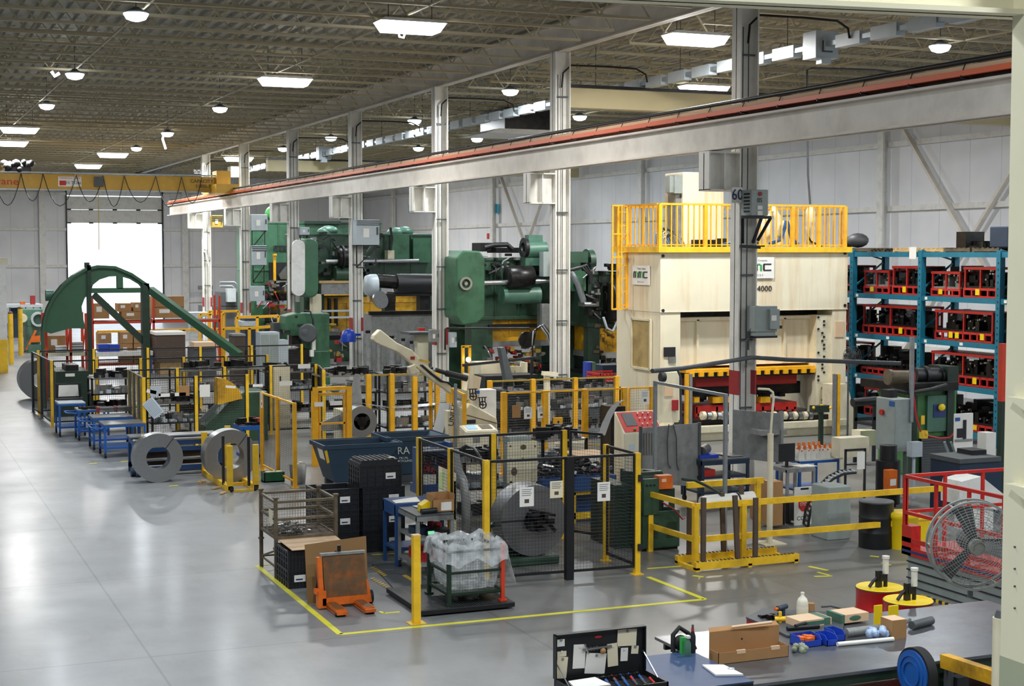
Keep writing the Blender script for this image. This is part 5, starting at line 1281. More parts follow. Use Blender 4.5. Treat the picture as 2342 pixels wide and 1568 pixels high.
T = thing('gate_lock', 'yellow latch box on the long yellow fence', 'lock', PY(1278, 965, Yd-.1)); m = MB(); vb(m, 1268, 955, 1287, 978, Yd-.15, .1); partw(T, 'case', m, 'oyellow'); m = MB(); vb(m, 1276, 962, 1279, 985, Yd-.17, .02); partw(T, 'handle', m, 'ink')
sheet_on('white notice left of two on the long yellow fence', 1207, 944, .24, .30, Y=Yd)
sheet_on('white notice right of two on the long yellow fence', 1237, 942, .22, .30, Y=Yd)
sheet_on('brown card hanging on the long yellow fence left of the white notices', 1180, 940, .24, .34, Y=Yd, mat='card', mark=False)
sheet_on('pink edged notice on the last yellow fence bay by the cream press', 1474, 908, .26, .36, Y=Yd)
# front cell
cA, cB, cC, cD = (9.74, 27.97), (9.74, 24.45), (12.64, 24.30), (12.85, 28.0)
CELL = []
fence('left side run of the front cell fence beside the workbench', cA, cB, 2, ends=(1, 0), pw=.09, step=.06)
FS = fence('front run of the cell fence before the dark coil, with thick black middle post', cB, (cC[0]-.04, cC[1]), 1, ends=(1, 1), pw=.1, step=.06)
m = MB(); c = PY(1300, 1320, 24.38); m.box(c[0]-.07, 24.3, 0, c[0]+.07, 24.42, 2.18); solo('black_fence_post', 'thick black post standing in the middle of the front cell fence', 'post', m, 'black')
fence('back run of the front cell fence behind the dark coil', cA, (PY(1290, 980, 28)[0], 28.0), 2, ends=(0, 1), pw=.10, step=.06)
fence('short back fence wing right of the dark coil', (PY(1300, 980, 28)[0], 28.0), (PY(1392, 990, 27.0)[0], 27.2), 1, ends=(0, 0), pw=.10, step=.06)
fence('right side run of the front cell fence beside the green hydraulic unit', (12.62, 25.6), cC, 1, ends=(1, 0), pw=.09, step=.06)
m = MB()
for z in (.5, 1.75): m.box(12.59, 24.2, z-.06, 12.66, 24.26, z+.06)
partw(FS, 'hinge', m, 'ink')
sheet_on('white notice with a picture in front of the dark coil, left one', 1203, 1135, .27, .34, Y=24.36)
sheet_on('cream notice pinned at the right top of the dark coil', 1271, 1118, .25, .30, Y=24.36, mat='tag')
sheet_on('white notice on the right half of the front cell fence', 1379, 1123, .25, .34, Y=24.34)
# labels on the left fences
for k, (px, py, w_, h, mt, ti, lb) in enumerate(((355, 894, .3, .3, 'lgrey', 0, 'grey panel on the fence left of the brown card'), (421, 893, .3, .3, 'card', 0, 'brown card on the fence above two white name strips'), (468, 893, .3, .36, 'paper', 0, 'grey white sheet on the fence right of the brown card'),
    (375, 903, .32, .1, 'paper', 0, 'white name strip, left of two under the brown card'), (412, 901, .32, .1, 'paper', 0, 'white name strip, right of two under the brown card'), (346, 895, .28, .1, 'paper', .25, 'small tilted white strip at the fence corner post'),
    (350, 932, .36, .55, 'paperb', -.65, 'blue white striped sheet hanging tilted at the fence corner'), (527, 884, .3, .07, 'paper', .1, 'white strip on the yellow quarter guard'), (589, 881, .3, .08, 'paper', 0, 'white strip right of the yellow quarter guard'))):
    sheet_on(lb, px, py, w_, h, Y=Yb-.03, mat=mt, tilt=ti, mark=(k == 6))
for px, py, lb in ((160, 857, 'white strip on the black fence near the green arch base'), (210, 873, 'white triangular sheet hanging beside the left arch post')):
    sheet_on(lb, px, py, .3 if px < 200 else .2, .1 if px < 200 else .5, Y=Ya-.03, mark=False)
for px, py, w_, lb in ((653, 876, .35, 'white strip on the fence below the white cabinet'), (654, 919, .3, 'white strip just right of the yellow mesh gate'), (695, 837, .34, 'white strip above the door frame gate'), (729, 924, .26, 'white label left of two behind the door frame gate'), (768, 921, .34, 'white label right of two behind the door frame gate')):
    sheet_on(lb, px, py, w_, .12, Y=Yc-.06, mark=False)
sheet_on('tall white notice on the yellow mesh gate', 601, 915, .22, .4, X=9.40)

# ================================================================ coil handling on the left
def coil(label, c, r, ri, L, mat='coilface', band=True, name='steel_coil'):
    T = thing(name, label, 'coil', (c[0], c[1], 0)); z = c[2]
    m = MB(); m.ring((0, 0, z), (0, L, z), r, ri, 56)
    for k in range(2, 9): rr = ri+(r-ri)*k/9; m.ring((0, -.002, z), (0, .01, z), rr, rr-.006, 48)
    part(T, 'wound_strip', m, mat)
    if band:
        m = MB(); a = R(52); ca, sa = math.cos(a), math.sin(a)
        m.bar((ri*ca, -.01, z+ri*sa), (r*ca, -.01, z+r*sa), .03, .012); m.bar((r*1.005*ca, -.01, z+r*1.005*sa), (r*1.005*ca, L, z+r*1.005*sa), .012, .03); part(T, 'strap', m, 'ink')
    return T
f = F(363, 1103); coil('silver steel coil standing on the floor by the blue conveyor', (f[0], f[1], .62), .62, .30, .42)
f = F(530, 1108); T = coil('pale steel coil held in the yellow cradle', (f[0]+.02, f[1]+.15, .70), .66, .33, .5)
def add_cradle():
    a = F(527, 1125); b_ = F(586, 1121); c = F(468, 1085)
    T = thing('coil_cradle', 'yellow steel cradle with upright posts holding a pale coil', 'cradle', a)
    w_ = b_[0]-a[0]; d = c[1]-a[1]
    m = MB(); m.box(-.05, 0, .0, .06, d, .14); m.box(w_-.06, 0, 0, w_+.05, d*.55, .14); m.box(0, 0, .0, w_, .07, .05); m.box(0, d*.3, 0, w_, d*.3+.07, .08); part(T, 'base', m, 'yellow')
    for x, y, h in ((.0, .05, 1.12), (w_, .05, 1.12), (.0, d-.05, 1.12), (w_*.0+.62, d, 1.25)):
        m = MB(); m.box(x-.07, y-.05, .05, x+.07, y+.05, h); part(T, 'post', m, 'yellow')
    for x, y in ((-.04, .6), (.5, .2)): 
        m = MB(); m.box(x-.03, y-.03, .1, x+.03, y+.03, 1.3); part(T, 'guide_bar', m, 'black')
    m = MB(); m.box(-.02, -.01, .02, .08, 0, .12); m.box(w_-.06, -.01, .02, w_+.04, 0, .12); part(T, 'tube_end', m, 'ink')
add_cradle()
a = F(310, 1090); b_ = F(497, 1078)
T = thing('roller_conveyor', 'long low blue conveyor frame with steel top behind the coils', 'conveyor', a)
w_ = b_[0]-a[0]+.1; d = 1.2
m = MB(); m.box(0, .0, .78, w_, d, .90); m.box(0, 0, .62, w_, .06, .72); m.box(0, 0, .12, w_, .08, .24); m.box(0, d-.08, .12, w_, d, .24)
for x in (0, w_-.08): m.box(x, 0, 0, x+.08, .08, .9); m.box(x, d-.08, 0, x+.08, d, .9)
part(T, 'frame', m, 'sblue'); m = MB(); m.box(-.03, -.03, .90, w_+.03, .25, .94); m.box(-.03, d*.45, .93, w_+.03, d+.03, .97); part(T, 'steel_top', m, 'steel')
m = MB(); m.box(.1, .3, .24, w_-.1, d-.1, .6); part(T, 'drive_box', m, 'dbrown'); m = MB(); m.cyl((0.1, .04, .42), (w_-.1, .04, .42), .05); m.cyl((0.1, .04, .05), (w_-.1, .04, .05), .05); part(T, 'pipe', m, 'steel')
m = MB(); m.cyl((.0, -.05, .06), (.12, -.05, .06), .08); m.cyl((-.1, .1, .12), (.0, .1, .12), .12); part(T, 'caster', m, 'dblue')

def cart(label, nl, nr, depth, h=.95, mat='blue', top='steel', handle=True, stuff=0, name='work_cart', shelf=.3, wheels=True, seed=1, topmat=None, rimh=.06, cat='cart', midshelf=None):
    a, b_ = Vector(nl), Vector(nr); w_ = b_.x-a.x; T = thing(name, label, cat, (a.x, a.y, 0)); z0 = .14 if wheels else 0
    m = MB(); m.box(0, 0, h-.03, w_, depth, h); part(T, 'top', m, top)
    m = MB(); m.box(0, -.01, h-.03-rimh, w_, .03, h-.03); m.box(0, depth-.03, h-.03-rimh, w_, depth, h-.03); m.box(0, 0, h-.03-rimh, .03, depth, h-.03); m.box(w_-.03, 0, h-.03-rimh, w_, depth, h-.03)
    for z in [shelf] + ([midshelf] if midshelf else []): m.box(0.02, 0.02, z-.05, w_-.02, depth-.02, z)
    part(T, 'frame', m, mat)
    for x in (.03, w_-.03):
        for y in (.03, depth-.03):
            m = MB(); m.box(x-.03, y-.03, z0, x+.03, y+.03, h-.03); part(T, 'leg', m, mat)
            if wheels: m = MB(); m.cyl((x-.025, y, .07), (x+.025, y, .07), .07, 14); m.box(x-.03, y-.02, .1, x+.03, y+.02, .15); part(T, 'caster', m, 'rubber')
    if handle: m = MB(); m.tube([(0, .1, h-.12), (-.28, .1, h-.1), (-.32, .16, h-.1), (-.32, depth-.16, h-.1), (-.28, depth-.1, h-.1), (0, depth-.1, h-.12)], .022); part(T, 'handle', m, mat)
    return T
z1 = .95
def at(px, py, z): return F(px, py, z)
cart('blue cart with worn steel top nearest on the left, beside the blue conveyor', at(238, 971, z1), at(332, 966, z1), 1.15)
cart('blue cart carrying stacked shiny sheets behind the nearest one', at(212, 955, z1), at(304, 951, z1), 1.0, top='steel')
cart('blue cart with open handle at the very left of the cart group', at(178, 937, z1), at(248, 933, z1), .9, top='mgrey')
cart('blue cart with pale tray top just inside the black fence', at(134, 922, 1.05), at(193, 918, 1.05), 1.1, h=1.05, top='lgrey', handle=False)
for k, (px, py, lb) in enumerate(((243, 942, 'stack of shiny steel sheets on the blue cart, left'), (283, 940, 'stack of shiny steel sheets on the blue cart, right'))):
    f = at(px, py, z1); T = thing('steel_sheets', lb, 'steel sheets', f, group='sheet stacks on the cart')
    m = MB()
    for i in range(6): m.cb((.01*(i % 2), 0, .02+.025*i), (.5, .5, .012), rz=.03*i)
    part(T, 'sheet', m, 'bright'); m = MB(); m.box(-.27, -.2, 0, -.22, .2, .17); part(T, 'red_clip', m, 'dred')
f = at(160, 914, 1.05); T = thing('open_case', 'open dark case with white papers on the tray topped cart', 'case', f); m = MB(); m.box(-.4, -.1, 0, .4, .4, .05); m.box(-.4, .4, 0, .4, .44, .5); part(T, 'case', m, 'black'); m = MB(); m.sheet((-.32, .36, .08), (.32, .36, .08), (.3, .38, .45), (-.3, .38, .45), .01); part(T, 'papers', m, 'paper')
m = MB(); f = at(205, 936, z1); clutter(m, f[0]-.3, f[1], f[0]+.5, f[1]+.5, z1, 14, (.06, .2), (.03, .1), 12); solo('loose_parts', 'small dark parts on the leftmost blue cart', 'parts', m, 'dark')
# shelving with tools inside the black fences
def shelving(label, px0, px1, Y, d, zs, mat='dark', top='steel', seed=2, n=14, name='steel_shelving', gh=(.05, .28)):
    x0, x1 = PY(px0, 850, Y)[0], PY(px1, 850, Y)[0]; T = thing(name, label, 'shelf', (x0, Y, 0)); m = MB()
    for x in (x0+.03, x1-.03):
        for y in (Y+.03, Y+d-.03): m.box(x-.03, y-.03, 0, x+.03, y+.03, zs[0])
    partw(T, 'frame', m, mat)
    for i, z in enumerate(zs):
        m = MB(); m.box(x0, Y, z-.05, x1, Y+d, z); partw(T, 'shelf', m, mat if i % 2 else top)
        m = MB(); clutter(m, x0+.05, Y+.05, x1-.05, Y+d-.05, z, n, (.08, .35), gh, seed+i); s_ = solo('shelf_parts', 'assorted %s parts on the %s shelf of the %s' % ('bright' if i % 2 else 'dark', ('top', 'second', 'third', 'lowest', 'floor')[min(i, 4)], label[:48].rsplit(' ', 1)[0]), 'parts', m, 'steel' if i % 2 else 'dark'); s_['kind'] = 'stuff'
        m = MB(); clutter(m, x0+.05, Y+.02, x1-.05, Y+.3, z, n//2, (.05, .18), (.04, .12), seed+20+i); s_ = solo('small_parts', 'small pale parts at the front of the %s shelf of the %s' % (('top', 'second', 'third', 'lowest', 'floor')[min(i, 4)], label[:44].rsplit(' ', 1)[0]), 'parts', m, 'lgrey' if i % 2 else 'steel'); s_['kind'] = 'stuff'
    return T
shelving('black tool shelving between the arch posts', 208, 300, 50.2, 1.0, (1.75, 1.25, .75, .2), seed=31, n=16)
shelving('dark bench with tools behind the corner fence', 345, 450, 46.0, 1.0, (1.3, .7, .15), seed=41, n=14)
shelving('dark long bench behind the second black fence', 400, 610, 50.5, 1.2, (1.9, 1.2, .5), seed=51, n=26)
shelving('dark tool racks behind the door frame gate', 735, 870, 46.5, 1.2, (1.9, 1.35, .8, .2), seed=61, n=24)
shelving('black tool racks behind the silver coil', 885, 1005, 45.5, 1.3, (1.95, 1.4, .85, .3), seed=71, n=26)
shelving('dark bench of parts below the gap frame press', 610, 735, 50.5, 1.4, (1.75, 1.15, .4), seed=81, n=26)
shelving('dark die shelves between long yellow fences', 1160, 1420, 42.5, 1.4, (1.6, 1.0, .35), seed=91, n=36)
# green wedge machine and yellow quarter guard
Y = 46.2
T = thing('strip_straightener', 'dark green wedge shaped machine with yellow quarter guard behind the fence', 'machine', PY(540, 985, Y)[:2] + (0,))
m = MB(); m.prism(P2([(456, 1015), (470, 975), (540, 905), (560, 896), (612, 894), (614, 1015)], Y), Y, Y+1.4); bevel(partw(T, 'body', m, 'green'), .04)
m = MB(); pts = [(497, 925), (497, 864)] + [(497+58*math.sin(t*math.pi/16), 922-58*math.cos(t*math.pi/16)) for t in range(1, 8)]
m.prism(P2(pts, Y-.2), Y-.25, Y+.3); partw(T, 'quarter_guard', m, 'dyellow', 'yellow rounded guard'); m = MB(); m.bar(PY(455, 965, Y-.2), PY(497, 925, Y-.2), .12); partw(T, 'chute', m, 'dgrey')
machine('white_cabinet', 'cream cabinet behind the long black fence', 'cabinet', [('body', 626, 838, 664, 930, 0, .7, 'cream2', 1), ('door', 629, 843, 661, 925, -.02, .02, 'cream2'), ('handle', 640, 860, 643, 875, -.05, .03, 'ink')], 49.4, (645, 950))
T = thing('parts_cart_blue', 'small bright blue cart with parts behind the coil cradle', 'cart', PY(570, 1060, 41)[:2] + (0,)); m = MB(); vb(m, 548, 975, 600, 982, 41, .8); vb(m, 555, 982, 560, 1062, 41, .06, 0); vb(m, 592, 982, 597, 1062, 41, .06, 0); vb(m, 555, 1040, 597, 1046, 41, .8); partw(T, 'frame', m, 'blue')
m = MB(); q0 = PY(574, 975, 41); clutter(m, q0[0]-.35, 41.05, q0[0]+.35, 41.7, q0[2], 22, (.05, .22), (.05, .22), 77); partw(T, 'tray', MB().box(q0[0]-.3, 41.1, q0[2], q0[0]+.3, 41.6, q0[2]+.03), 'black'); solo('tray_parts', 'mixed small parts on the small bright blue cart', 'parts', m, 'dark')
m = MB(); m.cyl(PY(588, 955, 41.4), PY(588, 972, 41.4), .12, 12); solo('red_spool', 'dark red spool on the small bright blue cart', 'spool', m, 'dred')
f = F(624, 1100); T = thing('green_crate', 'small dark green crate full of pale gloves on the floor by the yellow mesh gate', 'crate', f); m = MB(); m.box(-.26, -.18, 0, .26, .18, .03)
for a in ((-.26, -.18, .26, -.16), (-.26, .16, .26, .18), (-.26, -.18, -.24, .18), (.24, -.18, .26, .18)): m.box(a[0], a[1], 0, a[2], a[3], .25)
part(T, 'crate', m, 'gcrate'); m = MB(); clutter(m, -.22, -.14, .22, .14, .15, 10, (.06, .18), (.03, .12), 15); part(T, 'contents', m, 'tag')
f = F(655, 1118); T = thing('grey_bucket', 'grey bucket of scraps behind the end of the yellow mesh gate', 'bucket', (9.75, 37.2, 0)); m = MB(); m.lathe((0, 0, 0), [(.18, 0), (.22, .5), (.2, .5), (.17, .05), (0, .05)], 20); part(T, 'shell', m, 'mgrey'); m = MB(); clutter(m, -.12, -.12, .12, .12, .42, 6, (.05, .14), (.04, .15), 16); part(T, 'scrap', m, 'tag')
for k, (px, py) in enumerate(((456, 1106), (465, 1104), (495, 1118), (510, 1129))):
    f = F(px, py); m = MB(); m.cb((0, 0, .03), (.08, .16, .06) if k < 2 else (.3, .06, .03), rz=.3*k); solo('wood_block', ['small wooden wedge left of two on the floor by the cradle', 'small wooden wedge right of two on the floor by the cradle', 'wooden strip on the floor in front of the cradle, farther one', 'wooden strip on the floor in front of the cradle, nearer one'][k], 'wood block', m, 'wood', f)
for k, (px, py) in enumerate(((213, 1060), (285, 1055), (397, 1111))):
    f = F(px, py); m = MB(); m.cb((0, 0, .006), (.22, .08, .008), rz=.2); solo('tape_scrap', ['pale tape scrap on the floor below the blue carts, left', 'yellow tape scrap on the floor below the blue carts, right', 'green tape scrap on the floor under the silver coil'][k], 'tape', m, 'tape', f)

# ================================================================ decoiler with silver coil and cream coil arm
Y = 41.0
c = PY(828, 964, Y); L = .75
T = coil('silver coil mounted on the mandrel above the dark blue hopper', (c[0], c[1], c[2]), .44, .24, L, 'coilface', band=False)
T.location.z = 0
T = thing('decoiler', 'dark decoiler with three long blades behind the silver coil', 'machine', (c[0], Y+L, 0))
m = MB(); m.cyl((0, -L, c[2]), (0, .5, c[2]), .11, 16); m.cyl((0, -L-.03, c[2]), (0, -L+.05, c[2]), .14, 20); part(T, 'mandrel', m, 'dark')
for ang in (R(84), R(191), R(322)):
    m = MB(); ca, sa = math.cos(ang), math.sin(ang); n_ = Vector((-sa, 0, ca)); e = Vector((ca, 0, sa)); o_ = Vector((0, .05, c[2]))
    a, b_ = o_+e*.2, o_+e*1.28
    if ang > 5: b_ = o_+e*.5
    vs = [a+n_*.26, a-n_*.26, b_-n_*.05, b_+n_*.07]; vs2 = [v+Vector((0, .07, 0)) for v in vs]
    m.add(vs+vs2, [(0,1,2,3),(7,6,5,4),(0,4,5,1),(1,5,6,2),(2,6,7,3),(3,7,4,0)]); m.box(0, 0, 0, .001, .001, .001); m.v = m.v[:8]; m.f = m.f[:6]; m.sm = m.sm[:6]
    part(T, 'blade', m, 'mgrey')
for k in range(3):
    a = R(30+120*k); m = MB(); m.cb((.17*math.cos(a), -L*.5, c[2]+.17*math.sin(a)), (.1, L, .12), ry=-a); part(T, 'grip_jaw', m, 'black')
m = MB(); m.box(-.35, .1, 0, .35, .9, c[2]+.25); part(T, 'stand', m, 'cream2'); m = MB(); m.box(-.5, -.3, 0, .5, 1.0, .12); part(T, 'base', m, 'dark')
# strip running right from the coil
T = thing('steel_strip', 'thin bright steel strip running from the silver coil to the cream straightener', 'steel strip', PY(850, 925, Y+.3))
m = MB(); pts = [(840, 925), (900, 934), (960, 930), (1010, 925), (1035, 928)]
for i in range(4):
    a, b_ = PY(*pts[i], Y+.1), PY(*pts[i+1], Y+.1); m.sheet(a, b_, (b_[0], b_[1]+.6, b_[2]), (a[0], a[1]+.6, a[2]), .006)
partw(T, 'strip', m, 'bright')
# cream arm
Y = 39.6
T = thing('coil_hold_down_arm', 'raised cream hydraulic arm slanting up left over the yellow fence', 'arm', PY(1075, 985, Y)[:2] + (PY(1075, 985, Y)[2],))
m = MB(); m.prism(P2([(850, 776), (853, 766), (867, 753), (905, 783), (940, 800), (962, 825), (1000, 858), (1038, 892), (1036, 904), (985, 868), (950, 838), (905, 803), (868, 788), (856, 782)], Y), Y-.12, Y+.16); bevel(partw(T, 'beam', m, 'cream2'), .02)
m = MB(); m.bar(PY(940, 836, Y-.15), PY(946, 852, Y-.15), .2); c = PY(945, 850, Y); m.cyl((c[0], Y-.2, c[2]), (c[0], Y+.2, c[2]), .12); partw(T, 'lug', m, 'cream2')
m = MB(); m.cyl(PY(996, 845, Y-.2), PY(1036, 858, Y-.2), .06); m.cyl(PY(1020, 853, Y-.2), PY(1068, 865, Y-.2), .09); partw(T, 'hydraulic_cylinder', m, 'black', 'black hydraulic cylinder')
for dx in (0, 4): m = MB(); m.tube([PY(961+dx, 834, Y-.16), PY(985+dx, 855, Y-.16), PY(1008+dx, 872, Y-.16), PY(1022+dx, 874, Y-.16), PY(1030+dx, 880, Y-.16)], .02, 6); partw(T, 'hose', m, 'ink')
m = MB(); m.prism(P2([(1068, 853), (1095, 861), (1088, 905), (1075, 912), (1062, 912), (1066, 880)], Y), Y-.2, Y+.3); partw(T, 'tower', m, 'cream'); m = MB(); vb(m, 939, 815, 949, 822, Y-.14, .01); partw(T, 'red_label', m, 'dred')
m = MB(); m.bar(PY(958, 822, Y-.1), PY(982, 828, Y-.1), .05); partw(T, 'grease_gun', m, 'dyellow')
# second lower cream arm behind
m = MB(); m.bar(PY(1036, 896, Y), PY(1072, 905, Y), .25); partw(T, 'link', m, 'cream2')
# straightener body and control desk
Y = 39.0
T = thing('straightener', 'cream straightener machine with black hand wheels beside the yellow fence', 'machine', PY(1100, 1090, Y)[:2] + (0,))
m = MB(); m.prism(P2([(1062, 985), (1064, 935), (1075, 922), (1136, 955), (1138, 968), (1138, 1090), (1062, 1090)], Y), Y, Y+1.2); x0 = PY(1062, 1000, Y)[0]; x1 = PY(1138, 1000, Y)[0]; m.box(x0, Y, 0, x1, Y+1.2, .6); bevel(partw(T, 'body', m, 'cream2'), .03)
m = MB(); vb(m, 1096, 892, 1135, 965, Y+.4, .5); partw(T, 'rear_cabinet', m, 'grey' if 0 else 'white'); m = MB(); vb(m, 1089, 893, 1097, 900, Y+.35, .03); partw(T, 'blue_label', m, 'blue')
for px, py in ((1081, 906), (1103, 925)):
    c = PY(px, py, Y-.1); m = MB(); m.ring((c[0], Y-.16, c[2]), (c[0], Y-.12, c[2]), .11, .085, 24); m.bar((c[0]-.1, Y-.14, c[2]), (c[0]+.1, Y-.14, c[2]), .02); m.bar((c[0], Y-.14, c[2]-.1), (c[0], Y-.14, c[2]+.1), .02); m.cyl((c[0], Y-.16, c[2]), (c[0], Y, c[2]), .03)
    for dx in (-.08, 0, .08): m.cyl((c[0]+dx, Y-.1, c[2]+.05), (c[0]+dx, Y-.1, c[2]+.2), .018, 8); m.cyl((c[0]+dx-.05, Y-.1, c[2]+.2), (c[0]+dx+.05, Y-.1, c[2]+.2), .015, 8)
    partw(T, 'hand_wheel', m, 'black')
m = MB(); vb(m, 1068, 960, 1088, 968, Y-.02, .02); partw(T, 'name_plate', m, 'ink'); m = MB(); m.bar(PY(1065, 948, Y-.01), PY(1138, 968, Y-.01), .02); partw(T, 'seam', m, 'dbrown')
Y = 36.2
T = thing('control_desk', 'cream control desk with small screen in front of the straightener', 'control panel', PY(1100, 1095, Y)[:2] + (0,))
def desk(T, px0, px1, pyt, pym, pyb, Y, body='cream', face='cream2', facemat=None, d=.5):
    x0, x1 = PY(px0, pyt, Y)[0], PY(px1, pyt, Y)[0]; zt, zm = PY(px0, pyt, Y+d)[2], PY(px0, pym, Y)[2]
    m = MB(); m.prism([(Y, 0), (Y+d, 0), (Y+d, zt), (Y, zm)], x0, x1, 'X'); bevel(partw(T, 'body', m, body), .015)
    m = MB(); o_ = .008; m.sheet((x0+.04, Y+.03, zm+(zt-zm)*.06+o_), (x1-.04, Y+.03, zm+(zt-zm)*.06+o_), (x1-.04, Y+d-.03, zm+(zt-zm)*.94+o_), (x0+.04, Y+d-.03, zm+(zt-zm)*.94+o_), .012); partw(T, 'panel', m, facemat or face)
    def P(u, v, dz=.02): return (x0+(x1-x0)*u, Y+d*v, zm+(zt-zm)*v+dz)
    return P
P = desk(T, 1066, 1140, 972, 988, 1090, Y)
m = MB(); m.sheet(P(.14, .3), P(.42, .3), P(.42, .85), P(.14, .85), .01); partw(T, 'screen', m, 'screen'); m = MB(); m.sheet(P(.55, .25), P(.88, .25), P(.88, .85), P(.55, .85), .01); partw(T, 'button_plate', m, 'oldsteel')
m = MB(); vb(m, 1082, 1000, 1098, 1012, Y-.01, .01); partw(T, 'vent', m, 'mgrey')
T = thing('control_desk', 'cream control desk with lit screen behind the back run of the cell fence', 'control panel', PY(1300, 1060, 33)[:2] + (0,))
P = desk(T, 1272, 1340, 990, 1014, 1100, 33.0)
m = MB(); m.sheet(P(.55, .25), P(.8, .25), P(.8, .75), P(.55, .75), .01); partw(T, 'screen', m, 'screen')
# clear duct leaning, with brown frame
T = thing('clear_duct', 'scuffed clear duct leaning against the fence under the cream arm', 'duct', PY(995, 1010, 38.6)[:2] + (0,))
m = MB(); m.bar(PY(998, 1018, 38.4), PY(1020, 925, 38.9), .3, .2); partw(T, 'duct', m, 'pglass'); m = MB(); m.bar(PY(1012, 1015, 38.35), PY(1032, 925, 38.85), .16, .1); partw(T, 'frame', m, 'cream2')
T = thing('vertical_sign', 'cream post with vertical dark lettering under the cream arm', 'sign', PY(1030, 1020, 38.3)[:2] + (0,)); m = MB(); vb(m, 1024, 940, 1036, 1020, 38.2, .3, 0); partw(T, 'post', m, 'cream2')
text(T, 'lettering', 'UNITE', (0+.03, -.12, 1.45), .22, 'ink', rot=(R(90), R(-80), 0), ext=.003)
# grey galvanized post etc
m = MB(); vb(m, 1041, 878, 1046, 1040, 36.9, .1, 0); solo('galvanised_post', 'slim galvanised post beside the cream straightener', 'post', m, 'galv')
m = MB(); vb(m, 1248, 850, 1258, 1000, 40.8, .15, 0); m.bar(PY(1240, 853, 40.8), PY(1275, 856, 40.8), .12); solo('cream_stand', 'cream T shaped stand in front of the second column', 'post', m, 'cream')
m = MB(); q1, q2 = PY(1058, 835, 45), PY(1222, 818, 45); m.bar(q1, q2, .08, .08); m.bar((q1[0]+.1, 45, 0), (q1[0]+.1, 45, q1[2]), .06); m.bar((q2[0]-.1, 45, 0), (q2[0]-.1, 45, q2[2]), .06); solo('black_bar', 'long black bar slanting in front of the yellow slide press', 'bar', m, 'ink')
m = MB(); m.prism(P2([(1142, 795), (1152, 793), (1180, 900), (1165, 925)], 43.5), 43.4, 43.7); solo('leaning_plate', 'long dark steel plate leaning before the yellow slide press', 'plate', m, 'dgrey')
T = thing('work_lamp', 'small glaring work lamp left of the yellow slide press', 'lamp', PY(1071, 822, 50)); m = MB(); m.ball(PY(1071, 822, 50), .09, 12); partw(T, 'bulb', m, 'lampw'); m = MB(); vb(m, 1057, 792, 1063, 900, 50.2, .1, 0); vb(m, 1073, 792, 1078, 900, 50.2, .1, 0); vb(m, 1057, 790, 1078, 794, 50.2, .1); partw(T, 'stand', m, 'oyellow')
T = thing('cable_post', 'black pipe arch with hanging hoses in front of the yellow slide press', 'pipe', PY(1215, 860, 50)[:2] + (0,))
m = MB(); m.tube([PY(1018, 800, 50), PY(1018, 752, 50), PY(1022, 750, 50), PY(1210, 750, 50), PY(1217, 760, 50), PY(1219, 850, 50)], .035); partw(T, 'pipe', m, 'black')
for k in range(4): m = MB(); m.tube([PY(1218, 790, 49.8), PY(1220+k*2, 758-k*2, 49.8), PY(1235+k*3, 745-k, 49.8), PY(1250+k*3, 765, 49.8), PY(1262, 800+k*8, 49.8)], .04, 6); partw(T, 'hose', m, 'black' if k % 2 else 'galv')
m = MB(); c = PY(1205, 777, 50.3); m.cyl(c, (c[0], c[1]+.1, c[2]), .3, 20); partw(T, 'fan_guard', m, 'dark')
# items behind: white cabinet, blue tubs, red baskets
m = MB(); vb(m, 1345, 828, 1352, 880, 46, .4, 0); solo('blue_bin_stack', 'column of bright blue bins beside the second column', 'bins', m, 'binblue')
m = MB(); vb(m, 1354, 828, 1362, 850, 46, .4); vb(m, 1354, 850, 1363, 880, 46, .4, 0); solo('green_bin_stack', 'column of pale green bins beside the blue ones', 'bins', m, 'tgreen')
T = thing('red_basket', 'open red basket between the second column and the cream press', 'basket', PY(1395, 880, 45)[:2] + (0,))
m = MB(); a = PY(1372, 855, 44.8); b_ = PY(1434, 877, 44.8); z0, z1 = b_[2], a[2]
m.box(a[0], 44.8, z0, b_[0], 45.9, z0+.04)
for z in (z0+.04, z1-.05, (z0+z1)/2): m.box(a[0], 44.8, z, b_[0], 44.84, z+.06); m.box(a[0], 45.86, z, b_[0], 45.9, z+.06); m.box(a[0], 44.8, z, a[0]+.04, 45.9, z+.06)
for k in range(9): x = a[0]+(b_[0]-a[0])*k/8; m.box(x-.015, 44.8, z0, x+.015, 44.84, z1)
partw(T, 'basket', m, 'red'); m = MB(); m.box(a[0]+.1, 44.9, 0, b_[0]-.1, 45.8, z0); partw(T, 'stand', m, 'dgrey')
m = MB(); vb(m, 1378, 835, 1430, 858, 47, .8, 0); solo('blue_drums', 'dark blue covered heap behind the red basket', 'bin', m, 'dblue')
m = MB(); vb(m, 1100, 830, 1160, 900, 46.5, 1.0, 0); clutter(m, PY(1100, 830, 46.5)[0], 46.4, PY(1220, 830, 46.5)[0], 47.3, PY(1100, 840, 46.5)[2]-.3, 20, (.1, .4), (.1, .5), 55); solo('white_machine', 'dirty white machine under the yellow slide', 'machine', m, 'cream2')
m = MB(); vb(m, 1110, 860, 1230, 925, 45.6, 1.0, 0); solo('black_tank', 'black tank in front of the dirty white machine', 'tank', m, 'black')
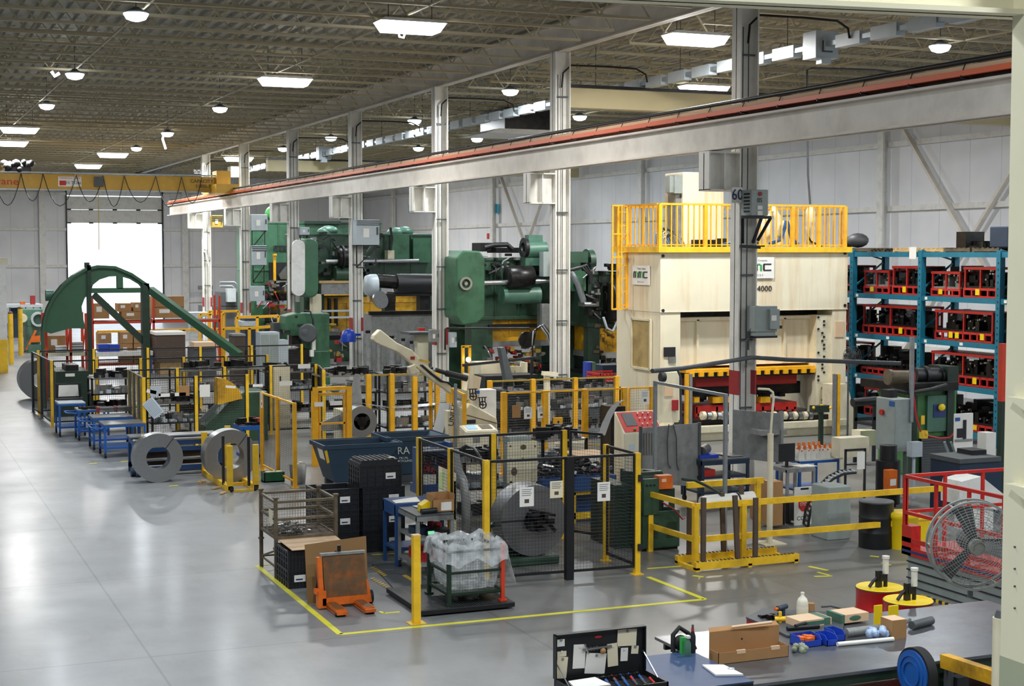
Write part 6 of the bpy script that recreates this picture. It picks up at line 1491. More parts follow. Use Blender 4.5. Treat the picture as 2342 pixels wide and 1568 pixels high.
# ================================================================ front zone
# floor tape
T = bpy.data.objects.new('trim_1', None); C.objects.link(T); T['kind'] = 'structure'
def tape(pts, w_=.10):
    m = MB()
    for a, b_ in zip(pts[:-1], pts[1:]):
        a, b_ = Vector(F(*a)), Vector(F(*b_)); m.bar(a+Vector((0, 0, .003)), b_+Vector((0, 0, .003)), w_, .005)
    part(T, 'floor_tape', m, 'tape')
tape([(588, 1293), (778, 1450), (1612, 1370), (1482, 1319)]); tape([(868, 1398), (878, 1402), (914, 1399)], .06); tape([(850, 1268), (915, 1265)], .06)
tape([(1480, 1300), (1560, 1294)], .05); tape([(1585, 1316), (1608, 1319)], .08); tape([(1850, 1295), (1893, 1304)], .08); tape([(1862, 1318), (1902, 1317), (1870, 1308)], .06); tape([(1990, 1271), (2010, 1273)], .07); tape([(2018, 1286), (2036, 1292)], .07)
tape([(600, 1292), (640, 1290)], .05)
# yellow bollard
f = F(952, 1425); T = thing('bollard', 'tall square yellow bollard at the corner of the black floor scale', 'bollard', f); h = 1.40
m = MB(); m.box(-.06, -.06, .015, .06, .06, h); bevel(part(T, 'post', m, 'yellow'), .01); m = MB(); m.box(-.13, -.12, 0, .13, .12, .015); part(T, 'base_plate', m, 'yellow'); m = MB(); m.box(-.062, -.062, h-.01, .062, .062, h+.004); part(T, 'cap', m, 'cardl')
m = MB(); m.box(.062, -.05, .62, .066, .03, .95); part(T, 'tag', m, 'tag')
# wire mesh stillage
a = F(632, 1322); b_ = F(768, 1314); fa = F(603, 1295); w_ = 1.1; d = 1.12
T = thing('wire_stillage', 'rusty wire sided stillage on tall legs holding shiny stampings', 'cage', (a[0], a[1], 0)); H = 1.42; dz = .72
for x in (0, w_):
    for y in (0, d):
        m = MB(); m.box(x-.03, y-.03, 0, x+.03, y+.03, H); m.cyl((x, y, .52), (x, y, .55), .055, 10); m.box(x-.045, y-.045, H, x+.045, y+.045, H+.03); part(T, 'leg', m, 'oldsteel')
m = MB()
for z in (dz, 1.05, H-.06):
    for p, q in (((0, 0), (w_, 0)), ((0, d), (w_, d)), ((0, 0), (0, d)), ((w_, 0), (w_, d))):
        if z == 1.05 and p == (0, 0) and q == (w_, 0): pass
        m.bar((p[0], p[1], z), (q[0], q[1], z), .045)
m.bar((0, 0, .2), (0, d, .2), .03); m.bar((0, d, .2), (w_, d, .2), .03); m.bar((0, 0, .5), (0, d, .2), .03); part(T, 'rail', m, 'oldsteel')
m = MB(); m.box(0, 0, dz-.03, w_, d, dz); part(T, 'deck', m, 'dbrown')
m = MB(); m.grid((0, 0, dz), (1, 0, 0), (0, 0, 1), w_, H-dz-.06, .05, .005); m.grid((0, d, dz), (1, 0, 0), (0, 0, 1), w_, H-dz-.06, .05, .005); m.grid((0, 0, dz), (0, 1, 0), (0, 0, 1), d, H-dz-.06, .05, .005); m.grid((w_, 0, dz), (0, 1, 0), (0, 0, 1), d, H-dz-.06, .05, .005); part(T, 'wire_mesh', m, 'oldsteel')
m = MB(); m.sheet((-.035, .1+.0, .95), (-.035, .36, .95), (-.035, .36, 1.2), (-.035, .1, 1.2), .004); part(T, 'paper_tag', m, 'tag', 'pale paper tag')
m = MB(); q = random.Random(8)
for k in range(170):
    x = q.gauss(w_*.3, .17); y = q.uniform(.1, d-.2); z = dz+.01+max(0, .16-abs(x-w_*.3)*.3)*q.random(); x = min(max(x, .06), w_-.1)
    m.cb((x, y, z+.02), (q.uniform(.04, .13), q.uniform(.02, .05), .012), rz=q.uniform(0, 3.1), rx=q.uniform(-.6, .6), ry=q.uniform(-.6, .6))
s_ = solo('metal_stampings', 'heap of shiny metal stampings on the deck of the wire stillage', 'stampings', m, 'steel', (a[0], a[1], 0)); s_['kind'] = 'stuff'
# plastic crates
def crate(label, loc, w_=1.0, d=1.05, h=.42, group='black plastic crates', tagp=True, openn=False, mat='blackp', tg=.62):
    T = thing('plastic_crate', label, 'crate', loc, group=group)
    m = MB(); t = .03; m.box(0, 0, 0, w_, d, .04)
    m.box(0, 0, .04, w_, t, h); m.box(0, d-t, .04, w_, d, h); m.box(0, t, .04, t, d-t, h); m.box(w_-t, t, .04, w_, d-t, h); part(T, 'shell', m, mat)
    m = MB()
    for z in (.10, .20, .30, h-.05): m.box(-.012, -.012, z, w_+.012, 0, z+.02); m.box(-.012, -.012, z, 0, d+.012, z+.02); m.box(w_, -.012, z, w_+.012, d+.012, z+.02)
    for k in range(6): x = w_*k/5; m.box(x-.015, -.014, .0, x+.015, 0, h); y = d*k/5; m.box(-.014, y-.015, 0, 0, y+.015, h)
    m.box(-.02, -.02, h-.02, w_+.02, .02, h); m.box(-.02, d-.02, h-.02, w_+.02, d+.02, h); m.box(-.02, 0, h-.02, .02, d, h); m.box(w_-.02, 0, h-.02, w_+.02, d, h); part(T, 'rib', m, mat)
    if tagp: m = MB(); m.box(w_*tg, -.02, h*.35, w_*tg+.2, -.016, h*.35+.12); l = part(T, 'label_card', m, 'paper'); m = MB(); m.box(w_*tg+.03, -.022, h*.35+.03, w_*tg+.15, -.02, h*.35+.055); part(l, 'print', m, 'inkblue')
    return T
f = F(832, 1264); w_c = .82; d_c = .74; base = (f[0], f[1])
nm = ['bottom', 'second', 'third', 'top']
for k in range(4):
    T = crate('black plastic crate, %s of the tall stack behind the workbench' % nm[k], (base[0]+(0 if k < 3 else -.05), base[1]+(0 if k < 3 else .04), .42*k), w_=w_c, d=d_c)
m = MB(); m.box(0, 0, 0, .82, .74, .05); m.box(.04, .04, .05, .78, .70, .10)
for k in range(7): m.box(.08+.1*k, .06, .10, .10+.1*k, .68, .12)
T = thing('crate_lid', 'black ribbed lid on top of the tall crate stack', 'lid', (base[0]-.05, base[1]+.04, 1.68)); part(T, 'lid', m, 'blackp'); m = MB(); m.box(.62, .1, .121, .74, .2, .125); part(T, 'label_card', m, 'paper')
f2 = (base[0]-.90, base[1]+.08)
for k in range(3): crate('black plastic crate, %s of the shorter stack left of the tall one' % nm[k if k < 2 else 3], (f2[0], f2[1], .42*k), tg=.55, w_=w_c, d=d_c)
f3 = F(657, 1347)
for k in range(2): crate('black plastic crate, %s one under the pale sheet board' % nm[k if k == 0 else 3], (f3[0]+.03, f3[1], .33*k), w_=.30, d=.8, h=.33, tg=.3, tagp=(k == 0), group='small black crates')
for k in range(2): crate('black plastic crate, %s one behind the upright fibreboard' % nm[k if k == 0 else 3], (f3[0]+.40, f3[1]-.12, .33*k), w_=.45, d=.8, h=.33, tagp=False, group='small black crates behind board')
zt = .69
m = MB(); P0, P1, P2_, P3 = F(668, 1258, zt), F(797, 1248, zt), F(765, 1223, zt), F(635, 1233, zt); m.sheet(P0, P1, P2_, P3, .012); solo('sheet_board', 'pale sheet board lying on the black crates beside the wire stillage', 'board', m, 'cardl')
# upright fibreboard leaning
a = F(703, 1382); b_ = F(846, 1372)
m = MB(); hb = 1.02; m.sheet((a[0], a[1]+.0, .01), (b_[0], a[1], .01), (b_[0]+.01, a[1]+.14, hb+.02), (a[0], a[1]+.14, hb-.05), .015); bd = solo('fibreboard_sheet', 'brown fibreboard sheet standing upright behind the orange pallet truck', 'board', m, 'cardd')
m = MB(); m.cyl((a[0]+.52, a[1]+.09, .82), (a[0]+.52, a[1]+.125, .82), .02, 8); part(bd, 'hole', m, 'ink')
# pallet truck / stacker
f = F(740, 1395); T = thing('pallet_truck', 'worn orange pallet truck with rusty back plate and two short forks', 'pallet truck', (f[0]+.03, f[1]+.1, 0)); W_ = .78
m = MB(); m.sheet((.02, 0, .18), (W_-.04, 0, .18), (W_-.08, .06, .88), (0, .06, .88), .04); part(T, 'back_plate', m, 'rust', 'rusty brown back plate')
m = MB(); m.bar((-.02, .03, .05), (-.06, .07, .84), .07, .10); m.bar((W_+.0, .04, .04), (W_-.06, .06, .40), .08, .12); m.bar((-.03, .0, .12), (W_, .0, .12), .12, .12); m.box(-.14, -.02, .25, -.02, .1, .33); m.box(-.1, -.06, 0.02, .03, .1, .3); part(T, 'frame', m, 'orange')
m = MB(); m.box(-.04, .02, .86, W_-.06, .1, .90); part(T, 'top_edge', m, 'mgrey')
for x in (.03, .50):
    m = MB(); m.prism([(x, .06), (x+.17, .06), (x+.17, .02), (x, .02)], -.62, -.02); m.box(x, -.62, .05, x+.17, -.02, .11); m.box(x, -.70, .04, x+.17, -.62, .09); k = part(T, 'fork', m, 'orange'); m = MB(); m.box(x+.015, -.60, .11, x+.155, -.04, .113); part(k, 'worn_top', m, 'rust')
m = MB(); m.cyl((W_+.03, .12, .11), (W_+.08, .12, .11), .11, 18); m.cyl((.02, -.62, .03), (.18, -.62, .03), .03, 10); m.cyl((.52, -.62, .03), (.66, -.62, .03), .03, 10); part(T, 'wheel', m, 'rubber')
m = MB(); m.tube([(-.05, .1, .55), (-.08, .14, .3), (-.03, .1, .15)], .02); m.cyl((.3, .12, .1), (.3, .12, 1.0), .03); part(T, 'mast_rod', m, 'dark')
# hoppers
def hopper(label, a, L, W, H, tagpos=None, mirror=False, name='scrap_hopper'):
    T = thing(name, label, 'hopper', a)
    t = .04; m = MB()
    bot = [(.28, .1), (L-.75, .1), (L-.75, W-.1), (.28, W-.1)]; top = [(0, 0), (L, 0), (L, W), (0, W)]
    vs = [(x, y, .22) for x, y in bot] + [(x, y, H) for x, y in top] + [(x+(.06 if i in (0, 3) else -.06), y+(.06 if i < 2 else -.06), H) for i, (x, y) in enumerate(top)] + [(x+(.05 if i in (0, 3) else -.05), y+(.05 if i < 2 else -.05), .28) for i, (x, y) in enumerate(bot)]
    fs = [(0, 3, 2, 1)] + [(i, (i+1) % 4, 4+(i+1) % 4, 4+i) for i in range(4)] + [(4+i, 4+(i+1) % 4, 8+(i+1) % 4, 8+i) for i in range(4)] + [(8+i, 8+(i+1) % 4, 12+(i+1) % 4, 12+i) for i in range(4)] + [(12, 13, 14, 15)]
    m.add(vs, fs); part(T, 'body', m, 'navy')
    m = MB(); m.box(-.03, -.03, H-.08, L+.03, .0, H+.02); m.box(-.03, W, H-.08, L+.03, W+.03, H+.02); m.box(-.03, 0, H-.08, 0, W, H+.02); m.box(L, 0, H-.08, L+.03, W, H+.02); part(T, 'rim', m, 'navy')
    m = MB(); m.box(.3, .15, 0, L-.5, .3, .2); m.box(.3, W-.3, 0, L-.5, W-.15, .2); part(T, 'base_skid', m, 'dgrey')
    return T
f = F(742, 1128); T = hopper('dark blue scrap hopper with wide rim under the silver coil', (f[0]+.04, f[1]+.1, 0), 1.95, 1.25, 1.12)
m = MB(); v = lambda x, z: (x, .0-.01+ (H0:=0), z)
m.sheet((-.005+.10, .3, .75), (.1, .75, .75), (.03, .75, 1.0), (.03, .3, 1.0), .01); part(T, 'paper_label', m, 'paper'); m = MB(); m.bar((.02, -.035, 1.02), (.1, .03, .72), .03, .07); part(T, 'yellow_stripe', m, 'yellow')
f = F(925, 1120); T = hopper('second dark blue hopper with white letters RA behind the crate stack', (f[0]-.1, f[1]+1.0, 0), 1.6, 1.25, 1.15)
text(T, 'lettering', 'RA', (.42, .015, .82), .26, 'paper', rot=(R(85), 0, 0)); text(T, 'lettering', 'METAL\nRECYCLING', (.44, .045, .6), .08, 'paper', rot=(R(80), 0, 0))
# anti fatigue mat
P0, P1, P2_, P3 = F(905, 1352), F(1000, 1345), F(925, 1288), F(850, 1292)
m = MB(); m.sheet(*[(p[0], p[1], .012) for p in (P0, P1, P2_, P3)], .02); T = solo('floor_mat', 'dark grey anti fatigue mat with yellow dashes beside the workbench', 'mat', m, 'dgrey')
m = MB(); 
for (a, b_) in (((853, 1300), (880, 1318)), ((852, 1325), (885, 1344)), ((925, 1318), (945, 1330))):
    a, b_ = Vector(F(*a)), Vector(F(*b_))
    for k in range(7): c = a.lerp(b_, k/6); m.cb((c.x, c.y, .025), (.10, .03, .004), rz=.6)
part(T, 'yellow_dash', m, 'yellow')
# floor scale
a, b_, c = F(964, 1412), F(1187, 1396), F(897, 1357)
w_ = b_[0]-a[0]; d = c[1]-a[1]; T = thing('floor_scale', 'low black platform floor scale carrying the bag lined stillage', 'scale', (a[0], a[1], 0))
m = MB(); m.box(0, 0, .03, w_, d, .11); bevel(part(T, 'deck', m, 'dblue' if 0 else 'black'), .01)
m = MB(); n = int(w_/.045)
for k in range(n): x = .02+k*.045; m.box(x, .02, .11, x+.012, d-.02, .114)
part(T, 'tread', m, 'dgrey'); m = MB()
for x in (.12, w_-.12):
    for y in (.12, d-.12): m.cyl((x, y, 0), (x, y, .04), .05, 10)
part(T, 'foot', m, 'dark')
SC = (a[0], a[1], w_, d)
# stillage with plastic bag
a = F(1027, 1385, .11); b_ = F(1154, 1376, .11); w_ = b_[0]-a[0]; d = .95; H = .95
T = thing('bagged_stillage', 'green mesh stillage lined with a clear plastic bag, one orange post', 'cage', (a[0], a[1], .114))
for i, (x, y) in enumerate(((0, 0), (w_, 0), (0, d), (w_, d))):
    m = MB(); m.box(x-.03, y-.03, .03, x+.03, y+.03, H); m.box(x-.06, y-.06, 0, x+.06, y+.06, .03); part(T, 'post', m, 'rackred' if i == 1 else 'dgreen', 'orange corner post' if i == 1 else None)
m = MB()
for z in (.18, .52, .86):
    for p, q in (((0, 0), (w_, 0)), ((0, d), (w_, d)), ((0, 0), (0, d)), ((w_, 0), (w_, d))): m.bar((p[0], p[1], z), (q[0], q[1], z), .04)
part(T, 'rail', m, 'dgreen')
m = MB(); m.box(0, 0, .14, w_, d, .17); part(T, 'deck', m, 'dgreen')
m = MB(); m.grid((0, 0, .18), (1, 0, 0), (0, 0, 1), w_, .68, .045, .004); m.grid((0, 0, .18), (0, 1, 0), (0, 0, 1), d, .68, .045, .004); m.grid((w_, 0, .18), (0, 1, 0), (0, 0, 1), d, .68, .045, .004); m.grid((0, d, .18), (1, 0, 0), (0, 0, 1), w_, .68, .045, .004); part(T, 'wire_mesh', m, 'dgreen')
# bag: crumpled liner folded over the rim
q = random.Random(21); m = MB(); n = 72; rows = []
def per(t, ins):   # perimeter point of inset rectangle
    Wd, Dd = w_-2*ins, d-2*ins; Lp = 2*(Wd+Dd); s = t*Lp
    if s < Wd: return (ins+s, ins)
    s -= Wd
    if s < Dd: return (w_-ins, ins+s)
    s -= Dd
    if s < Wd: return (w_-ins-s, d-ins)
    return (ins, d-ins-(s-Wd))
prof = [(.10, .22), (.06, .35), (.05, .5), (.04, .65), (.04, .8), (.02, .93), (-.03, .99), (-.055, .93), (-.065, .82), (-.075, .70)]
for j, (ins, z) in enumerate(prof):
    for i in range(n):
        x, y = per(i/n, ins); wv = .018*math.sin(i*1.9+j*.8)+.012*math.sin(i*3.7-j)+q.uniform(-.008, .008)
        cxx, cyy = x-w_/2, y-d/2; l = math.hypot(cxx, cyy) or 1; zz = z + (.03*math.sin(i*.9)+q.uniform(-.015, .015) if j > 4 else q.uniform(-.01, .01)) - (.10*max(0, math.sin(i*.55)) if j == 9 else 0)
        rows.append((x+cxx/l*wv, y+cyy/l*wv, zz))
vs = rows; fs = [(j*n+i, j*n+(i+1) % n, (j+1)*n+(i+1) % n, (j+1)*n+i) for j in range(len(prof)-1) for i in range(n)]
m.add(vs, fs, True); m.add(rows[:n], [tuple(range(n))])
bagT = solo('plastic_bag', 'crumpled clear plastic liner bag draped over the green stillage', 'bag', m, 'film', (a[0], a[1], .114))
m = MB(); m.sheet((w_+.06, -.03, .88), (w_+.26, .05, .26), (w_+.10, .35, .30), (w_+.07, .30, .86), .006); part(bagT, 'loose_flap', m, 'film')
# workbench
zc_ = 1.13
nl, nr = F(953, 1179, zc_), F(1040, 1174, zc_); fl_ = F(924, 1156, zc_)
dd = fl_[1]-nl[1]
T = cart('grey three shelf steel cart with cardboard box on top beside the bollard', nl, nr, dd, h=zc_, mat='mgrey', top='dgrey', handle=False, shelf=.25, midshelf=.72, wheels=True, rimh=.08)
CT = (nl[0], nl[1], nr[0]-nl[0], dd)
f = F(905, 1298); T = cart('blue workbench behind the grey cart with drawer and papers', (f[0], f[1]-.0, 0), (f[0]+.95, f[1], 0), .75, h=1.18, mat='sblue', top='sblue', handle=False, shelf=.35, wheels=False, name='workbench', cat='workbench', rimh=.2)
BX = (f[0], f[1])
m = MB(); m.sheet((BX[0]+.02, BX[1]+.05, 1.19), (BX[0]+.5, BX[1]+.05, 1.19), (BX[0]+.55, BX[1]+.4, 1.22), (BX[0]+.05, BX[1]+.35, 1.19), .006); solo('drawing_sheet', 'large white drawing sheet on the blue workbench', 'paper', m, 'paper')
m = MB(); m.sheet((BX[0]+.3, BX[1]-.3, 1.145), (BX[0]+.75, BX[1]-.3, 1.145), (BX[0]+.75, BX[1]-.08, 1.145), (BX[0]+.3, BX[1]-.08, 1.145), .006); solo('blue_sheet', 'pale blue sheet on the grey cart', 'paper', m, 'paperb')
x0, y0, cw, cd = CT
T = thing('cardboard_box', 'small open cardboard box with white label on the grey cart', 'box', (x0+cw*.52, y0+.18, zc_)); m = MB(); t = .008; bw, bd_, bh = .42, .34, .32
m.box(0, 0, 0, bw, bd_, .01); m.box(0, 0, 0, bw, t, bh*.7); m.box(0, bd_-t, 0, bw, bd_, bh); m.box(0, 0, 0, t, bd_, bh); m.box(bw-t, 0, 0, bw, bd_, bh); part(T, 'body', m, 'card'); m = MB(); m.box(.16, -.004, .03, .36, 0, .18); part(T, 'label_card', m, 'paper')
T = thing('yellow_glove_box', 'yellow scoop shaped holder on the grey cart left of the box', 'holder', (x0+cw*.28, y0+.3, zc_)); m = MB(); m.prism([(0, 0), (.2, 0), (.2, .14), (.14, .2), (0, .12)], 0, .22); part(T, 'body', m, 'ybucket')
T = thing('black_roll', 'short black roll lying on the grey cart', 'roll', (x0+cw*.18, y0+.12, zc_)); m = MB(); m.cyl((0, 0, .05), (.3, .03, .05), .05); part(T, 'roll', m, 'blackp')
T = thing('bench_scale', 'small counting scale with green display on the middle shelf of the grey cart', 'scale', (x0+cw*.35, y0+.05, .72)); m = MB(); m.prism([(0, 0), (.3, .0), (.3, .12), (0, .10)], 0, .1, 'Y'); m.box(0, .0, 0, .45, .36, .07); m.box(.03, .03, .07, .42, .33, .11); part(T, 'body', m, 'black'); m = MB(); m.box(-.02, -.01, .05, .1, -.004, .11); part(T, 'display', m, 'greenled'); m = MB(); m.box(.2, -.006, .01, .34, -.002, .06); part(T, 'label_card', m, 'paper')
m = MB(); clutter(m, x0+.1, y0+.1, x0+cw-.1, y0+cd-.1, .25, 14, (.08, .25), (.05, .22), 17); s_ = solo('cart_parts', 'dark and red parts on the lower shelf of the grey cart', 'parts', m, 'dred')
m = MB(); clutter(m, x0+.5, y0+.4, x0+cw-.05, y0+cd-.1, .72, 12, (.05, .16), (.05, .18), 18); solo('cart_tools', 'red and yellow small tools behind the counting scale', 'tools', m, 'red')
m = MB(); m.box(x0+.05, y0+.3, .72, x0+.35, y0+.6, .86); solo('blue_bin', 'dark blue bin at the left of the middle cart shelf', 'bin', m, 'dblue')
# standing clipboard panel with sheets
Yp = CT[1]+CT[3]+.12
T = thing('notice_board', 'pale standing board with green and white sheets behind the grey cart', 'board', PY(1030, 1150, Yp)[:2] + (0,))
m = MB(); m.prism(P2([(1004, 1065), (1043, 1082), (1043, 1190), (1004, 1160)], Yp), Yp, Yp+.03); c0 = PY(1040, 1100, Yp); m.box(c0[0]-.02, Yp, 0, c0[0]+.03, Yp+.05, c0[2]); partw(T, 'board', m, 'tag')
m = MB(); m.prism(P2([(1006, 1080), (1018, 1078), (1013, 1118), (1003, 1114)], Yp-.01), Yp-.015, Yp-.005); partw(T, 'green_sheet', m, paint('pale_green_paper', '#c3d79a', .7, var=.02)); m = MB(); vb(m, 1022, 1080, 1038, 1120, Yp-.015, .01); sh = partw(T, 'white_sheet', m, 'paper'); m = MB(); vb(m, 1029, 1095, 1033, 1103, Yp-.02, .005); partw(T, 'print', m, 'ink')
# blue shelf unit with tool board
Ys = 28.9
T = thing('blue_tool_station', 'blue steel tool station with grey top shelf behind the cell fence', 'workstation', PY(1000, 1200, Ys)[:2] + (0,))
m = MB(); vb(m, 985, 1012, 1036, 1020, Ys+.3, .05); vb(m, 1027, 1012, 1036, 1110, Ys, .35); vb(m, 956, 1026, 962, 1110, Ys, .35); vb(m, 956, 1110, 1036, 1125, Ys, .5); vb(m, 960, 1125, 964, 1200, Ys, .1, 0); vb(m, 1030, 1125, 1034, 1200, Ys, .1, 0); m.prism(P2([(956, 1026), (1036, 1022), (1036, 1045), (1000, 1038), (956, 1034)], Ys), Ys-.02, Ys); partw(T, 'frame', m, 'sblue')
m = MB(); a_, b2 = PY(958, 1030, Ys), PY(1018, 1028, Ys); m.box(a_[0], Ys-.25, a_[2], b2[0], Ys+.35, a_[2]+.02); partw(T, 'top_shelf', m, 'mgrey'); m = MB(); vb(m, 960, 1035, 1030, 1110, Ys+.3, .03); partw(T, 'tool_board', m, 'dblue')
m = MB(); q = random.Random(11)
for k in range(26): px = q.uniform(965, 1022); py = q.uniform(1042, 1100); vb(m, px, py, px+q.uniform(2, 7), py+q.uniform(5, 18), Ys+.25, .04)
solo('hanging_tools', 'red handled tools hanging on the blue tool station', 'tools', m, 'dred')
m = MB()
for k in range(14): px = q.uniform(962, 1020); py = q.uniform(1040, 1100); vb(m, px, py, px+q.uniform(2, 5), py+q.uniform(5, 14), Ys+.22, .03)
solo('hanging_tools', 'bright steel tools hanging on the blue tool station', 'tools', m, 'steel')
m = MB()
for k in range(5): c = PY(970+6*k, 1098, Ys+.1); m.cyl((c[0], c[1], c[2]-.08), (c[0], c[1], c[2]+.12), .03, 8)
solo('spray_bottles', 'clear bottles on the ledge of the blue tool station', 'bottles', m, 'white_pl')
# dark coil in the cell
c = PY(1222, 1190, 25.75)
T = coil('large dark steel coil on the reel inside the front cell', (c[0], c[1], c[2]), .66, .2, .55, 'dcoil', band=False)
m = MB(); m.bar((-.66, -.01, c[2]+.02), (-.2, -.01, c[2]+.02), .02, .02); part(T, 'strap', m, 'ink')
T = thing('coil_reel', 'green coil reel base with black spreading hub inside the front cell', 'machine', (c[0], c[1]+.6, 0))
m = MB(); m.prism([(-.5, 0), (.5, 0), (.45, .35), (.2, .55), (.2, c[2]+.15), (-.2, c[2]+.15), (-.2, .55), (-.45, .35)], 0, .7); m.box(-.55, -.65, 0, .5, 0, .16); bevel(part(T, 'base', m, 'green'), .03)
m = MB(); m.cyl((0, -.75, c[2]), (0, .2, c[2]), .1, 16); m.cyl((0, -.68, c[2]), (0, -.6, c[2]), .17, 20); m.box(-.05, -.85, c[2]-.05, .3, -.75, c[2]+.05); part(T, 'hub', m, 'dark')
for k in range(4): a_ = R(25+90*k); m = MB(); m.cb((.16*math.cos(a_), -.45, c[2]+.16*math.sin(a_)), (.06, .8, .16), ry=-a_+.3); part(T, 'grip_jaw', m, 'black')
m = MB(); m.bar((-.15, -.72, c[2]+.22), (.36, -.74, c[2]+.10), .05, .05); m.bar((.36, -.74, c[2]-.2), (.2, -.74, c[2]+.0), .06, .06); part(T, 'hub_arm', m, 'dark'); m = MB(); m.bar((-.55, -.2, .8), (-1.0, -.3, .60), .07); part(T, 'green_lever', m, 'dgreen')
# white oil stained plate and machine behind the coil
Yw = 29.3
T = thing('stained_panel', 'cream oil stained panel standing behind the dark coil', 'panel', PY(1195, 1200, Yw)[:2] + (0,)); m = MB(); vb(m, 1162, 1012, 1229, 1100, Yw, .06); vb(m, 1166, 1100, 1172, 1220, Yw, .06, 0); vb(m, 1220, 1100, 1226, 1220, Yw, .06, 0); partw(T, 'panel', m, 'cream2'); m = MB()
for px, py in ((1168, 1020), (1224, 1020), (1168, 1050), (1224, 1050), (1196, 1048)): p_ = PY(px, py, Yw-.01); m.cyl((p_[0], Yw-.01, p_[2]), (p_[0], Yw, p_[2]), .02, 8)
partw(T, 'bolt', m, 'dbrown'); m = MB(); p_ = PY(1197, 1022, Yw); m.ball((p_[0], Yw-.002, p_[2]), .07, 12, (1, .06, .8)); p_ = PY(1176, 1078, Yw); m.ball((p_[0], Yw-.002, p_[2]), .09, 12, (.8, .05, 1)); partw(T, 'oil_stain', m, 'oldsteel')
m = MB(); vb(m, 1165, 1000, 1215, 1012, Yw+.3, .4); vb(m, 1165, 1012, 1215, 1150, Yw+.35, .35, 0); solo('grey_cabinet', 'grey cabinet behind the cream stained panel', 'cabinet', m, 'grey')
T = thing('leaning_guard', 'clear bent plastic guard leaning on the left cell fence', 'guard', PY(1055, 1100, 27.2)[:2] + (0,)); m = MB(); m.tube([PY(1040, 1030, 27.6), PY(1046, 1070, 27.4), PY(1060, 1100, 27.2), PY(1066, 1150, 27.1), PY(1066, 1290, 27.1)], .09, 8); partw(T, 'guard', m, 'pglass')
T = thing('black_hose', 'black hose looping over the left cell fence', 'hose', PY(1090, 1030, 26.2)); m = MB(); m.tube([PY(1055, 1025, 27), PY(1068, 1018, 27), PY(1085, 1025, 26.5), PY(1095, 1040, 26.2), PY(1102, 1065, 26), PY(1108, 1140, 25.6)], .025, 8); partw(T, 'hose', m, 'black')
# scrap pile table
Yt = 29.4
T = thing('scrap_table', 'yellow and blue table piled with dark scrap parts behind the cell', 'table', PY(1340, 1220, Yt)[:2] + (0,))
m = MB(); vb(m, 1300, 1117, 1400, 1126, Yt, .1); vb(m, 1300, 1174, 1390, 1182, Yt, .1); vb(m, 1306, 1126, 1317, 1222, Yt, .1, 0); vb(m, 1396, 1126, 1406, 1222, Yt, .1, 0); partw(T, 'frame', m, 'yellow')
m = MB(); vb(m, 1240, 1096, 1410, 1117, Yt-.1, 1.8); vb(m, 1320, 1126, 1395, 1174, Yt+.5, .1); vb(m, 1320, 1182, 1395, 1210, Yt+.6, .1); partw(T, 'tray', m, 'sblue')
q = random.Random(13)
x0, x1 = PY(1235, 1100, Yt)[0], PY(1408, 1100, Yt)[0]; zt = PY(1300, 1096, Yt-.1)[2]
for nm_, mt, sd, n in (('scrap_pile', 'dark', 3, 150), ('scrap_pile', 'steel', 4, 60), ('scrap_pile', 'dred', 5, 14)):
    m = MB(); q = random.Random(sd)
    for k in range(n):
        x = q.uniform(x0+.05, x1-.05); y = q.uniform(Yt, Yt+1.6); hh = .30*(1-abs((x-x0)/(x1-x0)-.5))*q.random()+.02
        m.cb((x, y, zt+hh), (q.uniform(.05, .3), q.uniform(.03, .1), q.uniform(.02, .08)), rz=q.uniform(0, 3.1), rx=q.uniform(-.5, .5), ry=q.uniform(-.5, .5))
    s_ = solo(nm_, {'dark': 'heap of dark oily scrap parts on the blue tray behind the cell', 'steel': 'bright steel offcuts mixed into the scrap heap behind the cell', 'dred': 'few red parts in the scrap heap behind the cell'}[mt], 'scrap', m, mt); s_['kind'] = 'stuff'
m = MB(); m.box(PY(1322, 1055, Yt+.8)[0], Yt+.6, zt+.33, PY(1400, 1055, Yt+.8)[0], Yt+1.7, zt+.36); solo('pink_plate', 'pinkish flat plate lying on the scrap heap', 'plate', m, 'cardl')
shelving('dark frame of stamped parts behind the stained panel', 1060, 1160, 30.0, .9, (1.35, .8, .2), seed=101, n=26)
shelving('black mesh bins behind the scrap heap', 1240, 1345, 31.4, 1.0, (1.55, 1.0, .3), seed=111, n=26)
# strip loop bright chute right
T = thing('strip_chute', 'bright curved steel strip sliding down beside the red control desk', 'steel strip', PY(1385, 960, 35.2)); pts = [(1412, 918), (1400, 926), (1390, 940), (1378, 965), (1366, 1000)]
m = MB()
for i in range(4):
    a_, b2 = PY(*pts[i], 35.2), PY(*pts[i+1], 35.2); m.sheet(a_, b2, (b2[0]+.3, b2[1]+.15, b2[2]+.03), (a_[0]+.3, a_[1]+.15, a_[2]+.03), .006)
partw(T, 'strip', m, 'bright'); m = MB(); vb(m, 1397, 930, 1430, 1040, 35.6, .6, 0); solo('strip_feeder', 'dark strip feeder holding the bright strip', 'machine', m, 'dark')
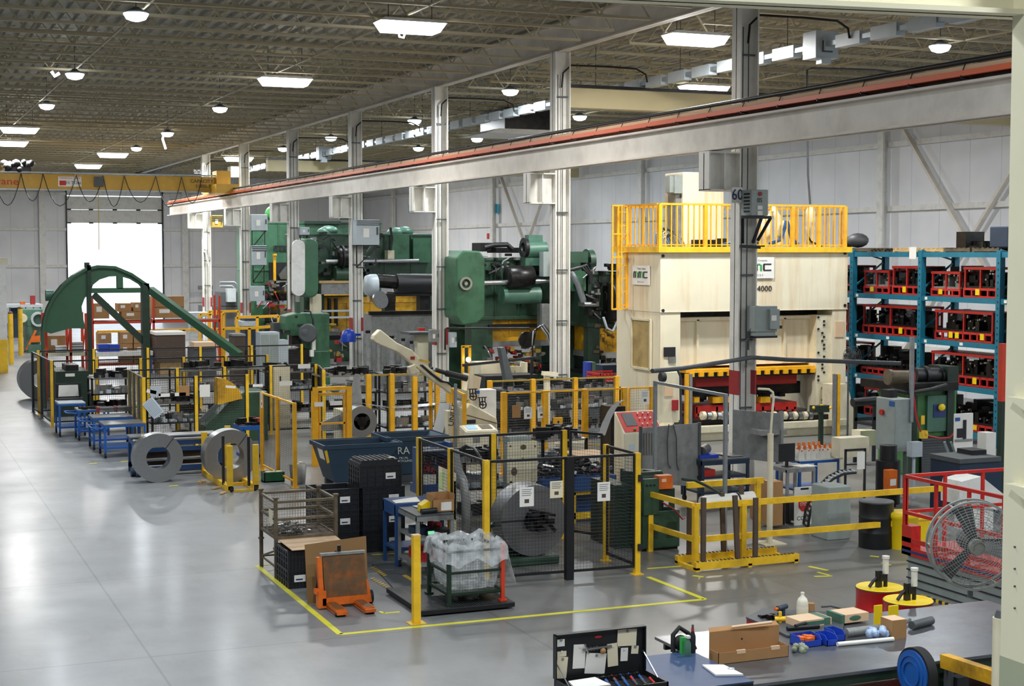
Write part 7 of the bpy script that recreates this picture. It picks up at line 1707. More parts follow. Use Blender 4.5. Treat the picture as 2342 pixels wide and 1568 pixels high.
# red control console
Yr = 32.6
T = thing('red_console', 'cream console with sloping red control panel in front of the press', 'control panel', PY(1465, 1050, Yr)[:2] + (0,))
P = desk(T, 1428, 1518, 940, 992, 1060, Yr, body='cream', facemat='red', d=.55)
m = MB(); m.sheet(P(.14, .30), P(.42, .30), P(.42, .85), P(.14, .85), .01); partw(T, 'screen', m, 'dgrey')
m = MB()
for u in (.55, .68, .82): 
    for v_ in (.35, .6, .82): p_ = P(u, v_); m.cyl(p_, (p_[0], p_[1]-.01, p_[2]+.03), .02, 8)
partw(T, 'button', m, 'white_pl'); m = MB(); p_ = P(.3, .12); m.cyl(p_, (p_[0], p_[1], p_[2]+.03), .035, 10); partw(T, 'start_button', m, 'lgreen'); m = MB(); vb(m, 1440, 1015, 1452, 1028, Yr-.01, .01); partw(T, 'sticker', m, 'paperb')
T = thing('pendant_box', 'cream operator box on the press leg above the red console', 'control box', PY(1530, 960, 39.8)); m = MB(); vb(m, 1508, 852, 1552, 965, 39.8, .5); partw(T, 'case', m, 'cream2'); m = MB(); vb(m, 1520, 883, 1540, 905, 39.78, .02); partw(T, 'notice', m, 'cardl'); m = MB(); m.cyl(PY(1510, 862, 39.7), PY(1520, 862, 39.7), .14); partw(T, 'motor', m, 'ink'); m = MB(); vb(m, 1540, 915, 1552, 938, 39.7, .1); partw(T, 'switch', m, 'dred')
# peg panel and galvanised frame
Yp = 30.6
T = thing('peg_panel', 'grey perforated steel panel behind the galvanised frame', 'panel', PY(1530, 1150, Yp)[:2] + (0,)); m = MB(); m.prism(P2([(1466, 978), (1600, 967), (1600, 1112), (1466, 1105)], Yp), Yp, Yp+.04); partw(T, 'sheet', m, 'mgrey'); m = MB(); vb(m, 1464, 975, 1468, 1180, Yp-.02, .06, 0); vb(m, 1598, 966, 1602, 1180, Yp-.02, .06, 0); partw(T, 'frame', m, 'dgrey')
for pts in ([(1530, 970), (1526, 1010), (1528, 1060), (1534, 1070)], [(1540, 970), (1547, 1000), (1548, 1060), (1552, 1075)]): m = MB(); m.tube([PY(x, y, Yp-.05) for x, y in pts], .015, 6); partw(T, 'cable', m, 'dgrey')
m = MB(); 
for k in range(4): vb(m, 1474+6*k, 990, 1476+6*k, 1040, Yp-.03, .03)
partw(T, 'hanging_tool', m, 'steel')
a_, b2 = F(1657, 1240), F(1497, 1180)
T = thing('goalpost', 'tall galvanised goalpost frame in front of the peg panel', 'frame', a_); hg = 2.98
m = MB(); m.box(-.035, -.035, 0, .035, .035, hg); part(T, 'post', m, 'galv'); dx, dy = b2[0]-a_[0], b2[1]-a_[1]; m = MB(); m.box(dx-.035, dy-.035, 0, dx+.035, dy+.035, hg); part(T, 'post', m, 'galv'); m = MB(); m.bar((0, 0, hg-.03), (dx, dy, hg-.03), .06); part(T, 'cross_bar', m, 'galv')
# green hydraulic unit
a_ = F(1470, 1262); b2 = F(1558, 1256)
w_ = b2[0]-a_[0]; d = 1.3; T = thing('hydraulic_unit', 'green hydraulic power unit with orange switch box beside the cell', 'machine', a_)
m = MB(); m.box(0, 0, .05, w_, d, .78); bevel(part(T, 'tank', m, 'green'), .02); m = MB(); m.box(-.02, .05, .78, w_*.9, d, 1.2); bevel(part(T, 'upper_body', m, 'dgreen'), .02)
m = MB(); m.box(0, -.04, .72, w_*.40, .05, 1.42); part(T, 'control_box', m, 'green'); m = MB()
for k in range(3): m.cyl((.06+.08*k, -.07, 1.3), (.06+.08*k, -.04, 1.3), .018, 8)
part(T, 'knob', m, 'black'); m = MB(); m.box(w_*.42, .0, 1.2, w_*.8, .2, 1.46); part(T, 'switch_box', m, 'orange', 'orange switch box'); m = MB()
m.box(w_*.5, -.005, 1.34, w_*.62, 0, 1.4); part(T, 'label_card', m, 'cardl'); m = MB()
for r_ in (0, 1):
    for k in range(9): m.box(.10+.42*r_, -.01, .25+.035*k, .33+.42*r_, 0, .262+.035*k)
part(T, 'louvre', m, 'dgreen'); m = MB(); m.box(0.02, .05, 0, w_-.02, d, .05); part(T, 'skid', m, 'dark'); m = MB(); m.box(-.35, .5, 0, 0, 1.6, 1.25); part(T, 'side_tank', m, 'dgreen')
m = MB(); clutter(m, 0, .2, w_*.9, d, 1.2, 20, (.08, .3), (.05, .3), 23); m.cyl((w_*.2, .5, 1.35), (w_*.8, .5, 1.35), .14); part(T, 'pump_group', m, 'dgreen'); m = MB(); m.box(w_*.55, -.01, .85, w_*.68, 0, 1.0); part(T, 'blue_label', m, 'paperb')
m = MB(); m.tube([(w_*.5, -.02, .95), (w_*.8, -.08, .8), (w_, -.1, .6), (w_+.1, .0, .6)], .015); part(T, 'hose', m, 'dred')
# yellow base with dark uprights
a_, b2, c2 = F(1592, 1308), F(1842, 1291), F(1568, 1287)
w_ = b2[0]-a_[0]; d = c2[1]-a_[1]; T = thing('coil_storage_rack', 'low yellow floor rack with tall dark uprights at the front right', 'rack', a_)
m = MB(); m.box(0, 0, .03, w_, .10, .17); m.box(0, d-.1, .03, w_*.98, d, .17); part(T, 'rail', m, 'yellow'); m = MB()
for x in (0, w_*.5, w_-.1): m.box(x, 0, 0, x+.08, d, .07)
part(T, 'cross_member', m, 'yellow'); m = MB()
for k in range(26): x = .05+k*(w_-.1)/26; m.box(x, .02, .17, x+.03, .08, .185); m.box(x, d-.08, .17, x+.03, d-.02, .185)
part(T, 'stud', m, 'oldsteel')
for px, pt, pb, row, tilt in ((1576, 1150, 1283, 1, 0), (1608, 1138, 1292, 0, 0), (1655, 1125, 1270, 1, -.05), (1687, 1132, 1285, 0, -.07), (1694, 1110, 1270, 1, 0), (1727, 1138, 1282, 0, 0)):
    yy = a_[1]+(.05 if row == 0 else d-.05); x = PY(px, pb, yy)[0]-a_[0]; zt = PY(px, pt, yy)[2]; m = MB(); m.bar((x, yy-a_[1], .15), (x+tilt, yy-a_[1], zt), .085, .06); part(T, 'upright', m, 'dbrown', 'dark upright bar')
# yellow guard rails
def rails(label, p, q, zs, posts, mat='yellow', t=.09, name='guard_rail', cat='guard rail'):
    p = Vector((p[0], p[1], 0)); q = Vector((q[0], q[1], 0)); T = thing(name, label, cat, tuple(p)); dv = q-p
    for z in zs: m = MB(); m.bar((0, 0, z), (dv.x, dv.y, z), .06, t); part(T, 'rail', m, mat)
    for k in posts: m = MB(); m.box(dv.x*k-.05, dv.y*k-.05, 0, dv.x*k+.05, dv.y*k+.05, zs[-1]); part(T, 'post', m, mat)
    return T
pA = F(1590, 1295); pB = PY(2160, 1250, pA[1]+0.0); 
rails('long yellow guard rail running right from the low yellow rack past the black drum', pA, (PY(2160, 1200, pA[1])[0], pA[1]), (.50, 1.12), (0, .18), t=.11)
rails('short yellow guard rail returning back behind the low yellow rack', (pA[0], pA[1]+.08), (pA[0]-.1, pA[1]+1.6), (.5, 1.12), (1,), t=.1)
pC = F(1570, 1230); rails('rear yellow guard rail behind the white roll', (pC[0], pC[1]), (PY(1745, 1100, pC[1])[0], pC[1]), (1.08,), (.93,), t=.12)
T = thing('white_roll', 'white roll of sheet resting across the yellow rail', 'roll', PY(1660, 1140, pA[1]+.3)); m = MB(); a3, b3 = PY(1605, 1150, pA[1]+.35), PY(1722, 1138, pA[1]+.35); m.cyl(a3, b3, .13, 20); partw(T, 'roll', m, 'white_pl'); m = MB(); m.ring(PY(1684, 1142, pA[1]+.35), PY(1688, 1141, pA[1]+.35), .135, .12, 20); partw(T, 'strap', m, 'ink'); m = MB(); m.tube([PY(1560, 1095, pA[1]+.3), PY(1590, 1098, pA[1]+.3), PY(1625, 1115, pA[1]+.3), PY(1650, 1130, pA[1]+.3)], .03, 6); partw(T, 'wrap_tail', m, 'dgreen')
# dark blue cart
nl, nr = F(1606, 1052, 1.05), F(1712, 1045, 1.05)
T = cart('dark blue tool cart with blue tray between the frame and the big column', nl, nr, .9, h=1.05, mat='dblue', top='dgrey', handle=False, shelf=.3, midshelf=.65, rimh=.1)
m = MB(); m.box(nl[0]+.05, nl[1]+.2, 1.05, nl[0]+.55, nl[1]+.65, 1.13); T = solo('blue_tray', 'blue tray with bent steel parts on the dark blue cart', 'tray', m, 'binblue'); m = MB(); m.cyl((nl[0]+.15, nl[1]+.3, 1.2), (nl[0]+.4, nl[1]+.5, 1.24), .12); part(T, 'bent_part', m, 'steel')
m = MB(); m.sheet((nr[0]-.4, nr[1]+.1, 1.07), (nr[0]-.05, nr[1]+.1, 1.07), (nr[0]-.25, nr[1]+.7, 1.09), (nr[0]-.55, nr[1]+.7, 1.09), .01); solo('steel_plate', 'steel plate on the right of the dark blue cart', 'plate', m, 'steel')
m = MB(); m.box(nl[0]+.1, nl[1]+.1, .65, nl[0]+.4, nl[1]+.5, .80); solo('red_box', 'red box on the shelf of the dark blue cart', 'box', m, 'red')
# cream pole with bent conduit
f = F(1760, 1242); T = thing('cream_pole', 'slim cream pole on a square plate with bent conduit on top', 'post', f); m = MB(); m.cyl((0, 0, .02), (0, 0, 2.2), .06, 12); part(T, 'pole', m, 'cream2'); m = MB(); m.box(-.25, -.25, 0, .25, .25, .02); part(T, 'base_plate', m, 'cream2'); m = MB(); m.tube([(.0, 0, 2.2), (.03, 0, 2.6), (.06, 0, 2.9), (.04, 0, 3.02), (-.05, 0, 3.08), (-.3, 0, 3.1)], .025); part(T, 'conduit', m, 'cream2')
# operator partition and desk
Yq = 30.2
T = thing('partition_cabinet', 'grey louvred partition behind the cream pole', 'partition', PY(1770, 1190, Yq)[:2] + (0,)); a3, b3 = PY(1798, 990, Yq), PY(1744, 990, Yq+2.2)
m = MB(); vb(m, 1743, 985, 1800, 993, Yq, .5); m.sheet((PY(1798, 1, Yq)[0], Yq, .9), (PY(1748, 1, Yq)[0]-.0, Yq+1.2, .9), (PY(1748, 1, Yq)[0], Yq+1.2, 2.05), (PY(1798, 1, Yq)[0], Yq, 2.05), .05); m.box(PY(1795, 1, Yq)[0], Yq-.03, 0, PY(1801, 1, Yq)[0], Yq+.06, 2.1); partw(T, 'panel', m, 'mgrey')
nl, nr = F(1800, 1072, 1.0), F(1866, 1068, 1.0)
T = cart('grey desk with black monitor and papers beside the partition', nl, nr, .8, h=1.0, mat='mgrey', top='mgrey', handle=False, shelf=.3, wheels=False, name='desk', cat='desk')
m = MB(); m.box(nl[0]+.02, nl[1]+.3, 1.0, nl[0]+.38, nl[1]+.36, 1.5); T = thing('monitor', 'black monitor standing on the grey desk', 'monitor', (nl[0]+.2, nl[1]+.3, 1.0)); m = MB(); m.box(-.2, 0, .12, .2, .05, .52); part(T, 'screen', m, 'black'); m = MB(); m.box(-.03, 0, 0, .03, .05, .13); m.box(-.1, -.08, 0, .1, .1, .015); part(T, 'stand', m, 'black')
for k in range(2): m = MB(); m.sheet((nl[0]+.4+.2*k, nl[1]+.05, 1.01), (nl[0]+.65+.2*k, nl[1]+.08, 1.01), (nl[0]+.6+.2*k, nl[1]+.4, 1.012), (nl[0]+.35+.2*k, nl[1]+.36, 1.012), .008); solo('loose_papers', ['loose white papers by the monitor, left', 'loose white papers at the right of the grey desk'][k], 'paper', m, 'paper')
# blue table of white parts
nl, nr = F(1828, 1052, 1.0), F(1922, 1046, 1.0)
T = cart('bright blue table covered with white parts in front of the cream press', nl, nr, 1.0, h=1.0, mat='blue', top='white_pl', handle=False, shelf=.3, wheels=False, name='parts_table', cat='table')
q = random.Random(14)
for k in range(14):
    T = thing('white_part', ['white', 'pale', 'cream', 'ivory', 'chalky', 'dull white', 'bright white'][k % 7] + ' bracket with orange clips on the blue table, ' + ['front', 'back'][k//7] + ' row', 'bracket', (nl[0]+.08+(nr[0]-nl[0]-.16)*((k % 7)+.5)/7, nl[1]+.15+.45*(k//7), 1.0), q.uniform(-.5, .5), group='white parts on the blue table')
    m = MB(); m.prism([(-.07, 0), (.07, 0), (.05, .2), (-.02, .26), (-.07, .12)], -.08, .08); part(T, 'body', m, 'white_pl'); m = MB(); m.cyl((0, -.09, .2), (0, .09, .2), .02, 6); m.box(-.08, -.02, .22, -.02, .02, .32); part(T, 'clip', m, 'orange')
carton(1764, 1102, 1790, 1200, 27.2, .5, 'tall brown carton standing behind the yellow rail by the cream pole', lab=False)
carton(1738, 1110, 1756, 1190, 28.2, .4, 'narrow brown carton behind the cream pole', lab=False)
# stop board
T = thing('stop_sign_board', 'white floor stand board with red octagon reading STOP behind the yellow rail', 'sign', F(1838, 1200)); 
m = MB(); m.box(-.25, -.02, 0, .25, 0, .82); m.box(-.25, .0, .05, -.2, .12, .09); bevel(part(T, 'board', m, 'white_pl'), .01); m = MB(); m.prism([(.16*math.cos(R(22.5+45*k)), .45+.16*math.sin(R(22.5+45*k))) for k in range(8)], -.03, -.02); part(T, 'octagon', m, 'inkred'); text(T, 'lettering', 'STOP', (0, -.032, .45), .10, 'paper', ext=.001); text(T, 'lettering', 'CONT', (0, -.022, .15), .13, 'ink', ext=.001); m = MB(); m.box(-.1, -.025, .76, .1, -.02, .8); part(T, 'slot', m, 'ink')
m = MB(); 
for xx in (-.3, .0): m.box(xx, .1, 0, xx+.2, .25, .5)
solo('black_bin', 'black bin behind the stop sign board', 'bin', m, 'black', F(1810, 1200))
# ladder shaped cable chain
T = thing('cable_chain', 'curved black ladder shaped cable chain arching over the grey cabinet', 'cable chain', F(1860, 1210)); L = [(1848, 1205), (1853, 1170), (1866, 1140), (1885, 1115), (1905, 1095), (1930, 1083), (1958, 1080)]
Yk = F(1860, 1210)[1]
pl = [PY(x, y, Yk) for x, y in L]
for off in (0, .35): m = MB(); m.tube([(p_[0]+off*.35, p_[1]+off, p_[2]) for p_ in pl], .03, 6); partw(T, 'side_rail', m, 'black')
n = 18
for k in range(n+1):
    t_ = k/n*(len(pl)-1); i = min(int(t_), len(pl)-2); v_ = Vector(pl[i]).lerp(Vector(pl[i+1]), t_-i); m = MB(); m.bar(v_, v_+Vector((.35*.35, .35, 0)), .035); partw(T, 'rung', m, 'lgrey' if k > 8 else 'black')
a_ = F(1893, 1236); T = thing('floor_cabinet', 'pale grey low cabinet left of the black drum', 'cabinet', a_); m = MB(); m.box(0, 0, 0, .55, .6, 1.08); bevel(part(T, 'body', m, 'grey'), .02); m = MB(); m.box(.08, -.005, .85, .16, 0, .93); part(T, 'yellow_sticker', m, 'yellow')
T = thing('black_stand', 'thin black tube stand with white sheets behind the grey cabinet', 'stand', F(1932, 1190)); m = MB()
for x in (0, .5): m.box(x-.02, -.02, 0, x+.02, .02, 1.55)
m.box(0, -.02, 1.5, .5, .02, 1.55); m.box(0, -.02, 1.2, .5, .02, 1.23); part(T, 'frame', m, 'black'); m = MB(); m.box(.28, -.03, 1.1, .48, -.025, 1.48); part(T, 'sheet', m, 'paper')
m = MB(); m.box(0, 0, 1.05, .8, .35, 1.5); m.box(.05, .05, 0, .1, .1, 1.05); m.box(.7, .05, 0, .75, .1, 1.05); solo('cream_boxes', 'cream machine box behind the thin black stand', 'box', m, 'cream2', F(1920, 1150))
# black and yellow drums
def drum(label, loc, r=.335, h=.9, mat='black', lid=None, n=32, name='drum'):
    T = thing(name, label, 'drum', loc); m = MB(); m.lathe((0, 0, 0), [(r*.97, 0), (r, .02), (r, h*.32), (r*1.03, h*.34), (r, h*.36), (r, h*.64), (r*1.03, h*.66), (r, h*.68), (r, h-.03), (r*1.03, h-.015), (r*1.02, h)], n); part(T, 'shell', m, mat)
    m = MB(); m.lathe((0, 0, 0), [(r*1.02, h+.001), (r*1.0, h+.02), (r*.94, h+.008), (0, h+.008)], n); part(T, 'lid', m, lid or mat); return T
f = F(2003, 1250); drum('black steel drum beside the yellow bucket', (f[0], f[1], 0), lid='dgrey')
f = F(2064, 1252); T = thing('yellow_bucket', 'tall yellow plastic bucket right of the black drum', 'bucket', f); m = MB(); m.lathe((0, 0, 0), [(.26, 0), (.3, .6), (.32, .62), (.32, .7), (.29, .72), (0, .72)], 28); part(T, 'bucket', m, 'ybucket')
f = F(2092, 1245); T = thing('mop_bucket', 'yellow mop wringer bucket beside the tall yellow bucket', 'bucket', f); m = MB(); m.box(-.2, -.2, .05, .2, .2, .5); m.box(-.22, -.22, .5, .22, .1, .58); bevel(part(T, 'bucket', m, 'ybucket'), .03)
# green press with big electrical box at the right
Yg = 32.2
T = thing('green_power_press', 'tall green power press with black motors on top at the right', 'press', PY(2110, 1090, Yg)[:2] + (0,))
m = MB(); vb(m, 2090, 890, 2185, 1095, Yg, 1.5, 0); bevel(partw(T, 'frame', m, paint('lime_machine_green', '#3f7a3f', .4, var=.12, dirt='#20301f', dirt_amt=.5)), .03)
m = MB(); vb(m, 2085, 905, 2096, 1090, Yg-.12, .12, 0); vb(m, 2168, 890, 2180, 1090, Yg-.12, .12, 0); partw(T, 'side_rib', m, 'dgreen')
m = MB(); vb(m, 2122, 905, 2165, 985, Yg-.08, .08); partw(T, 'cover_plate', m, 'tgreen'); m = MB(); vb(m, 2136, 925, 2162, 953, Yg-.1, .02); partw(T, 'blue_plate', m, 'inkblue'); m = MB(); m.ball(PY(2154, 931, Yg-.15), .12, 10, (1, .4, .8)); partw(T, 'yellow_glove', m, 'ybucket')
m = MB(); vb(m, 2108, 1000, 2165, 1080, Yg-.1, .08); 
partw(T, 'radiator_panel', m, 'ink'); m = MB()
for k in range(13): vb(m, 2108, 1003+6*k, 2165, 1005+6*k, Yg-.12, .02)
partw(T, 'radiator_fin', m, 'dgrey')
m = MB(); vb(m, 2075, 878, 2192, 892, Yg-.3, 2.0); partw(T, 'top_plate', m, 'dark'); m = MB(); m.cyl(PY(2090, 858, Yg+.3), PY(2175, 858, Yg+.3), .20, 20); m.cyl(PY(2110, 858, Yg+.3), PY(2118, 858, Yg+.3), .25, 20); m.cyl(PY(2145, 858, Yg+.3), PY(2153, 858, Yg+.3), .25, 20); partw(T, 'motor', m, 'black')
m = MB(); vb(m, 2168, 838, 2192, 885, Yg, .8); partw(T, 'motor_cover', m, 'dgreen'); m = MB(); m.cyl(PY(2035, 862, Yg-.2), PY(2085, 862, Yg-.2), .17, 18); m.cyl(PY(2030, 862, Yg-.2), PY(2036, 862, Yg-.2), .2, 18); partw(T, 'gear_motor', m, 'oldsteel')
m = MB(); m.tube([PY(2091, 850, Yg-.4), PY(2089, 900, Yg-.4), PY(2095, 950, Yg-.4), PY(2105, 985, Yg-.4), PY(2115, 995, Yg-.4), PY(2150, 1002, Yg-.4), PY(2172, 1000, Yg-.4), PY(2182, 988, Yg-.4)], .025, 8); partw(T, 'red_hose', m, 'red'); m = MB(); vb(m, 2108, 985, 2122, 1002, Yg-.45, .1); m.ball(PY(2116, 992, Yg-.4), .08, 8); partw(T, 'yellow_valve', m, 'yellow')
m = MB(); vb(m, 2107, 950, 2115, 970, Yg-.13, .02); partw(T, 'yellow_sticker', m, 'yellow'); m = MB(); m.tube([PY(2040, 890, Yg-.5), PY(2080, 898, Yg-.5), PY(2130, 890, Yg-.5), PY(2165, 880, Yg-.5)], .05); partw(T, 'cable', m, 'black'); m = MB(); vb(m, 2084, 770, 2090, 900, Yg-.6, .06); partw(T, 'mast', m, 'mgrey')
Ye = 29.6
T = thing('power_cabinet', 'large grey electrical cabinet with red knob standing before the green power press', 'electrical box', PY(2040, 1033, Ye)[:2] + (0,))
xa, xb_ = PY(2047, 960, Ye)[0], PY(2086, 960, Ye)[0]; z0, z1 = PY(2047, 1034, Ye)[2], PY(2047, 913, Ye)[2]; yb2 = PX(2003, 960, xa)[1]
m = MB(); m.box(xa, Ye, z0, xb_, yb2, z1); bevel(partw(T, 'case', m, 'grey'), .02); m = MB(); c = PX(2019, 942, xa); m.cyl((xa-.06, c[1], c[2]), (xa, c[1], c[2]), .07, 14); partw(T, 'red_knob', m, 'red'); m = MB(); c = PX(2040, 923, xa); m.box(xa-.01, c[1]-.1, c[2]-.06, xa, c[1]+.1, c[2]+.06); partw(T, 'blue_sticker', m, 'blue')
m = MB(); m.box(xa+.05, Ye+.1, 0, xa+.12, Ye+.17, z0); m.box(xb_-.12, yb2-.2, 0, xb_-.05, yb2-.13, z0); m.box(xb_-.12, Ye+.1, 0, xb_-.05, Ye+.17, z0); partw(T, 'leg', m, 'dgrey'); m = MB(); vb(m, 2032, 892, 2052, 912, Ye+.4, .3); partw(T, 'top_unit', m, 'black'); m = MB(); vb(m, 2084, 848, 2089, 965, Ye-.05, .04); partw(T, 'conduit', m, 'galv')
m = MB(); m.cyl((0, 0, 0), (0, 0, 1.0), .28, 20); m.cyl((0, 0, 1.0), (0, 0, 1.35), .2, 16); solo('black_pump', 'black pump column under the large grey electrical cabinet', 'pump', m, 'black', F(2030, 1150))
f = F(2015, 1150); T = thing('orange_canister', 'orange canister with white label in front of the black pump', 'canister', (f[0]-.12, f[1]-.5, 0)); m = MB(); m.box(-.12, -.1, .35, .12, .1, .85); part(T, 'body', m, 'orange'); m = MB(); m.box(-.08, -.105, .5, .08, -.1, .65); part(T, 'label_card', m, 'paper'); m = MB(); m.box(-.1, -.08, 0, .1, .08, .35); part(T, 'stand', m, 'dark')
m = MB(); m.box(-.15, -.1, 1.0, .15, .1, 1.35); m.box(-.03, 0, 0, .03, .05, 1.0); solo('grey_junction_box', 'small grey junction box between canister and green power press', 'electrical box', m, 'lgrey', F(2090, 1140))
T = thing('exercise_roller_table', 'black tubular stand with padded roller behind the grey electrical cabinet', 'stand', PY(1960, 1010, 35)[:2] + (0,)); m = MB(); m.cyl(PY(1950, 920, 35), PY(2003, 915, 35), .12); partw(T, 'roller', m, 'black'); m = MB(); vb(m, 1955, 930, 1960, 1030, 35, .06, 0); vb(m, 1955, 955, 2003, 960, 35, .06); vb(m, 1998, 930, 2003, 1030, 35, .06, 0); partw(T, 'frame', m, 'black'); m = MB(); vb(m, 1968, 985, 2003, 1018, 34.5, .4); vb(m, 1970, 1018, 1974, 1060, 34.5, .1, 0); partw(T, 'cream_box', m, 'cream2')
T = thing('pedestal_fan', 'round wire pedestal fan beside the right leg of the cream press', 'fan', PY(1945, 1000, 38.5)[:2] + (0,)); c = PY(1945, 815, 38.5); m = MB()
for r_ in (.33, .26, .19, .12): m.ring((c[0], c[1]-.1, c[2]), (c[0], c[1]-.09, c[2]), r_, r_-.012, 28)
for k in range(20): a3 = 2*math.pi*k/20; m.bar((c[0], c[1]-.12, c[2]), (c[0]+.33*math.cos(a3), c[1]-.08, c[2]+.33*math.sin(a3)), .01)
partw(T, 'guard', m, 'dgrey'); m = MB(); m.cyl((c[0], c[1]-.1, c[2]), (c[0], c[1]+.2, c[2]), .1); partw(T, 'motor', m, 'dark'); m = MB(); m.cyl((c[0], c[1]+.1, 0), (c[0], c[1]+.1, c[2]), .03); m.cyl((c[0], c[1]+.1, 0), (c[0], c[1]+.1, .04), .3); partw(T, 'pole', m, 'dgrey'); m = MB()
for k in range(4): a3 = R(90*k+20); m.cb((c[0]+.15*math.cos(a3), c[1]-.04, c[2]+.15*math.sin(a3)), (.28, .02, .1), ry=-a3, rx=.4)
partw(T, 'blade', m, 'oldsteel')
T = thing('button_stand', 'dark green two hand button stand before the press window', 'control stand', PY(1880, 1010, 38.6)[:2] + (0,)); m = MB(); vb(m, 1876, 940, 1883, 1010, 38.6, .1, 0); vb(m, 1862, 928, 1897, 942, 38.5, .25); partw(T, 'stand', m, 'dgreen'); m = MB(); m.ball(PY(1861, 932, 38.5), .05, 8); m.ball(PY(1899, 932, 38.5), .05, 8); m.cyl(PY(1880, 927, 38.6), PY(1880, 924, 38.6), .06); partw(T, 'button', m, 'yellow')
T = thing('button_stand', 'green two hand button stand just right of the big column', 'control stand', PY(1745, 1010, 37.5)[:2] + (0,)); m = MB(); vb(m, 1738, 955, 1745, 1010, 37.5, .1, 0); vb(m, 1728, 944, 1758, 956, 37.4, .25); partw(T, 'stand', m, 'green'); m = MB(); m.ball(PY(1759, 950, 37.4), .05, 8); partw(T, 'button', m, 'yellow')
# white wall chart etc right
T = thing('chart_board', 'white board with blue and black drawings right of the green power press', 'board', PY(2200, 1050, 30)[:2] + (0,)); m = MB(); vb(m, 2184, 946, 2224, 1050, 30.5, .04); vb(m, 2190, 1050, 2194, 1100, 30.5, .04, 0); vb(m, 2214, 1050, 2218, 1100, 30.5, .04, 0); partw(T, 'board', m, 'paper'); m = MB(); vb(m, 2186, 955, 2196, 962, 30.48, .02); partw(T, 'print', m, 'blue'); m = MB(); vb(m, 2190, 980, 2203, 1000, 30.48, .02); vb(m, 2204, 960, 2210, 1003, 30.48, .02); partw(T, 'print', m, 'ink'); m = MB(); vb(m, 2184, 1005, 2224, 1008, 30.48, .02); partw(T, 'print', m, 'mgrey')
T = thing('dark_table', 'dark flat bin table behind the red lift at the right', 'table', PY(2240, 1110, 27)[:2] + (0,)); m = MB(); vb(m, 2195, 1053, 2290, 1092, 27, 1.0, 0); partw(T, 'body', m, 'dblue'); m = MB(); vb(m, 2195, 1050, 2290, 1054, 26.95, 1.05); partw(T, 'top', m, 'dgrey')
m = MB(); vb(m, 2256, 990, 2277, 1050, 27.5, .3); solo('white_cylinder_roll', 'white wrapped roll standing on the dark table at the right', 'roll', m, 'white_pl')
m = MB(); vb(m, 2222, 1030, 2256, 1050, 27.4, .5); solo('black_bags', 'black bags on the dark table at the right', 'bag', m, 'black')
m = MB(); m.prism(P2([(2180, 1120), (2185, 1098), (2230, 1086), (2285, 1130), (2285, 1165), (2180, 1150)], 25.5), 25.3, 25.9); c = PY(2235, 1150, 25.5); m.box(c[0]-.3, 25.35, 0, c[0]+.3, 25.85, c[2]+.1); solo('white_hood', 'white angular machine hood behind the red rails', 'machine', m, 'white')
m = MB(); q1, q2 = PY(2160, 1010, 29), PY(2175, 1010, 29); m.bar(q1, (q1[0]+.55, 28.9, 0), .05); m.bar(q2, (q2[0]+.55, 28.9, 0), .04); solo('folded_ladder', 'folded grey ladder leaning beside the green power press', 'ladder', m, 'galv')

# red lift table
X0 = 16.12; Y1 = 21.3; Y0 = 15.5; X1 = 18.6
T = thing('lift_table', 'grey and red lift table with red guard rails behind the big fan', 'lift', (X0, Y1, 0))
zb_ = .66
m = MB(); m.box(X0+.05, Y0, .0, X1, Y1-.1, zb_); bevel(partw(T, 'skirt', m, 'grey'), .02)
m = MB()
for k in range(4): m.box(X0+.03, Y0, .12+.14*k, X0+.05, Y1-.1, .14+.14*k); m.box(X0+.05, Y1-.1, .12+.14*k, X1, Y1-.08, .14+.14*k)
partw(T, 'fold_line', m, 'ink')
m = MB(); m.box(X0, Y0, zb_, X1+.05, Y1, zb_+.14); m.box(X0-.0, Y0, zb_+.22, X0+.03, Y1, zb_+.30); m.box(X0, Y1-.25, zb_, X0+.2, Y1, zb_+.5); partw(T, 'deck_edge', m, 'red')
m = MB(); m.box(X0-.005, Y0, zb_+.05, X0, Y1, zb_+.09); partw(T, 'blue_line', m, 'inkblue')
m = MB(); q0 = 0
yy = 17.6
m.box(X0+.02, 17.2, .0, X0+.045, 20.8, .05); partw(T, 'hazard_tape', m, 'yellow'); m = MB()
k = 0
while 17.2+.16*k < 20.7:
    if not (7 < k < 15): m.box(X0+.015, 17.2+.16*k, .0, X0+.046, 17.28+.16*k, .052)
    k += 1
partw(T, 'hazard_stripe', m, 'ink')
text(T, 'lettering', 'KEEP CLEAR', (-.11, 19.0-Y1, .03), .07, 'ink', rot=(R(90), 0, R(-90)), ext=.001)
zr = 1.99
def redrail(T, p, q, n):
    p, q = Vector(p), Vector(q)
    for z in (zr, (zr+zb_)/2+.05): m = MB(); m.bar((p.x, p.y, z), (q.x, q.y, z), .055); partw(T, 'rail', m, 'red')
    for k in range(n+1):
        v_ = p.lerp(q, k/n); m = MB(); m.bar((v_.x, v_.y, zb_+.14), (v_.x, v_.y, zr), .05); partw(T, 'rail_post', m, 'red')
redrail(T, (X0+.03, Y1-.03, 0), (X0+.03, Y0, 0), 7); redrail(T, (X0+.06, Y1-.03, 0), (X1, Y1-.03, 0), 3); redrail(T, (X1, Y1-.1, 0), (X1, Y0, 0), 5)
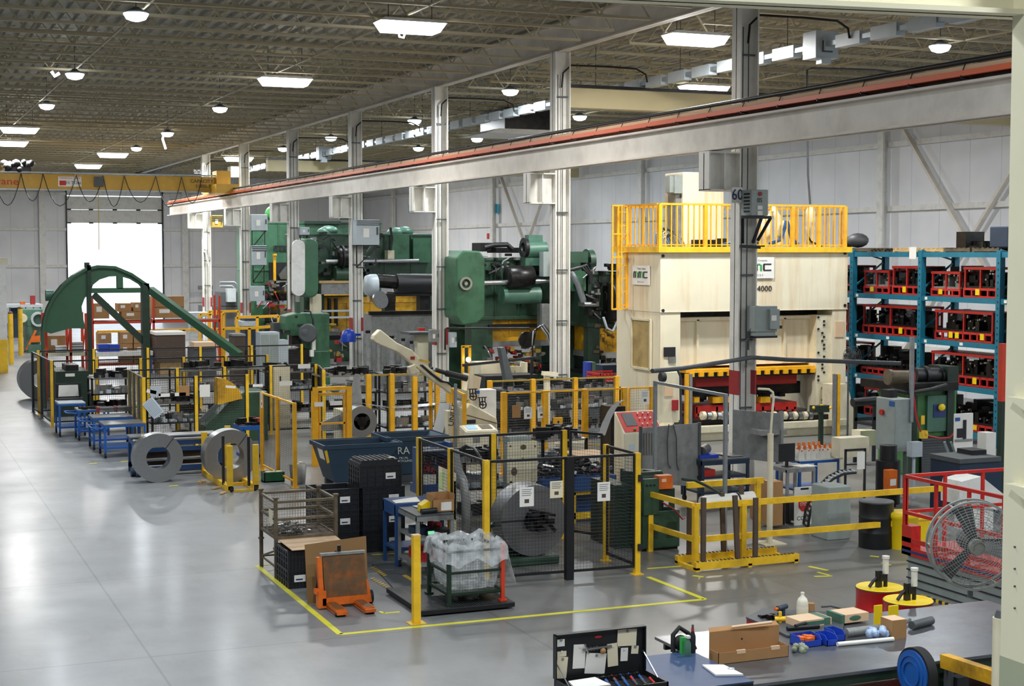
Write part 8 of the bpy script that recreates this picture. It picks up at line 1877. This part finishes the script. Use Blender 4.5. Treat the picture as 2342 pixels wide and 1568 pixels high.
# red drums with yellow lids and pumps
for px, py, lb in ((2012, 1343, 'red drum with yellow lid, farther one behind the bench'), (2077, 1373, 'red drum with yellow lid, nearer one behind the bench')):
    f = F(px, py, .9); T = drum(lb, (f[0], f[1], 0), r=.34, mat='drumred', lid='ybucket'); m = MB(); m.ring((0, 0, .895), (0, 0, .91), .353, .335, 32); part(T, 'clamp_ring', m, 'oldsteel')
    T2 = thing('drum_pump', 'white and black pump on the %s red drum' % ('farther' if px < 2050 else 'nearer'), 'pump', (f[0]+.1, f[1], .9)); m = MB(); m.cyl((0, 0, .2), (0, 0, .42), .045, 14); m.cyl((0, 0, .42), (0, 0, .46), .055, 14); part(T2, 'cup', m, 'white_pl'); m = MB(); m.cyl((0, 0, 0), (0, 0, .2), .03, 10); m.box(-.12, -.04, .1, .0, .04, .2); m.box(-.16, -.03, 0, -.08, .03, .25); m.tube([(-.1, 0, .18), (-.2, .02, .1), (-.28, 0, .03)], .025); part(T2, 'body', m, 'black')
# big drum fan on the near column
c = PY(2228, 1246, 11.0); T = thing('drum_fan', 'large grey wire caged fan close by at the right edge', 'fan', c); r = .395
Rm = Matrix.Rotation(R(-24), 4, 'Z'); T.rotation_euler = (0, 0, R(-24))
m = MB()
for k in range(16): rr = .06+(r-.06)*k/15; yy = -.11*(1-(rr/r)**2)-.05; m.ring((0, yy, 0), (0, yy-.004, 0), rr, rr-.004, 40)
for k in range(40):
    a3 = 2*math.pi*k/40; e = Vector((math.cos(a3), 0, math.sin(a3))); m.wire(e*.06+Vector((0, -.16, 0)), e*r*.7+Vector((0, -.11, 0)), .004); m.wire(e*r*.7+Vector((0, -.11, 0)), e*r+Vector((0, -.05, 0)), .004)
part(T, 'front_guard', m, 'mgrey')
m = MB()
for k in range(8): rr = .1+(r-.1)*k/7; m.ring((0, .15, 0), (0, .154, 0), rr, rr-.004, 40)
for k in range(28): a3 = 2*math.pi*k/28; e = Vector((math.cos(a3), 0, math.sin(a3))); m.wire(e*.1+Vector((0, .17, 0)), e*r+Vector((0, .12, 0)), .004)
part(T, 'rear_guard', m, 'mgrey')
m = MB(); m.ring((0, -.055, 0), (0, -.03, 0), r+.012, r-.008, 56); m.ring((0, .10, 0), (0, .125, 0), r+.012, r-.008, 56)
for k in range(6): a3 = 2*math.pi*k/6; e = Vector((math.cos(a3), 0, math.sin(a3)))*r; m.bar(e+Vector((0, -.05, 0)), e+Vector((0, .12, 0)), .02, .01)
part(T, 'rim', m, 'mgrey')
for k in range(3):
    a3 = R(105+120*k); e = Vector((math.cos(a3), 0, math.sin(a3))); n_ = Vector((-math.sin(a3), 0, math.cos(a3))); m = MB(); a_, b2 = e*.07, e*(r-.03)
    y_ = Vector((0, .045, 0)); m.add([a_-n_*.04-y_*.6, a_+n_*.04+y_*.6, b2+n_*.10+y_, b2-n_*.06-y_, a_-n_*.04-y_*.6+Vector((0, .006, 0)), a_+n_*.04+y_*.6+Vector((0, .006, 0)), b2+n_*.10+y_+Vector((0, .006, 0)), b2-n_*.06-y_+Vector((0, .006, 0))], [(0,1,2,3),(7,6,5,4),(0,4,5,1),(1,5,6,2),(2,6,7,3),(3,7,4,0)]); part(T, 'blade', m, 'dgrey')
m = MB(); m.cyl((0, -.05, 0), (0, .3, 0), .085, 24); part(T, 'motor', m, 'ink'); m = MB(); m.cyl((0, -.14, 0), (0, -.05, 0), .07, 24); part(T, 'hub_cap', m, 'mgrey'); m = MB(); m.bar((.1, .2, 0), (.55, .2, .0), .05); m.bar((0, .1, -r), (.0, .1, -r-.1), .04); part(T, 'mount_arm', m, 'dgrey')
# ---------------------------------------------------------------- steel layout bench
zb = .92
n0 = F(1710, 1566, zb); far = F(2000, 1400, zb); xl_ = F(1700, 1545, 1.0)[0]+.16; xr_ = F(2296, 1425, zb)[0]+.7
T = thing('steel_bench', 'big steel topped layout bench filling the bottom right corner', 'workbench', (n0[0], n0[1], 0))
m = MB(); m.box(xl_-.1, n0[1], zb-.04, xr_, far[1], zb); bt = partw(T, 'top', m, paint('bench_steel', '#6f7278', .30, .55, var=.18, dirt='#4a4038', dirt_amt=.5, scale=2.5, dscale=1.6)); bevel(bt, .006)
m = MB(); m.box(xl_, n0[1]+.04, zb-.16, xr_-.05, n0[1]+.09, zb-.04); m.box(xl_, far[1]-.1, zb-.16, xr_-.05, far[1]-.05, zb-.04)
for x in (xl_+.1, (xl_+xr_)/2, xr_-.3):
    for y in (n0[1]+.1, far[1]-.2): m.box(x, y, 0, x+.1, y+.1, zb-.04)
partw(T, 'frame', m, 'dgreen'); m = MB(); m.box(xl_+.1, n0[1]+.15, .25, xr_-.1, far[1]-.1, .28); partw(T, 'shelf', m, 'dark')
def on(px, py, z=None): return F(px, py, zb if z is None else z)
# long open carton
a_, b2 = on(1643, 1520), on(1813, 1505); L = b2[0]-a_[0]
T = thing('open_carton', 'long open brown carton on the left end of the steel bench', 'box', (a_[0], a_[1], zb)); t = .006; m = MB(); h = .14; d = .22
m.box(0, 0, 0, L, d, t); m.box(0, 0, 0, L, t, h); m.box(0, d-t, 0, L, d, h+.20); m.box(0, 0, 0, t, d, h); m.box(L-t, 0, 0, L, d, h); m.sheet((0, d, h+.2), (L, d, h+.2), (L-.02, d+.05, h+.24), (.02, d+.05, h+.24), t)
part(T, 'body', m, 'card'); m = MB(); m.box(L*.26, -.004, h*.75, L*.38, .02, h+.01); m.box(L*.75, -.004, h*.75, L*.87, .02, h+.01); part(T, 'tab', m, 'cardl'); m = MB(); m.cyl((L*.46, d-.01, h+.08), (L*.46, d-.004, h+.08), .012, 8); part(T, 'hole', m, 'ink')
m = MB(); m.cyl((L*.3, d*.9, h+.24), (L*.85, d*.7, h+.26), .018, 8); part(T, 'rod', m, 'cardl')
# blue bins
for k, (px, py, w_, lb) in enumerate(((1833, 1482, .30, 'blue plastic bin with red parts, left of three on the bench'), (1892, 1478, .16, 'blue plastic bin, middle of three on the bench'), (1912, 1467, .14, 'blue plastic bin, right of three on the bench'))):
    a_ = on(px, py); T = thing('parts_bin', lb, 'bin', (a_[0], a_[1], zb), group='blue bins on the bench'); d = .26; h = .13; m = MB(); t = .008
    m.box(0, 0, 0, w_, d, t); m.box(0, 0, 0, w_, t, h*.6); m.box(0, d-t, 0, w_, d, h); m.prism([(0, 0), (d, 0), (d, h), (.06, h), (0, h*.6)], 0, t, 'X'); m.prism([(0, 0), (d, 0), (d, h), (.06, h), (0, h*.6)], w_-t, w_, 'X'); part(T, 'bin', m, 'binblue')
    if k == 0: m = MB(); clutter(m, .03, .05, w_-.03, d-.03, .06, 9, (.05, .12), (.02, .05), 5); part(T, 'contents', m, 'orange')
# rods and rollers
T = thing('white_tube', 'pale long tube lying on the steel bench', 'tube', on(1915, 1478)); m = MB(); a_, b2 = Vector((0, 0, .03)), Vector(on(2043, 1466))-Vector(on(1915, 1478))+Vector((0, 0, .03)); m.cyl(a_, b2, .028, 16); part(T, 'tube', m, 'white_pl')
T = thing('dark_roller', 'dark grey roller lying behind the pale tube', 'roller', on(1935, 1457)); m = MB(); b2 = Vector(on(2010, 1447))-Vector(on(1935, 1457)); m.cyl((0, 0, .06), b2+Vector((0, 0, .06)), .055, 18); part(T, 'roller', m, 'mgrey')
T = thing('dark_roller', 'dark roller right of the small carton on the bench', 'roller', on(2085, 1440)); m = MB(); b2 = Vector(on(2130, 1428))-Vector(on(2085, 1440)); m.cyl((0, 0, .06), b2+Vector((0, 0, .06)), .055, 18); m.cyl((0, .15, .05), (.2, .3, .05), .02); part(T, 'roller', m, 'dgrey')
a_ = on(2040, 1462); T = thing('cardboard_box', 'small square brown carton in the middle of the steel bench', 'box', a_); m = MB(); m.box(0, 0, 0, .22, .24, .24); part(T, 'body', m, 'card'); m = MB(); m.box(0, 0, .24, .22, .24, .243); part(T, 'top', m, 'cardl')
a_ = on(2030, 1448); T = thing('yellow_guide', 'yellow square blocks behind the small square carton', 'block', (a_[0], a_[1]+.28, zb)); m = MB(); m.box(0, 0, 0, .12, .02, .30); m.box(.16, -.1, 0, .30, -.07, .30); part(T, 'block', m, 'ybucket')
a_ = on(2010, 1462); m = MB(); q = random.Random(6)
for k in range(9): m.ball((q.uniform(-.12, .12), q.uniform(-.06, .06), q.uniform(.04, .14)), q.uniform(.04, .07), 8)
solo('bubble_bag', 'blue and white crumpled plastic bag beside the square carton', 'bag', m, paint('bag_blue_white', '#a9bfe0', .3, var=.6, scale=18), a_)
a_ = on(1815, 1492); m = MB()
for k in range(8): m.ball((q.uniform(0, .22), q.uniform(-.05, .08), q.uniform(.02, .06)), q.uniform(.03, .055), 8)
solo('clear_parts_bag', 'clear plastic bag of small parts between carton and blue bins', 'bag', m, paint('bag_grey_green', '#8b937c', .25, var=.5, scale=20), a_)
# red trimmed tool cart behind with flat cartons, jug, drill
zk = .95
a_, b2 = F(1705, 1428, zk), F(1935, 1452, zk); c2 = F(1735, 1395, zk)
a_ = F(1706, 1408, zk); b2 = F(1930, 1452, zk); T = thing('tool_cart', 'red sided cart with black top crowded with tools behind the bench', 'cart', (a_[0], a_[1], 0))
poly = [F(1706, 1410, zk), F(1760, 1432, zk), F(1800, 1452, zk), F(1925, 1455, zk), F(1935, 1400, zk), F(1745, 1390, zk)]
pl = [(p_[0]-a_[0], p_[1]-a_[1]) for p_ in poly]
m = MB(); m.prism(pl, zk-.02, zk, 'Z'); part(T, 'top', m, 'dgrey'); m = MB(); m.prism([(x*.98+.01, y*.98) for x, y in pl], zk-.14, zk-.02, 'Z'); part(T, 'red_side', m, 'dred'); m = MB()
for i in (0, 3, 4, 5): m.box(pl[i][0]-.02+(-.04 if i in (3, 4) else .04), pl[i][1]-.02+(-.05 if i > 3 else .02), 0, pl[i][0]+.02+(-.04 if i in (3, 4) else .04), pl[i][1]+.02+(-.05 if i > 3 else .02), zk-.1)
part(T, 'leg', m, 'dyellow')
def onc(px, py): return F(px, py, zk)
a_ = onc(1835, 1405); T = thing('plastic_jug', 'translucent white plastic jug half full on the red sided cart', 'jug', a_); m = MB(); m.lathe((0, 0, 0), [(.07, 0), (.078, .02), (.078, .17), (.06, .22), (.022, .26), (.022, .29), (0, .29)], 20); part(T, 'bottle', m, 'jug'); m = MB(); m.cyl((0, 0, .28), (0, 0, .305), .026, 14); part(T, 'cap', m, 'white_pl'); m = MB(); m.lathe((0, 0, 0), [(.079, .0), (.0795, .02), (.0795, .11), (.079, .112)], 20); part(T, 'liquid', m, 'tag')
a_ = onc(1855, 1395); m = MB(); m.cyl((0, 0, 0), (0, 0, .1), .05, 16); solo('brown_cup', 'small brown cup behind the plastic jug', 'cup', m, 'card', a_)
a_ = onc(1790, 1415); T = thing('cordless_drill', 'blue and orange power drill on the red sided cart', 'drill', a_, .4); m = MB(); m.cyl((-.12, 0, .16), (.08, 0, .16), .035, 14); m.box(-.02, -.02, 0, .03, .02, .15); m.cb((0, 0, .02), (.12, .07, .04)); part(T, 'body', m, 'dblue'); m = MB(); m.cyl((-.18, 0, .16), (-.12, 0, .16), .02, 12); part(T, 'chuck', m, 'orange')
a_ = onc(1772, 1422); T = thing('heat_gun', 'yellow and black tool in front of the blue drill', 'tool', a_, -.5); m = MB(); m.cyl((0, 0, .04), (.2, 0, .05), .035, 12); m.box(.05, -.02, 0, .09, .02, .14); part(T, 'body', m, 'yellow'); m = MB(); m.cyl((.2, 0, .05), (.36, 0, .05), .028, 12); part(T, 'nozzle', m, 'black')
a_ = onc(1830, 1436); T = thing('flat_carton', 'flat pale carton with green tape, left one on the red sided cart', 'box', a_, .05); m = MB(); m.box(0, 0, 0, .5, .32, .09); part(T, 'body', m, 'cardl'); m = MB(); m.box(.02, -.002, .02, .48, 0, .07); part(T, 'green_print', m, 'tgreen'); m = MB(); m.box(.38, -.001, .0, .48, .321, .093); part(T, 'tape', m, 'tgreen')
a_ = onc(1925, 1426); T = thing('flat_carton', 'flat pale carton with green oval mark, right one beside it', 'box', a_, .05); m = MB(); m.box(0, 0, 0, .44, .32, .11); part(T, 'body', m, 'cardl'); m = MB(); m.box(0, -.001, 0, .05, .321, .112); part(T, 'tape', m, 'tgreen'); m = MB(); m.ball((.22, -.0, .055), .06, 16, (1.6, .05, .6)); part(T, 'green_mark', m, 'tgreen')
m = MB(); a_ = onc(1760, 1415); clutter(m, a_[0]-.1, a_[1]-.1, a_[0]+.35, a_[1]+.2, zk, 16, (.03, .12), (.02, .07), 44); solo('small_tools', 'scattered small dark tools at the left of the red sided cart', 'tools', m, 'dark')
m = MB(); a_ = onc(1800, 1442); m.cyl((a_[0], a_[1], zk+.03), (a_[0]+.45, a_[1]-.05, zk+.03), .03); m.cyl((a_[0]+.1, a_[1]-.03, zk+.06), (a_[0]+.3, a_[1]+.02, zk+.07), .02); solo('black_torch', 'long black tool lying in front of the flat cartons', 'tool', m, 'black')
T = thing('black_wand', 'black bent wand behind the flat cartons', 'tool', onc(1900, 1395)); m = MB(); m.tube([(-.12, .05, .05), (0, 0, .06), (.15, -.05, .02), (.3, -.06, .015)], .015); part(T, 'wand', m, 'dgrey')
# ---------------------------------------------------------------- tool chest
zt_ = 1.08
a_, b2 = F(1283, 1562, zt_), F(1545, 1545, zt_); xa, xb_ = a_[0], a_[0]+1.12; ya = F(1400, 1566, zt_)[1]-.12; yb_ = ya+.58
T = thing('tool_chest', 'black open tool chest with notes pinned inside the lid', 'tool chest', (xa, ya, 0)); W_ = xb_-xa; D_ = yb_-ya
m = MB(); m.box(0, 0, .1, W_, D_, zt_-.10); bevel(part(T, 'cabinet', m, 'black'), .01); m = MB()
for k in range(4): m.box(.03, -.012, .16+.2*k, W_-.03, 0, .34+.2*k)
part(T, 'drawer', m, 'blackp'); m = MB(); m.box(0, 0, zt_-.1, W_, .02, zt_); m.box(0, D_-.02, zt_-.1, W_, D_, zt_); m.box(0, 0, zt_-.1, .02, D_, zt_); m.box(W_-.02, 0, zt_-.1, W_, D_, zt_); part(T, 'tray_wall', m, 'black')
hl = .50
m = MB(); m.box(0, D_, zt_, W_, D_+.03, zt_+hl); m.box(0, D_-.05, zt_, .012, D_, zt_+hl); m.box(W_-.012, D_-.05, zt_, W_, D_, zt_+hl); m.box(0, D_-.05, zt_+hl-.012, W_, D_, zt_+hl); lid = part(T, 'lid', m, 'black')
m = MB(); m.bar((.03, .25, zt_-.0), (.03, D_-.02, zt_+.16), .01); m.bar((W_-.03, .2, zt_), (W_-.03, D_-.02, zt_+.22), .012); part(T, 'lid_stay', m, 'steel'); m = MB()
for x in (.1, W_-.1):
    for y in (.1, D_-.1): m.cyl((x-.02, y, .05), (x+.02, y, .05), .05, 12)
part(T, 'caster', m, 'rubber')
text(T, 'lettering', 'mastercraft', (W_*.52, D_-.002, zt_+hl*.60), .10, 'mgrey', ext=.001)
m = MB(); m.ball((W_*.48, D_-.005, zt_+hl*.84), .03, 12, (1.6, .2, .6)); part(lid, 'emblem', m, 'dred')
yl_ = D_-.006
for k, (u, v_, w_, h, mt, ti, lb) in enumerate(((.07, .80, .09, .08, 'paper', 0, 'small card with print at the top left inside the chest lid'), (.08, .55, .11, .06, 'tag', 0, 'pale green tag at the left of the chest lid'), (.08, .24, .13, .24, 'tag', .1, 'long paper at the lower left of the chest lid'),
    (.27, .45, .15, .27, 'paper', .06, 'white note upper left of the middle of the chest lid'), (.45, .25, .25, .23, 'paper', .12, 'large white note at the lower middle of the chest lid'), (.64, .40, .13, .26, 'tag', -.04, 'tall cream note right of the middle of the chest lid'),
    (.80, .76, .24, .19, 'tag', .05, 'large cream sheet at the top right of the chest lid'), (.77, .38, .09, .15, 'paper', .05, 'small white note at the right of the chest lid'), (.89, .46, .09, .09, 'tag', .1, 'small square note at the far right of the chest lid'))):
    N_ = thing('pinned_note', lb, 'note', (xa+W_*u, ya+yl_, zt_+hl*v_)); N_.rotation_euler = (0, ti, 0); m = MB(); m.box(-w_/2, -.004, -h/2, w_/2, 0, h/2); part(N_, 'sheet', m, mt); m = MB(); m.cyl((0, -.012, h*.4), (0, -.004, h*.4), .016, 10); part(N_, 'magnet', m, 'white_pl' if k % 2 else 'mgrey')
m = MB(); m.bar((xa+W_*.3, ya+yl_-.02, zt_+hl*.6), (xa+W_*.62, ya+yl_-.02, zt_+hl*.62), .02); m.cyl((xa+W_*.36, ya+yl_-.03, zt_+hl*.5), (xa+W_*.32, ya+yl_-.03, zt_+hl*.72), .01); solo('torque_wrench', 'bright wrench held on the chest lid', 'wrench', m, 'steel')
m = MB(); m.ball((xa+W_*.52, ya+yl_-.03, zt_+hl*.53), .035, 12); solo('copper_knob', 'small copper disc magnet in the middle of the chest lid', 'magnet', m, 'card')
m = MB(); m.box(xa+.03, ya+.03, zt_-.1, xb_-.03, yb_-.03, zt_-.06); solo('foam_tray', 'black foam tray inside the open tool chest', 'tray', m, 'rubber')
m = MB(); m.sheet((xa+.05, ya+.12, zt_+.0), (xa+.47, ya+.12, zt_+.0), (xa+.44, ya+.45, zt_+.0), (xa+.1, ya+.42, zt_+.0), .02); solo('note_pad', 'white paper pad on the left of the open chest tray', 'paper', m, 'paper')
q = random.Random(19)
for k in range(16):
    col = ['red', 'blue', 'dgrey', 'blue', 'dgrey'][k % 5]; x = xa+.5+.035*k; y = ya+.15+.12*(k % 3); m = MB(); m.cyl((0, 0, 0), (0, .12, .03), .013, 8); S = solo('screwdriver', '%s handled screwdriver number %s from the left in the open chest tray' % ({'red': 'red', 'blue': 'blue', 'dgrey': 'dark'}[col], ['one', 'two', 'three', 'four', 'five', 'six', 'seven', 'eight', 'nine', 'ten', 'eleven', 'twelve', 'thirteen', 'fourteen', 'fifteen', 'sixteen'][k]), 'screwdriver', m, col, (x, y, zt_-.045), group='screwdrivers in the chest')
for k in range(12):
    m = MB(); m.cyl((0, 0, 0), (0, 0, .05), .018, 10); solo('socket', 'black socket in the row at the back of the open chest tray', 'socket', m, 'black', (xa+.48+.045*k, yb_-.12, zt_-.05), group='sockets in the chest')
# side cabinet with blue top
a_ = F(1500, 1500, 1.0); b2 = F(1697, 1566, 1.0); xs0 = xb_+.06; xs1 = F(1700, 1545, 1.0)[0]; ys0 = F(1650, 1566, 1.0)[1]; ys1 = F(1560, 1490, 1.0)[1]
T = thing('side_cabinet', 'black roller cabinet with blue mat top beside the open tool chest', 'cabinet', (xs0, ys0, 0)); W2, D2 = xs1-xs0, ys1-ys0
m = MB(); m.box(0, 0, .1, W2, D2, .98); bevel(part(T, 'cabinet', m, 'black'), .01); m = MB(); m.box(.0, .0, .98, W2, D2, 1.0); part(T, 'mat_top', m, paint('blue_mat', '#33486b', .5, var=.1)); m = MB(); m.box(-.012, 0, .9, 0, D2, .98); m.bar((W2+.02, .1, .85), (W2+.02, D2-.1, .85), .03); m.bar((.03, -.04, .93), (W2-.03, -.04, .93), .03); part(T, 'trim', m, 'steel'); m = MB(); m.cyl((W2*.25, -.06, .93), (W2*.9, -.06, .93), .035); part(T, 'handle', m, 'rubber'); m = MB()
for x in (.08, W2-.08):
    for y in (.1, D2-.1): m.cyl((x-.02, y, .05), (x+.02, y, .05), .05, 12)
part(T, 'caster', m, 'rubber')
def os_(px, py): return F(px, py, 1.0)
m = MB(); p_ = [os_(1606, 1523), os_(1655, 1523), os_(1700, 1545), os_(1637, 1546)]; m.sheet(*[(v_[0], v_[1], 1.012) for v_ in (p_[3], p_[2], p_[1], p_[0])], .02); solo('paper_pad', 'white paper pad on the blue mat top', 'paper', m, 'paper')
a_ = os_(1573, 1500); T = thing('spray_bottle', 'blue green spray bottle with black trigger on the blue mat', 'bottle', a_); m = MB(); m.lathe((0, 0, 0), [(.035, 0), (.038, .02), (.038, .15), (.015, .2), (.013, .22)], 18); part(T, 'bottle', m, 'tgreen'); m = MB(); m.box(-.02, -.03, .22, .02, .03, .25); part(T, 'trigger', m, 'white_pl')
a_ = os_(1584, 1492); T = thing('wine_shaped_bottle', 'tall dark bottle with red collar behind the spray bottle', 'bottle', a_); m = MB(); m.lathe((0, 0, 0), [(.036, 0), (.037, .02), (.037, .2), (.015, .27), (.014, .34), (0, .34)], 18); part(T, 'bottle', m, 'ink'); m = MB(); m.cyl((0, 0, .26), (0, 0, .3), .017, 12); part(T, 'collar', m, 'red')
a_ = os_(1562, 1494); m = MB(); m.box(-.03, -.03, 0, .03, .03, .2); solo('green_carton', 'small bright green carton left of the spray bottle', 'box', m, 'lgreen', a_)
a_ = os_(1556, 1488); m = MB(); m.ball((0, 0, .1), .1, 12, (.9, .6, 1)); m.ball((.12, .03, .07), .09, 10); m.tube([(-.1, 0, 0), (-.09, .02, .2), (0, .03, .28), (.12, .03, .2), (.2, 0, 0)], .03); solo('tool_bag', 'black tool bag slumped behind the bottles', 'bag', m, 'rubber', a_)
for px, py, lb in ((1545, 1488, 'small glass ashtray at the back of the blue mat'), (1672, 1533, 'small clear cup at the front right of the blue mat')):
    m = MB(); m.lathe((0, 0, 0), [(.03, 0), (.04, .03), (.03, .03), (.025, .01), (0, .01)], 14); solo('glass_dish', lb, 'dish', m, 'lgrey', os_(px, py))
# blue reel and yellow beam bottom right
zr_ = F(2090, 1500, 1.0)
Yb_ = 14.3
c = PY(2085, 1540, Yb_); T = thing('cord_reel', 'blue and black round reel at the bottom right corner', 'reel', (c[0], Yb_, c[2]), R(-90)); r = .27
m = MB(); m.cyl((0, 0, 0), (0, .10, 0), r, 40); m.ring((0, -.02, 0), (0, 0, 0), r*.55, r*.5, 32); m.ring((0, -.015, 0), (0, 0, 0), r*.8, r*.75, 32); part(T, 'disc', m, 'blue'); m = MB(); m.ring((0, .02, 0), (0, .14, 0), r+.03, r-.0, 40); part(T, 'tyre', m, 'rubber'); m = MB(); m.box(-.03, .1, -c[2], .03, .3, 0); m.box(-.3, .05, -c[2], .3, .4, -c[2]+.05); part(T, 'stand', m, 'dyellow')
T = thing('yellow_beam', 'worn yellow beam at the bottom right beside the blue reel', 'beam', PY(2165, 1520, 14.4)); m = MB(); m.bar(PY(2160, 1510, 14.6), PY(2300, 1556, 13.4), .12, .16); partw(T, 'beam', m, 'dyellow'); m = MB(); q1, q2 = PY(2170, 1530, 14.6), PY(2290, 1568, 13.5); m.bar((q1[0], q1[1], 0), (q1[0], q1[1], q1[2]), .08); m.bar((q2[0], q2[1], 0), (q2[0], q2[1], q2[2]), .08); partw(T, 'leg', m, 'dgrey'); m = MB(); vb(m, 2190, 1550, 2215, 1600, 14.5, .2); partw(T, 'black_block', m, 'ink')
q1 = PY(2288, 1500, 13.2); T = thing('padded_post', 'cream padded post with dark cap beside the near column', 'post', (q1[0], 13.2, 0)); zz = PY(2288, 1395, 13.2)[2]; m = MB(); m.cyl((0, 0, 0), (0, 0, zz-.08), .09, 18); part(T, 'post', m, 'cream2'); m = MB(); m.cyl((0, 0, zz-.08), (0, 0, zz), .075, 18, .05); part(T, 'cap', m, 'dgrey')
